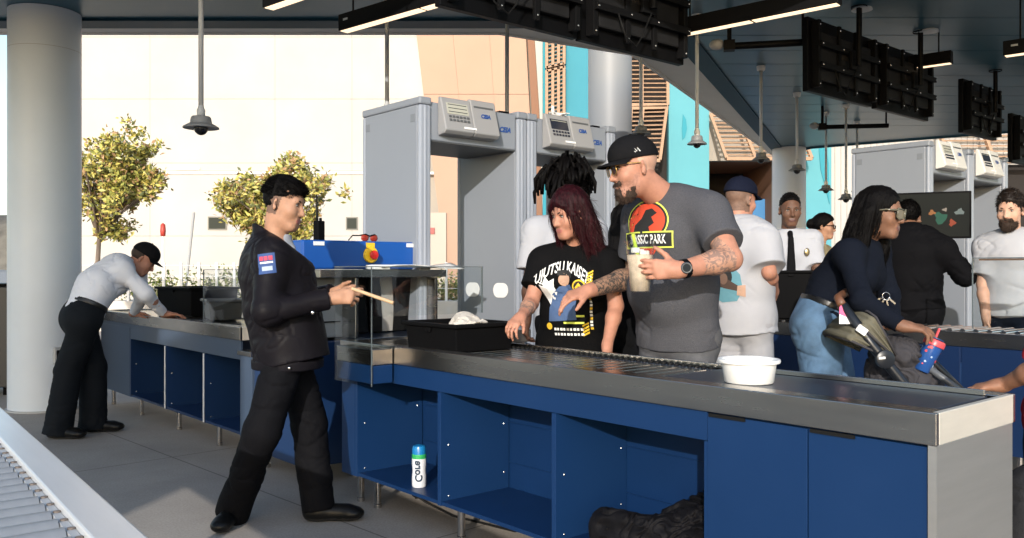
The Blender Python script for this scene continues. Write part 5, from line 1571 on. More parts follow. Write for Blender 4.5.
# a bundle of black cable hanging below the near counter's far end
cc = thing('cable_bundle', 'loose loops of black cable under the counter behind its steel legs', 'cable', L1(3.02, 0.30, 0.0), LANE_ROT)
mb = MB(); rg_ = random.Random(3)
pts = [(0.02 * math.sin(k * 1.3) - 0.05 + 0.006 * k, 0.05 * math.cos(k * 0.9) * (1 - k / 60), 0.03 + 0.045 * (1 + math.sin(k * 0.8)) * (1 - k / 50)) for k in range(40)]
mb.tube(pts, 0.006, 6); mb.build('loop', M_RUB, cc, smooth=True)
mb = MB(); mb.tube([pts[-1], (0.20, 0.02, 0.010), (0.5, -0.02, 0.008), (0.9, 0.05, 0.008), (1.3, 0.03, 0.155)], 0.006, 6); mb.build('lead', M_RUB, cc, smooth=True)
# ================================================================== people
def skin_mat(name, col, rough=0.48):
    return mat(name, col, 0.56, var=0.13, vscale=22, bump=0.16, bscale=260, sss=0.08, spec=0.35)
SK_TAN = skin_mat('skin_tan', (0.40, 0.215, 0.135))
SK_LIGHT = skin_mat('skin_light', (0.50, 0.29, 0.205))
SK_ROSY = skin_mat('skin_rosy', (0.41, 0.195, 0.130))
SK_BROWN = skin_mat('skin_brown', (0.185, 0.092, 0.056))
SK_DEEP = skin_mat('skin_deep', (0.095, 0.046, 0.030))
LIP = mat('lips_rose', (0.34, 0.12, 0.10), 0.4); LIPD = mat('lips_dark', (0.13, 0.05, 0.045), 0.4)
HAIRB = mat('hair_black', (0.0035, 0.003, 0.003), 0.45, bump=0.5, bscale=120, stretch=(3, 3, 0.6), spec=0.06)
HAIRR = mat('hair_dark_red', (0.008, 0.0022, 0.003), 0.38, var=0.6, vscale=30, bump=0.5, bscale=120, stretch=(4, 4, 0.3), col2=(0.034, 0.004, 0.0075), spec=0.12)
STUB = mat('stubble_skin', (0.35, 0.17, 0.118), 0.6, var=0.3, vscale=60)
BEARD = mat('beard_brown', (0.035, 0.018, 0.010), 0.7, bump=0.6, bscale=200)
FADE = mat('hair_fade', (0.15, 0.085, 0.058), 0.7, var=0.2, vscale=60)
def tattoo_mat(name, skin, ink, sc):
    m = bpy.data.materials.new(name); m.use_nodes = True
    n = m.node_tree; b = n.nodes['Principled BSDF']; b.inputs['Roughness'].default_value = 0.5
    tc = n.nodes.new('ShaderNodeTexCoord'); nz = n.nodes.new('ShaderNodeTexNoise'); nz.inputs['Scale'].default_value = sc
    nz.inputs['Detail'].default_value = 3; nz.inputs['Distortion'].default_value = 2.2
    rp = n.nodes.new('ShaderNodeValToRGB'); rp.color_ramp.elements[0].position = 0.44; rp.color_ramp.elements[1].position = 0.56
    rp.color_ramp.elements[0].color = (*ink, 1); rp.color_ramp.elements[1].color = (*skin, 1)
    n.links.new(tc.outputs['Object'], nz.inputs['Vector']); n.links.new(nz.outputs['Fac'], rp.inputs['Fac']); n.links.new(rp.outputs[0], b.inputs['Base Color'])
    return m
TATT = tattoo_mat('tattooed_skin', (0.30, 0.18, 0.12), (0.05, 0.045, 0.042), 34)
TATT2 = tattoo_mat('lightly_tattooed_skin', (0.45, 0.24, 0.16), (0.22, 0.14, 0.11), 26)
def cloth(name, col, rough=0.85, var=0.08, bump=0.35, bscale=260, **k):
    return mat(name, col, rough, var=var, vscale=9, bump=bump, bscale=bscale, spec=0.07, **k)
C_BLACKJ = cloth('black_nylon', (0.0085, 0.0075, 0.0095), 0.45, bump=0.15)
C_BLACKT = cloth('black_trousers', (0.0055, 0.0055, 0.0068), 0.75)
C_BLACK = cloth('black_cotton', (0.005, 0.005, 0.0055), 0.88)
C_NAVYK = cloth('navy_knit', (0.006, 0.008, 0.014), 0.9)
C_WHITE = cloth('white_shirt_cloth', (0.385, 0.40, 0.445), 0.8, var=0.03, bump=0.15)
C_WHITET = cloth('white_tee', (0.37, 0.375, 0.40), 0.9, var=0.03, bump=0.2)
C_GREYT = mat('charcoal_tee', (0.072, 0.073, 0.082), 0.92, var=0.16, vscale=170, bump=0.4, bscale=260, spec=0.07)
C_GREYP = cloth('grey_sweat', (0.34, 0.34, 0.36), 0.92, var=0.04)
C_JEAN = mat('blue_denim', (0.070, 0.135, 0.225), 0.85, var=0.45, vscale=7, bump=0.3, bscale=300)
C_JEANG = mat('grey_denim', (0.075, 0.075, 0.08), 0.85, var=0.35, vscale=9, bump=0.3, bscale=300)
C_JEANL = mat('pale_denim', (0.40, 0.48, 0.60), 0.85, var=0.1, vscale=9)
C_RED = cloth('red_cotton', (0.25, 0.012, 0.02), 0.85)
C_CAPB = cloth('black_cap_cloth', (0.008, 0.008, 0.009), 0.8)
C_CAPN = cloth('navy_cap_cloth', (0.007, 0.009, 0.020), 0.8)
SHOE = mat('black_leather', (0.006, 0.006, 0.006), 0.38, bump=0.1, bscale=60, spec=0.2); SOLE = mat('black_sole', (0.012, 0.012, 0.012), 0.7)
WHITE_INK = mat('white_ink', (0.74, 0.74, 0.72), 0.8); YEL_INK = mat('yellow_ink', (0.72, 0.46, 0.03), 0.8); RED_INK = mat('red_ink', (0.55, 0.055, 0.02), 0.8); BLACK_INK = mat('black_ink', (0.01, 0.01, 0.01), 0.8)
BLUE_INK = mat('blue_ink', (0.055, 0.10, 0.21), 0.8); CYAN_INK = mat('cyan_ink', (0.10, 0.25, 0.30), 0.8); LIME_INK = mat('lime_ink', (0.62, 0.68, 0.10), 0.8); TAN_INK = mat('tan_ink', (0.42, 0.26, 0.18), 0.8)
Z = Vector((0, 0, 1))
def gnd(p): return (p.x, p.y, 0)
def belt(root, j, b, m, inf=0.02, lift=0.06, buckle=None):
    up = (j.get('mid', j['neck']) - j['hip']).normalized(); rh = (j['hr'] - j['hl']).normalized()
    c = j['hip'] + up * lift; q = (b['hip'][0] * 0.95 + inf, b['hip'][1] * 0.95 + inf)
    return blob('belt', [ecap(c - up * 0.018, c + up * 0.018, rh, q, q, 0.005, flat_a=True, flat_b=True)], 0.006, m, root)

# ---------------------------------------------------------------- 1. officer in the black jacket
f = Vector((0.96, 0.28, 0)).normalized()
j = dict(hip=J(288, 337, 4.27), neck=J(272, 245, 4.27), er=J(266, 312, 3.99), wr=J(333, 298, 4.10), el=J(296, 306, 4.50), wl=J(336, 293, 4.40),
         kr=J(263, 430, 4.12), ar=J(232, 504, 4.30), tr=Vector((0.02, -1, 0)), kl=J(309, 424, 4.38), al=J(319, 500, 4.33), tl=Vector((1, 0.05, 0)))
fill(j, f, 0.185, 0.095)
H = Head(J(283.5, 203.5, 4.25), (1, -0.15, -0.22), (0.14, 0, 1), 1.03)
p, j, H, b = person('officer in a black jacket and black trousers striding while holding a thin wooden stick', gnd(j['hip']), j, H, SK_TAN, lips=LIP,
    hands=dict(r=dict(a=(1, 0.1, 0.10), n=(0.1, 1, -0.25), curls=((20, 40, 25), (38, 45, 25), (48, 50, 30), (55, 50, 30)), thumb=(32, 15)), l=dict(a=(1, -0.25, 0.1), n=(0, -1, -0.2), curl=(40, 50, 30))),
    regions=[(lambda c, L, jj: (L[:, 2] > -0.058) & (L[:, 1] < 0.012 + 0.25 * (L[:, 2])) & (np.abs(L[:, 0]) > 0.03) & (L[:, 2] < 0.1) & (np.abs(L[:, 0]) < 0.0825), FADE)])
sh = shirt(p, j, dict(b, chest=(0.178, 0.152), waist=(0.178, 0.155), hip=(0.182, 0.152)), C_BLACKJ, 0.024, 0.115, 1.93, 0.012, seed=3.1, name='jacket', cuff=0.012,
           extra=[cap(j['neck'] - Z * 0.05 - f * 0.01, j['neck'] + Z * 0.110 - f * 0.016, 0.09, 0.078, 0.02, flat_b=True), plane_cut(j['neck'] + Z * 0.052, Z + f * 0.75, 0.01)])
blob('shirt_collar', [cap(j['neck'] - Z * 0.02 + f * 0.02, j['neck'] + Z * 0.060 + f * 0.034, 0.072, 0.062, 0.01, flat_b=True), cap(j['neck'] - Z * 0.02 + f * 0.085, j['neck'] + Z * 0.02 + f * 0.06, 0.03, 0.03, 0.02)], 0.006, C_WHITE, p)
blob('jacket_band', [ecap(j['hip'] - Z * 0.150, j['hip'] - Z * 0.105, (j['hr'] - j['hl']), (0.204, 0.174), (0.206, 0.176), 0.01, flat_a=True, flat_b=True)], 0.0065, C_BLACKJ, p, folds(0.005, seed=4))
trousers(p, j, b, C_BLACKT, 0.014, 0.014, 0.030, 0.06, 0.011, seed=5.2, ankle=-0.02)
shoes(p, j, SHOE, SOLE, size=1.08)
hb = blob('hair', hair_shell(H, (0.092, 0.058), (-0.080, -0.060), 0.002, 0.012, -0.060, 0.0) + [H.E((0, 0.030, 0.092), (0.056, 0.060, 0.030), 0.02), H.E((0, 0.072, 0.078), (0.044, 0.024, 0.018), 0.02)], 0.0045, HAIRB, p, strand_noise(H, 0.004, (90, 30, 60), 2.0))
strands(hb, H, HAIRB, 7000, 0.022, 0.0011, FL_CROP, 0.06, 0.12, lambda L: L[:, 2] > 0.03, seed=1)
strands(hb, H, HAIRB, 3200, 0.008, 0.0010, FL_DOWN, 0.25, 0.15, lambda L: (L[:, 2] <= 0.03) & ((np.abs(L[:, 0]) < 0.05) | (L[:, 2] > 0.012)), seed=2)
bv = bvh_of(sh)
o0 = j['sr'].lerp(j['er'], 0.12); rt = (Vector((1, 0, 0)) + Z * 0.12)
def rect(x0, x1, y0, y1): return [(x0, y0), (x1, y0), (x1, y1), (x0, y1)]
def decal(name, poly, m, parent, bv, origin, right, up, off=0.003, step=0.012):
    vs, fs = poly_fill(poly, step); return project(name, vs, fs, origin, right, up, bv, m, parent, off)
up_ = Z + Vector((-0.12, 0, 0))
pt = decal('sleeve_patch', rect(-0.040, 0.040, -0.05, 0.045), mat('patch_blue', (0.025, 0.065, 0.20), 0.7), sh, bv, o0, rt, up_, 0.003)
for i in range(3): decal('patch_square', rect(-0.032 + i * 0.022, -0.014 + i * 0.022, 0.012, 0.032), mat('patch_red', (0.50, 0.05, 0.09), 0.7), sh, bv, o0, rt, up_, 0.0045)
decal('patch_line', rect(-0.030, 0.030, -0.002, 0.006), WHITE_INK, sh, bv, o0, rt, up_, 0.0045)
decal('patch_line', rect(-0.022, 0.026, -0.036, -0.016), mat('patch_pale', (0.35, 0.42, 0.55), 0.7), sh, bv, o0, rt, up_, 0.0045)
for (s, z) in ((0.3, 0.30), (0.55, 0.16)):
    pass
mb = MB(); c = j['wr'].lerp(j['er'], 0.32) + Vector((0.02, -0.075, -0.045)); mb.sphere(tuple(c), (0.009, 0.005, 0.009), 12, 8); mb.build('snap_button', M_CHROME, p, smooth=True)
mb = MB(); c = j['hip'] + Vector((0.06, -0.21, -0.13)); mb.sphere(tuple(c), (0.008, 0.006, 0.008), 12, 8); mb.build('snap_button', M_CHROME, p, smooth=True)
a = J(352, 288.5, 4.03); e = J(393.5, 303, 3.99)
st = thing('stick', 'thin pale wooden stick held out by the officer in the black jacket', 'stick', a)
mb = MB(); mb.tube([(0, 0, 0), tuple(e - a)], 0.0085, 12); mb.build('rod', mat('pale_wood', (0.50, 0.33, 0.19), 0.6, var=0.12, vscale=20), st, auto=50)

# ---------------------------------------------------------------- 2. officer bending over the far counter
f = PV.copy()
j = dict(hip=J(83, 315, 6.52), neck=J(124, 262, 6.80), mid=J(97, 287, 6.60), er=J(146, 294, 6.62), wr=J(164, 314, 6.84), el=J(142, 297, 7.0), wl=J(133, 313.5, 7.12),
         kr=J(69, 370, 6.50), ar=J(57, 426, 6.45), kl=J(93, 367, 6.70), al=J(93, 420, 6.70), tr=Vector((1, -0.15, 0)), tl=Vector((1, 0.1, 0)),
         sr=J(122, 270, 6.62), sl=J(136, 267, 6.98))
fill(j, f)
H = Head(J(143, 259, 6.90), (0.80, 0.25, -0.62), (0.55, 0.2, 0.8), 1.0)
p, j, H, b = person('officer in a white shirt and dark cap bending over the far counter', gnd(j['hip']), j, H, SK_ROSY, lips=LIP, h=0.0075,
    hands=dict(r=dict(a=(0.9, 0.45, -0.05), n=(0.1, 0, -1), curl=(12, 20, 15)), l=dict(a=(0.9, 0.3, -0.05), n=(0, 0, -1), curl=(20, 25, 20))))
shirt(p, j, dict(b, waist=(0.162, 0.13), chest=(0.17, 0.13)), mat('lifted_shirt_white', (0.70, 0.72, 0.78), 0.8, bump=0.15, bscale=200, spec=0.1), 0.016, 0.012, 1.93, 0.014, 0.0075, seed=6.3, collar=0.02)  # shirt white raised in colour to offset the shade on him
trousers(p, j, b, mat('dark_navy_trousers', (0.005, 0.007, 0.010), 0.85, spec=0.2), 0.026, 0.010, 0.042, 0.10, 0.008, 0.008, seed=7.7, ankle=-0.035)
belt(p, j, b, mat('belt_black', (0.006, 0.006, 0.006), 0.4), 0.030, 0.085)
shoes(p, j, SHOE, SOLE, 0.007, 1.12)
blob('hair', [H.E((0, -0.016, 0.02), (0.079, 0.094, 0.07), 0.01), plane_cut(H.w(0, 0.0, 0), H.f, 0.01), plane_cut(H.w(0, 0, -0.05), -H.u, 0.01)], 0.007, BEARD, p)
baseball_cap(p, H, C_CAPB, -0.05)
blob('bow_tie', [H.E((0, 0.055, -0.15), (0.04, 0.02, 0.025), 0.01)], 0.006, C_NAVYK, p)

# ---------------------------------------------------------------- 3. woman in the printed black t-shirt
f = Vector((-0.42, -0.91, 0)).normalized()
j = dict(hip=J(572, 342, 4.56), neck=J(577, 246, 4.46), sr=J(544, 262, 4.50), sl=J(609, 264, 4.36), er=J(531, 303, 4.42), wr=J(521, 317, 4.21), el=J(616, 306, 4.33), wl=J(607, 346, 4.21))
fill(j, f, 0.16)
H = Head(J(570, 214, 4.36), (-0.80, -0.55, -0.26), (-0.05, -0.05, 1), 0.97)
BW = dict(chest=(0.148, 0.112), waist=(0.145, 0.110), hip=(0.172, 0.125), ua=(0.046, 0.038), fa=(0.037, 0.025), neck=0.047, delt=0.05, trap=0.04)
armtat = lambda s, t0, t1, m: ((lambda c, L, jj: (np.abs(((c - A(jj['e' + s])) @ A(jj['w' + s] - jj['e' + s])) / ((jj['w' + s] - jj['e' + s]).length ** 2) - (t0 + t1) / 2) < (t1 - t0) / 2) & (np.linalg.norm(c - A(jj['e' + s].lerp(jj['w' + s], (t0 + t1) / 2)), axis=1) < 0.17)), m)
p, j, H, b = person('woman with long dark red hair in a black printed t-shirt reaching to the tray', gnd(j['hip']), j, H, SK_ROSY, BW, female=True, lips=LIP, bust=0.07, belly=0.09,
    hands=dict(r=dict(a=(-0.45, -0.75, -0.35), n=(0.1, 0.35, -1), curl=(30, 45, 30), thumb=(35, 10)), l=dict(a=(0.0, -0.35, -0.9), n=(-1, 0.2, -0.1), curl=(20, 20, 15))),
    regions=[armtat('r', 0.35, 0.72, TATT2)])
sh = shirt(p, j, b, C_BLACK, 0.018, 0.035, 0.62, 0.008, seed=8.1, bust=0.075, belly=0.10, cuff=0.022)
trousers(p, j, b, C_JEANL, 0.010, seed=2.2); shoes(p, j, mat('white_trainer', (0.6, 0.6, 0.6), 0.6), SOLE, 0.008, 0.9)
hp = hair_shell(H, (0.090, 0.066), (0.0, -0.10), 0.014, 0.022, -0.16, 0.010)
hp = hp[:2]
def lock(pts, r0, r1, k=0.02): return [cap(pts[i], pts[i + 1], r0 + (r1 - r0) * i / (len(pts) - 1), r0 + (r1 - r0) * (i + 1) / (len(pts) - 1), k) for i in range(len(pts) - 1)]
W = H.w
hp += lock([W(0.062, 0.03, 0.06), W(0.090, 0.022, 0.0), W(0.096, 0.008, -0.10), W(0.10, -0.01, -0.22), W(0.095, 0.02, -0.36)], 0.030, 0.028)
hp += lock([W(0.05, -0.05, 0.05), W(0.075, -0.06, -0.05), W(0.085, -0.07, -0.18), W(0.09, -0.06, -0.34)], 0.045, 0.040)
hp += lock([W(-0.05, -0.04, 0.05), W(-0.072, -0.05, -0.05), W(-0.075, -0.06, -0.16), W(-0.07, -0.07, -0.26)], 0.042, 0.035)
hp += lock([W(0, -0.07, 0.04), W(0, -0.09, -0.06), W(0.01, -0.11, -0.2), W(0.02, -0.11, -0.34)], 0.060, 0.055)
hp += lock([W(0.02, 0.070, 0.085), W(0.052, 0.074, 0.05), W(0.070, 0.052, 0.0), W(0.076, 0.042, -0.06), W(0.08, 0.035, -0.13)], 0.017, 0.012)
hp += lock([W(-0.02, 0.066, 0.085), W(-0.05, 0.062, 0.055), W(-0.072, 0.035, 0.0), W(-0.078, 0.012, -0.07), W(-0.080, 0.0, -0.14)], 0.015, 0.010)
hb = blob('hair', hp, 0.005, HAIRR, p, strand_noise(H, 0.004, (90, 90, 7), 1.0))
strands(hb, H, HAIRR, 1500, 0.10, 0.0010, FL_DOWN, 0.30, 0.25, lambda L: ~((L[:, 1] > 0.03) & (L[:, 2] < 0.10)), name='flyaway', seed=33)
strands(hb, H, HAIRR, 9000, 0.12, 0.0015, FL_DOWN, 0.08, 0.10, lambda L: ~((L[:, 1] > 0.045) & (L[:, 2] < 0.085) & (np.abs(L[:, 0]) < 0.06)), seed=3)
bv = bvh_of(sh); right = Vector((0.91, -0.42, 0)); ctr = j['neck'].lerp(j['hip'], 0.45) + f * 0.15
def art(name, poly, m, off=0.003, step=0.016): return decal(name, poly, m, sh, bv, ctr, right, Z, off, step)
vs, fs = text_mesh('JUJUTSU KAISEN', 0.062, bold=0.0012)
vs = [(x * 0.66, y * 1.25 + 0.118 - 1.6 * x * x, 0) for x, y, z in vs]
project('shirt_lettering', vs, fs, ctr, right, Z, bv, WHITE_INK, sh, 0.004)
art('print_pale', [(-0.115, 0.0), (-0.125, 0.045), (-0.10, 0.035), (-0.09, 0.07), (-0.07, 0.045), (-0.045, 0.06), (-0.045, 0.02), (-0.035, -0.01), (-0.05, -0.05), (-0.06, -0.10), (-0.09, -0.06), (-0.105, -0.04)], WHITE_INK)
art('print_blue', [(-0.06, -0.02), (-0.02, 0.02), (0.035, 0.03), (0.06, -0.01), (0.055, -0.09), (0.06, -0.15), (-0.09, -0.16), (-0.085, -0.09)], BLUE_INK, 0.0035)
art('print_tan', disc(0.005, 0.055, 0.03, 0.034, 16), TAN_INK, 0.004)
art('print_black', [(-0.03, 0.075), (-0.035, 0.10), (0.0, 0.105), (0.04, 0.10), (0.045, 0.06), (0.033, 0.075)], BLACK_INK, 0.0045)
art('emblem_ring', disc(0.088, 0.020, 0.036, 0.036, 24), YEL_INK); art('emblem_inner', disc(0.088, 0.020, 0.028, 0.028, 20), BLACK_INK, 0.004)
art('emblem_mark', [(0.066, 0.014), (0.088, 0.040), (0.110, 0.014), (0.100, 0.006), (0.088, 0.022), (0.076, 0.006)], YEL_INK, 0.005)
for i in range(4): art('stripe', [(0.125, 0.03 + i * 0.016), (0.152, 0.046 + i * 0.016), (0.152, 0.056 + i * 0.016), (0.125, 0.040 + i * 0.016)], YEL_INK)
for i in range(4): art('stripe', [(0.085, -0.235 + i * 0.016), (0.112, -0.219 + i * 0.016), (0.112, -0.209 + i * 0.016), (0.085, -0.225 + i * 0.016)], YEL_INK)
for i in range(2): art('lime_bar', rect(-0.005, 0.095, -0.135 - i * 0.035, -0.125 - i * 0.035), LIME_INK)
for r_ in range(2):
    for i in range(9): art('print_bar', rect(-0.06 + i * 0.017, -0.047 + i * 0.017 - 0.003 * (i % 2), -0.205 - r_ * 0.026, -0.192 - r_ * 0.026), WHITE_INK)
for i in range(11): art('print_bar', rect(0.118, 0.128, -0.20 + i * 0.017, -0.188 + i * 0.017), YEL_INK if i % 3 == 0 else WHITE_INK)
art('emblem_ring', disc(-0.09, -0.185, 0.018, 0.018, 14), YEL_INK)

# ---------------------------------------------------------------- 4. man with dreadlocks
f = Vector((-0.25, 0.97, 0)).normalized()
j = dict(hip=J(567, 318, 5.25), neck=J(565, 222, 5.25))
fill(j, f, 0.18)
H = Head(J(567, 189, 5.25), (-0.35, 0.93, -0.1), (0, 0, 1), 1.0)
p, j, H, b = person('man with a mop of black dreadlocks in a white t-shirt by the second detector', gnd(j['hip']), j, H, SK_DEEP, h=0.0075, lips=LIPD)
shirt(p, j, b, C_WHITET, 0.026, 0.10, 0.8, 0.012, 0.0075, seed=1.9, cuff=0.02)
trousers(p, j, b, C_BLACKT, 0.016, seed=3.3, h=0.009); shoes(p, j, SHOE, SOLE, 0.008)
hair = blob('hair', [H.E((0, -0.012, 0.045), (0.095, 0.115, 0.105), 0.01), plane_cut(H.w(0, 0.07, 0.0), H.f * 0.8 - H.u * 0.5, 0.01), plane_cut(H.w(0, 0, -0.06), -H.u)], 0.007, HAIRB, p, strand_noise(H, 0.02, (28, 28, 28), 3))
strands(hair, H, HAIRB, 6000, 0.045, 0.0016, FL_DOWN, 0.9, 0.6, seed=14)
rng = np.random.default_rng(21)
mb = MB()
for i in range(120):
    th_ = rng.uniform(0, 2 * math.pi); ph_ = rng.uniform(0.05, 1.45)
    d = Vector((math.sin(ph_) * math.cos(th_), math.sin(ph_) * math.sin(th_), math.cos(ph_)))
    c0 = H.w(d.x * 0.08, d.y * 0.10 - 0.012, 0.045 + d.z * 0.09)
    out = (H.r * d.x + H.f * d.y + H.u * (0.25 + d.z * 0.3)).normalized()
    ln = rng.uniform(0.07, 0.14)
    c1 = c0 + out * ln * 0.55 + Vector(rng.normal(0, 0.012, 3)); c2 = c1 + out * ln * 0.3 - Z * ln * (0.35 + 0.4 * rng.random()); c3 = c2 - Z * ln * 0.55 + Vector(rng.normal(0, 0.012, 3))
    mb.tube([tuple(c0), tuple(c1), tuple(c2), tuple(c3)], [0.013, 0.0135, 0.012, 0.007], 7)
o = mb.build('dreadlock', HAIRB, hair, smooth=True); o['kind'] = 'stuff'

# ---------------------------------------------------------------- 5. man in the black cap
f = Vector((-0.66, -0.75, 0)).normalized()
BB = dict(chest=(0.205, 0.145), waist=(0.198, 0.150), hip=(0.190, 0.140), ua=(0.063, 0.053), fa=(0.053, 0.034), neck=0.066, delt=0.068, trap=0.062, th=(0.1, 0.07))
j = dict(hip=J(677, 330, 4.16), neck=J(670, 194, 4.08), sl=J(709, 213, 3.92), sr=J(641, 217, 4.27), el=J(730, 259, 3.74), wl=J(679, 270, 3.60), er=J(634, 276, 4.36), wr=J(588, 291, 4.10))
fill(j, f, 0.2)
H = Head(J(634.5, 168, 3.99), (-0.95, -0.22, -0.16), (-0.1, 0, 1), 1.1)
p, j, H, b = person('bearded man in a black cap and grey t-shirt holding an iced drink', gnd(j['hip']), j, H, SK_ROSY, BB, lips=LIP, belly=0.12,
    hands=dict(l=dict(a=(-1, -0.02, 0.02), n=(0.05, 1, 0.0), curls=((18, 35, 25), (20, 38, 28), (22, 40, 30), (26, 42, 30)), thumb=(55, 15), size=1.06, spread=3), r=dict(a=(-0.86, -0.35, -0.22), n=(-0.15, 0.3, -1), curls=((15, 20, 15), (28, 30, 20), (36, 35, 25), (40, 35, 25)), size=1.05, thumb=(40, 10))),
    regions=[armtat('r', 0.0, 0.95, TATT), armtat('l', 0.05, 0.62, TATT2),
             (lambda c, L, jj: (L[:, 2] > -0.02) & (L[:, 1] < 0.03) & (L[:, 2] < 0.1) & (np.abs(L[:, 0]) < 0.079) & (L[:, 1] > -0.11) & (L[:, 1] < -0.0 + 0.3 * L[:, 2]), SK_LIGHT),
             (lambda c, L, jj: (L[:, 2] < -0.028) & (L[:, 2] > -0.125) & (L[:, 1] > 0.004 - 0.1 * L[:, 2]) & ((L[:, 2] < -0.052) | (L[:, 1] < 0.035)), STUB)])
sh = shirt(p, j, b, C_GREYT, 0.018, 0.075, 0.66, 0.009, seed=4.4, belly=0.13, cuff=0.022)
blob('neck_rib', [cap(j['neck'] - Z * 0.02, j['neck'] + Z * 0.004, 0.096, 0.088, 0.01, flat_b=True)], 0.006, C_GREYT, p)
trousers(p, j, b, C_JEANG, 0.012, seed=9.2); shoes(p, j, SHOE, SOLE, 0.008)
hb = blob('beard', [H.E((0, 0.036, -0.088), (0.0485, 0.058, 0.036), 0.02), H.E((0, 0.062, -0.108), (0.032, 0.034, 0.029), 0.03), H.C((-0.032, 0.088, -0.058), (0.032, 0.088, -0.058), 0.0085, 0.0085, 0.012),
               H.C((-0.052, 0.022, -0.065), (-0.048, 0.036, -0.08), 0.006, 0.010, 0.015), H.C((0.052, 0.022, -0.065), (0.048, 0.036, -0.08), 0.006, 0.010, 0.015),
               H.E((0, 0.118, -0.069), (0.022, 0.03, 0.0075), 0.006, 'sub'), H.E((0, -0.03, -0.09), (0.09, 0.045, 0.08), 0.02, 'sub')], 0.005, BEARD, p, strand_noise(H, 0.006, (60, 60, 40), 5))
strands(hb, H, BEARD, 3500, 0.014, 0.0010, FL_BEARD, 0.35, 0.3, seed=5)
cp, K = baseball_cap(p, H, C_CAPB, 0.02, 0.2, 0.070, 1.0)
for (q0, q1) in (((0, 0.0), (0.014, 0.018)), ((0.014, 0.018), (0.010, 0.0)), ((0.010, 0.0), (0.026, 0.018)), ((0.026, 0.018), (0.030, 0.0))):
    mb = MB(); P0 = lambda q: tuple(K.w(-0.0, 0, 0)); 
def side_pt(K, y, z, sg=1):
    # point on the left side of the cap dome
    yy = (y + 0.008) / 0.105; zz = (z - 0.042) / 0.098
    x = 0.083 * math.sqrt(max(0.02, 1 - yy * yy - zz * zz)) + 0.003
    return K.w(-x * sg, y, z)
mb = MB()
zig = [(-0.004, 0.058), (0.004, 0.074), (0.010, 0.060), (0.018, 0.076), (0.026, 0.066), (0.016, 0.058)]
mb.tube([tuple(side_pt(K, y, z)) for y, z in zig], 0.0024, 6); mb.build('cap_emblem', WHITE_INK, cp)
# glasses
gl = MB(); 
for sg_ in (-1, 1):
    gl.tube([tuple(H.w(sg_ * x, y, z)) for x, y, z in ((0.012, 0.109, 0.018), (0.054, 0.104, 0.020), (0.058, 0.102, -0.006), (0.046, 0.105, -0.020), (0.020, 0.108, -0.018), (0.012, 0.109, 0.018))], 0.0022, 6)
    gl.tube([tuple(H.w(sg_ * x, y, z)) for x, y, z in ((0.056, 0.102, 0.016), (0.078, 0.06, 0.018), (0.082, 0.0, 0.012), (0.082, -0.012, 0.0))], 0.0024, 6)
gl.build('glasses', mat('gold_frame', (0.50, 0.32, 0.10), 0.3, metal=0.8), p, smooth=True)
gl = MB()
for sg_ in (-1, 1): 
    gl._put([tuple(H.w(sg_ * x, y, z)) for x, y, z in ((0.013, 0.107, 0.016), (0.053, 0.102, 0.018), (0.056, 0.1, -0.005), (0.045, 0.103, -0.018), (0.021, 0.106, -0.016))], [(0, 1, 2, 3, 4)])
gl.build('glasses_lens', mat_glass('tinted_lens', (0.25, 0.22, 0.2), 0.2), p)
# watch
wc = j['wl'].lerp(j['el'], 0.10); wd = (j['wl'] - j['el']).normalized()
o = blob('watch', [cap(wc - wd * 0.013, wc + wd * 0.013, 0.042, 0.041, 0.004, flat_a=True, flat_b=True)], 0.005, M_BLACKP, p)
mb = MB(); mb.M = Matrix.Translation(wc + Vector((0.0, -0.041, 0.004))) @ Matrix.Rotation(R(90), 4, 'X')
mb.lathe([(0.0, 0.0), (0.024, 0.0), (0.024, 0.008), (0.020, 0.012), (0.0, 0.011)], (0, 0, 0), 28); mb.build('watch_case', mat('watch_steel', (0.10, 0.11, 0.12), 0.3, metal=0.6), o, auto=40)
mb = MB(); mb.M = Matrix.Translation(wc + Vector((0.0, -0.0535, 0.004))) @ Matrix.Rotation(R(90), 4, 'X'); mb.lathe([(0.0, 0.0), (0.017, 0.0)], (0, 0, 0), 24); mb.build('watch_dial', mat('dial_dark', (0.010, 0.014, 0.018), 0.35, spec=0.1), o)
# printed badge on the chest
bv = bvh_of(sh); right = Vector((0.90, -0.44, 0)); ctr = j['neck'].lerp(j['hip'], 0.30) + f * 0.17 - right * 0.045; up2 = Z + right * 0.18
def art(name, poly, m, off=0.003, step=0.015): return decal(name, [(x * 1.16, y * 1.16) for x, y in poly], m, sh, bv, ctr, right, up2, off, step)
art('badge_outline', disc(0.0, 0.052, 0.107, 0.088, 36), LIME_INK, 0.0025); art('badge_rim', disc(0.0, 0.052, 0.101, 0.082, 36), BLACK_INK, 0.0033)
art('badge_disc', disc(0.0, 0.052, 0.092, 0.074, 36), RED_INK, 0.0041)
art('badge_shape', [(-0.06, 0.0), (-0.05, 0.04), (-0.02, 0.065), (0.0, 0.10), (0.03, 0.105), (0.055, 0.085), (0.03, 0.07), (0.045, 0.045), (0.02, 0.03), (0.03, 0.0)], BLACK_INK, 0.0049)
art('banner_outline', rect(-0.122, 0.128, -0.055, 0.012), LIME_INK, 0.0053); art('banner', rect(-0.116, 0.122, -0.049, 0.006), BLACK_INK, 0.0061)
art('badge_base', [(-0.06, -0.055), (0.06, -0.055), (0.04, -0.08), (0, -0.088), (-0.04, -0.08)], RED_INK, 0.0053)
vs, fs = text_mesh('JURASSIC PARK', 0.050, bold=0.0014)
vs = [(x * 0.66, y * 1.15 - 0.0245, 0) for x, y, z in vs]
project('shirt_lettering', vs, fs, ctr, right, up2, bv, WHITE_INK, sh, 0.007)

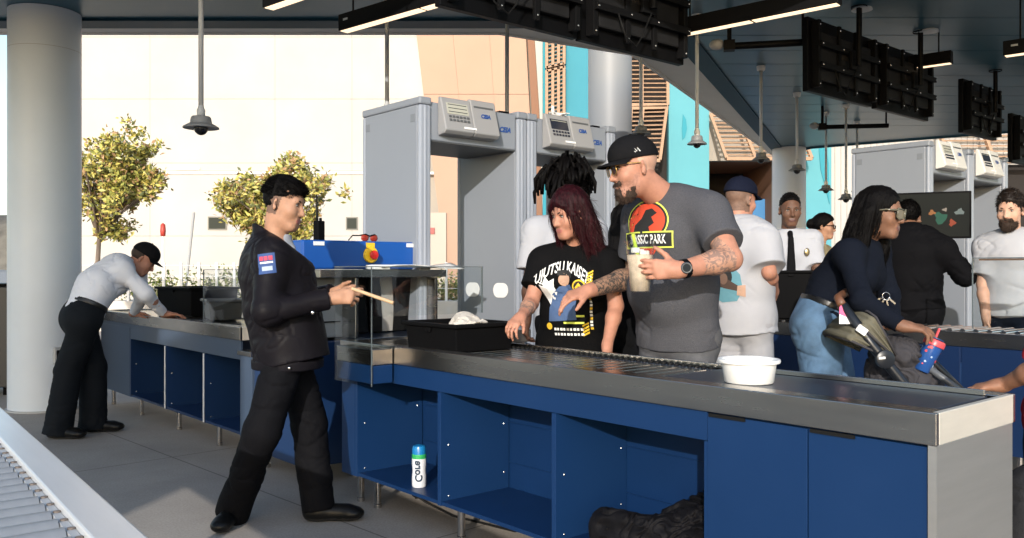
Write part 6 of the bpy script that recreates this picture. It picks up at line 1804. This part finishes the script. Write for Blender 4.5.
# the iced drink in his hand
cb_ = J(640, 268, 3.675)
dr = thing('iced_drink', 'clear plastic cup of iced coffee with a lime straw held by the capped man', 'drink', cb_ - Z * 0.105)
mb = MB(); mb.lathe([(0.0, 0.0), (0.036, 0.0), (0.038, 0.004), (0.055, 0.20), (0.059, 0.202), (0.059, 0.209), (0.054, 0.209), (0.036, 0.006)], (0, 0, 0), 36); mb.build('cup', mat_glass('cup_clear', (0.97, 0.98, 0.98), 0.16), dr, smooth=True)
mb = MB(); mb.lathe([(0.0, 0.006), (0.035, 0.006), (0.049, 0.15), (0.044, 0.153), (0.0, 0.151)], (0, 0, 0), 30); mb.build('coffee', mat('iced_coffee', (0.62, 0.49, 0.36), 0.5, var=0.25, vscale=30), dr, smooth=True)
mb = MB()
for i in range(7): mb.bx((0.022 * math.cos(i * 1.9), 0.022 * math.sin(i * 1.9), 0.158 + 0.006 * (i % 3)), (0.026, 0.024, 0.022))
mb.build('ice', mat('ice_pale', (0.70, 0.70, 0.66), 0.15), dr, bevel=0.004)
mb = MB(); mb.tube([(0.02, 0.0, 0.02), (-0.03, -0.02, 0.235)], 0.0065, 10); mb.build('straw', mat('straw_lime', (0.45, 0.62, 0.06), 0.35), dr)

dr.scale = (1.12, 1.12, 1.06)

# ---------------------------------------------------------------- 6. half-hidden person between the woman and the capped man
f = Vector((0.5, 0.85, 0)).normalized()
j = dict(hip=J(627, 335, 4.95), neck=J(629, 250, 4.95)); fill(j, f, 0.155)
H = Head(J(629, 224, 4.95), (0.6, 0.8, -0.15), (0, 0, 1), 0.95)
p, j, H, b = person('half hidden person in black with dark hair behind the bearded man', gnd(j['hip']), j, H, SK_TAN, BW, h=0.0085, female=True)
shirt(p, j, b, C_BLACK, 0.016, 0.10, 0.8, 0.008, 0.0085, seed=2.9); trousers(p, j, b, C_BLACKT, 0.012, h=0.009); shoes(p, j, SHOE, SOLE, 0.009)
W = H.w
blob('hair', [H.E((0, -0.015, 0.035), (0.09, 0.115, 0.10), 0.01)] + lock([W(0, -0.06, 0.03), W(0, -0.09, -0.08), W(0, -0.10, -0.22)], 0.075, 0.06) + [plane_cut(W(0, 0.05, 0), H.f * 0.9 - H.u * 0.3)], 0.007, HAIRB, p, strand_noise(H, 0.008, (60, 60, 10), 1))

# ---------------------------------------------------------------- 7. man in white t-shirt and navy cap, from behind
f = Vector((0.50, 0.86, 0)).normalized()
j = dict(hip=J(741, 316, 5.2), neck=J(737, 223, 5.2), sr=J(763, 240, 5.08), er=J(769, 272, 5.0), wr=J(774, 291, 5.22)); fill(j, f, 0.19)
H = Head(J(740, 200, 5.22), (0.80, 0.55, -0.12), (0, 0, 1), 1.0)
p, j, H, b = person('man in a white t-shirt, grey sweatpants and navy cap seen from behind', gnd(j['hip']), j, H, SK_ROSY, dict(chest=(0.175, 0.125), waist=(0.165, 0.125), hip=(0.17, 0.13)), h=0.007, lips=LIP,
    regions=[(lambda c, L, jj: (L[:, 2] > -0.075) & (L[:, 1] < 0.02) & (L[:, 2] < 0.12) & (np.abs(L[:, 0]) < 0.082) & (L[:, 1] > -0.11), FADE)])
sh = shirt(p, j, b, C_WHITET, 0.036, 0.10, 0.85, 0.010, 0.007, seed=7.1, cuff=0.026)
trousers(p, j, b, C_GREYP, 0.014, 0.018, 0.03, seed=6.1, amp=0.012); shoes(p, j, mat('white_trainer', (0.6, 0.6, 0.6), 0.6), SOLE, 0.008)
cp, K = baseball_cap(p, H, C_CAPN, 0.0, 0.25, 0.07, 1.03)
mb = MB()
for i in range(4): mb.tube([tuple(K.w(-0.022 + i * 0.013, -0.106 + 0.004 * abs(i - 1.5), 0.064)), tuple(K.w(-0.016 + i * 0.013, -0.106 + 0.004 * abs(i - 1.5), 0.070))], 0.002, 6)
mb.build('cap_lettering', WHITE_INK, cp)
bv = bvh_of(sh); right = Vector((0.86, -0.50, 0)); ctr = j['neck'].lerp(j['hip'], 0.66) - f * 0.15 - right * 0.02
def art(name, poly, m, off=0.004, step=0.018): return decal(name, poly, m, sh, bv, ctr, right, Z, off, step)
art('print_cyan', [(-0.10, -0.07), (-0.04, -0.105), (0.05, -0.095), (0.085, -0.03), (0.07, 0.06), (0.02, 0.11), (-0.06, 0.10), (-0.11, 0.04)], CYAN_INK, 0.003)
art('print_dark', disc(-0.035, 0.045, 0.058, 0.062, 20), BLACK_INK, 0.004); art('print_dark', [(-0.11, 0.03), (-0.03, -0.02), (0.05, -0.035), (0.09, -0.03), (0.06, -0.005), (0.0, 0.03), (-0.07, 0.05)], mat('brown_ink', (0.06, 0.035, 0.025), 0.8), 0.0045)
art('print_dark', [(-0.11, -0.05), (-0.085, -0.06), (-0.07, 0.0), (-0.10, 0.03)], mat('brown_ink', (0.06, 0.035, 0.025), 0.8), 0.0045); art('print_tan', disc(-0.03, 0.035, 0.026, 0.034, 16), mat('brown_ink2', (0.14, 0.08, 0.055), 0.8), 0.005)
art('print_tan', [(0.05, -0.06), (0.10, -0.07), (0.10, 0.0), (0.055, -0.005)], TAN_INK, 0.005)

# ---------------------------------------------------------------- 8. officer with the black tie
f = Vector((-0.15, -1, 0)).normalized()
j = dict(hip=J(789, 305, 7.15), neck=J(788, 233, 7.12), er=J(759, 276, 7.0), el=J(818, 276, 7.0), wr=J(770, 285, 6.80), wl=J(806, 285, 6.80)); fill(j, f, 0.19)
H = Head(J(790, 210, 7.08), (-0.12, -0.98, -0.14), (0, 0, 1), 1.08)
p, j, H, b = person('officer in a white shirt with a black tie facing the camera', gnd(j['hip']), j, H, skin_mat('skin_umber', (0.115, 0.056, 0.035)), h=0.0075, lips=mat('lips_umber', (0.085, 0.034, 0.030), 0.5),
    hands=dict(r=dict(a=(0.3, -0.8, -0.3), n=(0.6, 0, -0.6), curl=(40, 45, 30)), l=dict(a=(-0.3, -0.8, -0.3), n=(-0.6, 0, -0.6), curl=(40, 45, 30))))
sh = shirt(p, j, b, C_WHITE, 0.020, 0.03, 0.72, 0.010, 0.0075, seed=5.1, collar=0.03, cuff=0.022)
trousers(p, j, b, C_BLACKT, 0.016, h=0.009); shoes(p, j, SHOE, SOLE, 0.009); belt(p, j, b, M_BLACKP, 0.024)
hb = blob('hair', hair_shell(H, (0.078, 0.088), (-0.05, -0.065), 0.004, 0.008, -0.06, 0.001), 0.005, HAIRB, p, strand_noise(H, 0.003, (90, 90, 90)))
strands(hb, H, HAIRB, 3000, 0.012, 0.0016, FL_BACK, 0.8, 0.5, seed=8)
nk = j['neck']
blob('tie', [cap(nk + f * 0.105 - Z * 0.005, nk + f * 0.135 - Z * 0.04, 0.022, 0.018, 0.01), ecap(nk + f * 0.145 - Z * 0.05, nk + f * 0.172 - Z * 0.36, Vector((1, -0.15, 0)), (0.022, 0.012), (0.038, 0.014), 0.01)], 0.005, C_BLACKT, p)
mb = MB(); mb.M = Matrix.Translation(nk + Vector((0.105, -0.155, -0.16))); mb.sphere((0, 0, 0), (0.022, 0.008, 0.032), 14, 8); mb.build('badge', mat('badge_metal', (0.35, 0.28, 0.16), 0.3, metal=0.8), p, smooth=True)
mb = MB()
bin_('upright black bin on the second lane before the officer with the tie', L2(2.56, 0.33, HT + 0.016), LANE_ROT + R(30), 0.40, 0.26, 0.36, taper=0.015)

# ---------------------------------------------------------------- 9. woman with glasses far behind
f = Vector((0.8, -0.6, 0)).normalized()
j = dict(hip=J(820, 318, 8.6), neck=J(820, 246, 8.6)); fill(j, f, 0.155)
H = Head(J(824, 227, 8.6), (0.86, -0.5, -0.05), (0, 0, 1), 0.98)
p, j, H, b = person('woman with glasses and tied dark hair far behind the lanes', gnd(j['hip']), j, H, SK_TAN, BW, h=0.009, female=True, lips=LIP)
shirt(p, j, b, cloth('ochre_shirt', (0.30, 0.25, 0.15), 0.85), 0.016, 0.10, 1.9, 0.008, 0.009, collar=0.02); trousers(p, j, b, C_BLACKT, 0.012, h=0.010); shoes(p, j, SHOE, SOLE, 0.009)
blob('hair', hair_shell(H, (0.085, 0.068), (-0.05, -0.085), 0.016, 0.016, -0.085, 0.008) + [H.E((0, -0.125, 0.03), (0.05, 0.05, 0.055), 0.02)], 0.007, HAIRB, p, strand_noise(H, 0.006, (50, 20, 20)))
gl = MB()
for sg_ in (-1, 1):
    gl.tube([tuple(H.w(sg_ * x, y, z)) for x, y, z in ((0.012, 0.109, 0.016), (0.054, 0.104, 0.018), (0.056, 0.102, -0.014), (0.016, 0.108, -0.016), (0.012, 0.109, 0.016))], 0.003, 6)
    gl.tube([tuple(H.w(sg_ * x, y, z)) for x, y, z in ((0.055, 0.102, 0.014), (0.080, 0.03, 0.014), (0.082, -0.01, 0.004))], 0.003, 6)
gl.build('glasses', M_BLACKP, p, smooth=True)

# ---------------------------------------------------------------- 10. leaning woman in jeans
f = Vector((0.92, -0.38, 0)).normalized()
j = dict(hip=J(822, 322, 4.50), neck=J(866, 243, 4.44), mid=J(836, 286, 4.50), sr=J(849, 254, 4.28), sl=J(876, 250, 4.60), er=J(862, 301, 4.08), wr=J(902, 326, 3.97), el=J(889, 296, 4.62), wl=J(893, 318, 4.42),
         kr=J(820, 398, 4.44), kl=J(838, 398, 4.58)); fill(j, f, 0.165)
j['ar'] = Vector((j['kr'].x - 0.02, j['kr'].y, 0.085)); j['al'] = Vector((j['kl'].x - 0.02, j['kl'].y, 0.085))
H = Head(J(880, 213, 4.36), (0.76, -0.62, -0.10), (0.02, 0, 1), 1.03)
BJ = dict(BW, waist=(0.135, 0.105), hip=(0.168, 0.125), th=(0.092, 0.072), ua=(0.044, 0.037), fa=(0.036, 0.025))
p, j, H, b = person('woman in sunglasses, dark long-sleeved top and blue jeans leaning over the pushchair', gnd(j['hip']), j, H, SK_BROWN, BJ, female=True, lips=LIPD, bust=0.06, eyes=True,
    hands=dict(r=dict(a=(0.92, -0.12, -0.12), n=(0.0, 0.25, -1), curls=((14, 25, 15), (22, 32, 20), (30, 38, 25), (36, 40, 28)), thumb=(55, 10), size=1.0, spread=8)))
shirt(p, j, b, C_NAVYK, 0.017, 0.012, 1.95, 0.007, seed=3.7, bust=0.065, collar=0.03)
trousers(p, j, b, C_JEAN, 0.024, 0.012, 0.04, 0.10, 0.014, seed=8.8)
belt(p, j, b, mat('belt_black', (0.006, 0.006, 0.006), 0.4), 0.028, 0.085); shoes(p, j, mat('white_trainer', (0.6, 0.6, 0.6), 0.6), SOLE, 0.008, 0.9)
W = H.w
hp = [H.E((0, -0.014, 0.040), (0.083, 0.106, 0.098), 0.01)]
hp += lock([W(0.05, -0.02, 0.07), W(0.082, -0.025, 0.0), W(0.088, -0.035, -0.10), W(0.085, -0.05, -0.19)], 0.040, 0.030)
hp += lock([W(0.03, -0.06, 0.05), W(0.06, -0.08, -0.06), W(0.07, -0.10, -0.15)], 0.055, 0.045)
hp += lock([W(-0.05, -0.02, 0.07), W(-0.085, -0.01, 0.0), W(-0.088, 0.0, -0.1), W(-0.085, 0.03, -0.22), W(-0.08, 0.05, -0.38)], 0.032, 0.030)
hp += lock([W(0.0, -0.07, 0.04), W(0.0, -0.10, -0.08), W(0.0, -0.11, -0.16)], 0.06, 0.05)
hp += [plane_cut(W(0, 0.098, 0.06), H.f * 0.9 + H.u * -0.25, 0.01)]
hp += [H.E((0.0, 0.10, -0.02), (0.062, 0.075, 0.085), 0.015, 'sub')]
hb = blob('hair', hp, 0.005, HAIRB, p, strand_noise(H, 0.005, (90, 90, 6), 4.0))
strands(hb, H, HAIRB, 9000, 0.10, 0.0015, lambda L: np.stack([0.2 * np.sign(L[:, 0]), -0.1 + 0 * L[:, 0], -1 + 0 * L[:, 0]], 1), 0.05, 0.05, lambda L: ~((L[:, 1] > 0.035) & (L[:, 2] < 0.10) & (np.abs(L[:, 0]) < 0.075)), seed=4)
gl = MB()
for sg_ in (-1, 1):
    gl._put([tuple(H.w(sg_ * x, y, z)) for x, y, z in ((0.008, 0.113, 0.020), (0.062, 0.100, 0.024), (0.064, 0.098, -0.016), (0.05, 0.102, -0.024), (0.014, 0.111, -0.020))], [(0, 1, 2, 3, 4)])
gl.build('sunglasses_lens', mat('brown_lens', (0.16, 0.135, 0.085), 0.10, spec=0.9, coat=0.5), p)
gl = MB()
for sg_ in (-1, 1):
    gl.tube([tuple(H.w(sg_ * x, y, z)) for x, y, z in ((0.006, 0.1135, 0.020), (0.062, 0.1005, 0.025), (0.065, 0.0985, -0.016), (0.05, 0.1025, -0.026), (0.013, 0.1115, -0.022), (0.006, 0.1135, 0.020))], 0.0045, 6)
    gl.tube([tuple(H.w(sg_ * x, y, z)) for x, y, z in ((0.063, 0.1, 0.016), (0.080, 0.05, 0.016), (0.083, -0.01, 0.004))], 0.0045, 6)
gl.build('sunglasses', mat('tortoise_frame', (0.11, 0.10, 0.07), 0.2), p, smooth=True)

kr_ = thing('key_ring', 'bunch of silver keys hanging at the waist of the leaning woman', 'keys', J(886, 296, 4.12))
mb = MB(); mb.tube([(0.018 * math.cos(a_), 0, 0.018 * math.sin(a_)) for a_ in np.linspace(0, 2 * math.pi, 15)], 0.002, 6); mb.build('ring', M_CHROME, kr_, smooth=True)
for i in range(4):
    mb = MB(); mb.M = Matrix.Rotation(R(-50 + i * 38), 4, 'Y'); mb.box((-0.004, -0.001 + i * 0.0022, -0.058), (0.004, 0.001 + i * 0.0022, -0.018)); mb.lathe([(0, -0.001), (0.011, -0.001), (0.011, 0.001), (0, 0.001)], (0, 0, -0.02), 12); mb.build('key', M_CHROME, kr_)

# ---------------------------------------------------------------- 11. man in the black jacket, back turned
f = Vector((0.35, 0.93, 0)).normalized()
j = dict(hip=J(914, 306, 6.35), neck=J(908, 231, 6.38), sl=J(883, 248, 6.45), sr=J(942, 249, 6.22), er=J(965, 276, 6.20), wr=J(960, 262, 6.50)); fill(j, f, 0.2)
H = Head(J(909, 219, 6.50), (0.55, 0.80, -0.35), (0, 0.1, 1), 1.0)
p, j, H, b = person('man in a black jacket with his back turned beside the viewing screen', gnd(j['hip']), j, H, SK_BROWN, dict(chest=(0.19, 0.14), waist=(0.17, 0.13)), h=0.0075)
shirt(p, j, b, cloth('soft_black_jacket', (0.004, 0.004, 0.005), 0.8), 0.030, 0.02, 1.92, 0.014, 0.0075, seed=9.9, name='jacket', cuff=0.012)
trousers(p, j, b, C_BLACKT, 0.016, h=0.009); shoes(p, j, SHOE, SOLE, 0.009); belt(p, j, b, mat('belt_shine', (0.012, 0.012, 0.012), 0.2), 0.030, 0.02)
hb = blob('hair', hair_shell(H, (0.088, 0.070), (-0.05, -0.075), 0.012, 0.018, -0.07, 0.006), 0.006, HAIRB, p, strand_noise(H, 0.005, (50, 50, 50)))
strands(hb, H, HAIRB, 3500, 0.02, 0.0016, FL_BACK, 0.6, 0.4, seed=10)

# ---------------------------------------------------------------- 12. bearded man in a white t-shirt at the right edge
f = Vector((-0.62, -0.78, 0)).normalized()
j = dict(hip=J(1012, 306, 6.05), neck=J(1011, 234, 6.05), sr=J(986, 247, 6.15), er=J(983, 284, 6.12), wr=J(986, 318, 6.02)); fill(j, f, 0.2)
H = Head(J(1010, 211, 6.0), (-0.70, -0.70, -0.10), (0, 0, 1), 1.0)
p, j, H, b = person('bearded dark-haired man in a white t-shirt at the right edge', gnd(j['hip']), j, H, SK_LIGHT, dict(chest=(0.18, 0.125)), h=0.0075, lips=LIP)
shirt(p, j, b, C_WHITET, 0.02, 0.06, 0.75, 0.010, 0.0075, seed=1.2, cuff=0.024); trousers(p, j, b, C_NAVYK, 0.014, h=0.009); shoes(p, j, SHOE, SOLE, 0.009)
HB_ = blob('hair', hair_shell(H, (0.088, 0.080), (-0.05, -0.07), 0.010, 0.026, -0.07, 0.003), 0.006, mat('hair_brown', (0.010, 0.006, 0.004), 0.5, spec=0.2), p, strand_noise(H, 0.006, (50, 50, 50)))
strands(HB_, H, mat('hair_brown', (0.016, 0.010, 0.007), 0.5), 4000, 0.03, 0.0016, FL_BACK, 0.6, 0.35, seed=9)
hb = blob('beard', [H.E((0, 0.034, -0.078), (0.057, 0.066, 0.050), 0.02), H.E((0, 0.062, -0.106), (0.034, 0.035, 0.024), 0.03), H.C((-0.030, 0.088, -0.058), (0.030, 0.088, -0.058), 0.009, 0.009, 0.015),
               H.E((0, 0.118, -0.069), (0.022, 0.03, 0.007), 0.006, 'sub'), H.E((0, -0.03, -0.09), (0.09, 0.045, 0.08), 0.02, 'sub')], 0.006, BEARD, p, strand_noise(H, 0.005, (60, 60, 40), 5))
strands(hb, H, BEARD, 3500, 0.020, 0.0011, FL_BEARD, 0.45, 0.3, seed=5)

# ---------------------------------------------------------------- 13. person in red at the right edge
f = Vector((-0.9, -0.3, 0)).normalized()
j = dict(hip=J(1080, 440, 3.05), neck=J(1080, 332, 3.05), sr=J(1086, 346, 3.25), er=J(1090, 410, 3.3), wr=J(1070, 440, 3.1), sl=J(1054, 347, 2.92), wl=J(1003, 385, 2.96)); j['el'] = J(1040, 368, 2.80); fill(j, f, 0.165)
j['hip'].z = max(j['hip'].z, 0.75)
H = Head(J(1078, 292, 3.0), (-0.9, -0.2, -0.4), (0, 0, 1), 0.95)
p, j, H, b = person('person in a red t-shirt reaching in from the right edge', gnd(j['hip']), j, H, skin_mat('skin_olive', (0.26, 0.125, 0.075)), dict(BW, ua=(0.040, 0.033), fa=(0.032, 0.022)), h=0.0065, female=True, lips=LIP,
    hands=dict(l=dict(size=0.8, a=(-0.95, 0.15, -0.12), n=(0, 0, -1), curl=(15, 25, 20))))
shirt(p, j, b, C_RED, 0.022, 0.06, 0.6, 0.010, 0.0075, seed=4.9, cuff=0.022); trousers(p, j, b, C_BLACKT, 0.016, h=0.009); shoes(p, j, SHOE, SOLE, 0.009)
W = H.w
blob('hair', [H.E((0, -0.015, 0.04), (0.085, 0.108, 0.10), 0.01), plane_cut(W(0, 0.09, 0.06), H.f * 0.75 - H.u * 0.6, 0.01)] + lock([W(0, -0.06, 0.03), W(0, -0.09, -0.06), W(0, -0.1, -0.16)], 0.06, 0.05), 0.007, HAIRB, p, strand_noise(H, 0.006, (60, 60, 12)))

# ---------------------------------------------------------------- pushchair and tumbler
base = J(880, 400, 4.12); base.z = 0
sr_ = thing('pushchair', 'folded grey and olive pushchair in front of the leaning woman', 'pushchair', base)
OLIVE = cloth('olive_cloth', (0.125, 0.118, 0.088), 0.9); GREYC = cloth('stroller_grey', (0.050, 0.048, 0.053), 0.9)
Q = lambda u, v, D=4.12: J(u, v, D) - base
fr = mat('stroller_frame', (0.010, 0.012, 0.016), 0.35)
mb = MB(); mb.tube([tuple(Q(842, 305, 4.0)), tuple(Q(872, 345, 3.96)), tuple(Q(905, 385, 3.92)), tuple(Q(935, 425, 3.9))], 0.024, 12); mb.build('side_tube', fr, sr_, smooth=True)
mb = MB(); mb.tube([tuple(Q(858, 300, 4.42)), tuple(Q(888, 340, 4.38)), tuple(Q(932, 362, 4.32)), tuple(Q(970, 400, 4.3))], 0.022, 12); mb.build('side_tube', fr, sr_, smooth=True)
mb = MB(); mb.tube([tuple(Q(842, 305, 4.0)), tuple(Q(838, 298, 4.05)), tuple(Q(846, 292, 4.3)), tuple(Q(858, 300, 4.42))], 0.020, 12); mb.build('handle', mat('handle_leather', (0.13, 0.055, 0.028), 0.5), sr_, smooth=True)
mb = MB(); mb.tube([tuple(Q(925, 365, 3.98)), tuple(Q(962, 392, 3.96)), tuple(Q(985, 430, 3.96))], 0.016, 10); mb.build('front_tube', mat('front_tube_grey', (0.10, 0.105, 0.11), 0.35), sr_, smooth=True)
hg = Q(884, 359, 4.12)
def fan(a_, r_, y_): return (hg.x + math.cos(a_) * r_, y_, hg.z + math.sin(a_) * r_)
mb = MB()
def pleat(t): return 0.012 * abs(math.sin(t * math.pi * 5))
NA_, NT_ = 40, 14
def top(u_, t_):
    a_ = R(156 - 38 * u_); y_ = -0.17 + 0.34 * t_
    r_ = 0.25 + pleat(u_) + 0.035 * math.sin(math.pi * t_) - 0.02 * u_
    return fan(a_, r_, y_)
mb.grid(top, NA_, NT_)
for y_ in (-0.17, 0.17):
    mb.grid(lambda u_, t_, y_=y_: fan(R(156 - 38 * u_), 0.05 + (0.20 + pleat(u_) - 0.02 * u_) * t_, y_ + (0.008 * math.sin(u_ * 31) * t_ * (1 - t_) * 4)), NA_, 8)
cn = mb.build('canopy', OLIVE, sr_, smooth=True, solid=0.004)
for ang_ in (156, 137, 118):
    mb = MB(); mb.tube([fan(R(ang_), 0.04, -0.174), fan(R(ang_), 0.238, -0.174), fan(R(ang_), 0.262, -0.12), fan(R(ang_), 0.278, 0.0), fan(R(ang_), 0.262, 0.12), fan(R(ang_), 0.238, 0.174)], 0.006, 8); mb.build('canopy_rib', GREYC, cn, smooth=True)
blob('seat_fabric', [ell(Q(902, 375, 4.14), (Vector((0.85, 0, -0.5)), Vector((0, 1, 0)), Vector((0.5, 0, 0.85))), (0.165, 0.17, 0.13), 0.03), cap(Q(884, 375), Q(905, 420), 0.08, 0.10, 0.05), cap(Q(918, 380), Q(945, 410), 0.07, 0.08, 0.04), ell(Q(895, 352, 4.10), (Vector((1, 0, 0)), Vector((0, 1, 0)), Z), (0.11, 0.15, 0.085), 0.03)], 0.007, GREYC, sr_, drape(0.020, 42.0, (0.8, 0.2, -0.4), 6.0))
mb = MB(); mb.M = Matrix.Translation(Q(884, 359, 3.925)) @ Matrix.Rotation(R(90), 4, 'X'); mb.lathe([(0, 0), (0.042, 0), (0.042, 0.02), (0.03, 0.026), (0, 0.026)], (0, 0, 0), 24); mb.build('hinge', fr, sr_, auto=40)
mb = MB(); mb.M = Matrix.Translation(Q(861, 330, 3.935)) @ Matrix.Rotation(R(35), 4, 'Y'); mb.bx((0, -0.01, 0), (0.05, 0.012, 0.034)); mb.build('hinge_label', mat('tag_white', (0.8, 0.8, 0.8), 0.6), sr_, bevel=0.004)
mb = MB(); mb.M = Matrix.Translation(Q(882, 358, 3.89)) @ Matrix.Rotation(R(-5), 4, 'Y'); mb.bx((0, 0, 0), (0.03, 0.004, 0.01)); mb.build('hinge_mark', M_LGREY, sr_)
for (u, D) in ((905, 3.95), (905, 4.35), (985, 3.98), (985, 4.32)):
    q = J(u, 400, D); q.z = 0.11
    mb = MB(); mb.M = Matrix.Translation(q - base) @ Matrix.Rotation(R(90), 4, 'X'); mb.lathe([(0.03, -0.012), (0.085, -0.018), (0.11, -0.012), (0.11, 0.012), (0.085, 0.018), (0.03, 0.012)], (0, 0, 0), 28); w_ = mb.build('wheel', M_RUB, sr_, auto=40)
    mb = MB(); mb.tube([tuple(q - base), tuple(Vector((q.x, q.y, 0.5)) - base)], 0.014, 8); mb.build('wheel_strut', fr, sr_)
tg = thing('luggage_tag', 'pink and white paper tag hanging from the pushchair handle', 'tag', J(844, 312, 3.98))
mb = MB(); mb.box((-0.022, -0.001, -0.055), (0.026, 0.001, -0.01)); mb.build('white_part', mat('tag_white', (0.8, 0.8, 0.8), 0.6), tg)
mb = MB(); mb._put([(-0.022, -0.0015, -0.0095), (0.026, -0.0015, -0.0295), (0.026, -0.0015, -0.0095), (-0.014, -0.0015, 0.032), (-0.022, -0.0015, 0.022)], [(0, 2, 3, 4), (0, 1, 2)]); mb.build('pink_part', mat('tag_pink', (0.75, 0.12, 0.26), 0.6), tg, solid=0.001)
ax = (Vector((0.40, -0.05, 0.9))).normalized()
tb = thing('tumbler', 'blue patterned tumbler with a red lid and straw in the leaning woman\'s hand', 'tumbler', J(921, 371, 3.99))
tb.rotation_euler = ax.to_track_quat('Z', 'Y').to_euler()
mb = MB(); mb.lathe([(0, 0), (0.030, 0.0), (0.034, 0.006), (0.043, 0.13), (0.043, 0.14)], (0, 0, 0), 32); mb.build('cup', mat('tumbler_blue', (0.018, 0.075, 0.26), 0.3), tb, auto=50)
mb = MB(); mb.lathe([(0.0445, 0.128), (0.048, 0.130), (0.048, 0.150), (0.044, 0.158), (0.0, 0.162)], (0, 0, 0), 32); mb.build('lid', mat('tumbler_red', (0.62, 0.07, 0.08), 0.35), tb, auto=50)
mb = MB(); mb.lathe([(0.0, 0.1625), (0.036, 0.163), (0.036, 0.166), (0.0, 0.167)], (0, 0, 0), 28); mb.build('lid_top', mat('tumbler_blue', (0.018, 0.075, 0.26), 0.3), tb)
mb = MB(); mb.tube([(0.012, 0, 0.16), (0.018, 0, 0.215)], 0.006, 10); mb.build('straw', mat('tumbler_red', (0.62, 0.07, 0.08), 0.35), tb)
rng = np.random.default_rng(5); mb = MB()
for i in range(26):
    a = rng.uniform(0, 2 * math.pi); zz = rng.uniform(0.03, 0.12); rr = 0.0345 + 0.009 * zz / 0.13 + 0.0012
    c = Vector((rr * math.cos(a), rr * math.sin(a), zz)); t1 = Vector((-math.sin(a), math.cos(a), 0)); sz = rng.uniform(0.004, 0.009)
    mb.cur = i % 2
    mb._put([tuple(c + t1 * sz * math.cos(k) + Z * sz * math.sin(k)) for k in np.linspace(0, 2 * math.pi, 6)[:-1]], [(0, 1, 2, 3, 4)])
mb.build('pattern', [mat('tumbler_red', (0.62, 0.07, 0.08), 0.35), mat('pattern_pale', (0.35, 0.45, 0.60), 0.4)], tb)

# dark backpack on the floor behind the counter end
q = J(1042, 500, 3.0); q.z = 0
bp_ = thing('backpack', 'dark grey backpack standing on the floor at the right edge behind the counter end', 'backpack', q)
M_PACK = cloth('pack_nylon', (0.022, 0.023, 0.026), 0.7)
blob('pack_body', [ecap(Vector((0, 0, 0.20)), Vector((0.01, 0, 0.50)), (1, 0, 0), (0.16, 0.11), (0.135, 0.09), 0.03), ell(Vector((0, -0.10, 0.22)), (Vector((1, 0, 0)), Vector((0, 1, 0)), Z), (0.13, 0.06, 0.13), 0.02), plane_cut((0, 0, 0.004), (0, 0, -1))], 0.008, M_PACK, bp_, folds(0.010, (12, 12, 12), 4))
mb = MB(); mb.tube([(-0.05, 0, 0.58), (-0.045, 0, 0.66), (0.045, 0, 0.66), (0.05, 0, 0.58)], 0.011, 8); mb.build('grab_handle', M_RUB, bp_, smooth=True)
for sx in (-0.09, 0.09):
    mb = MB(); mb.tube([(sx, 0.08, 0.54), (sx * 1.2, 0.17, 0.44), (sx * 1.3, 0.17, 0.25), (sx * 1.2, 0.10, 0.10)], 0.018, 8); mb.build('strap', M_RUB, bp_, smooth=True)
mb = MB(); mb.tube([(-0.10, -0.155, 0.30), (0.0, -0.168, 0.33), (0.10, -0.155, 0.30)], 0.005, 6); mb.build('zip', M_GREYP, bp_)
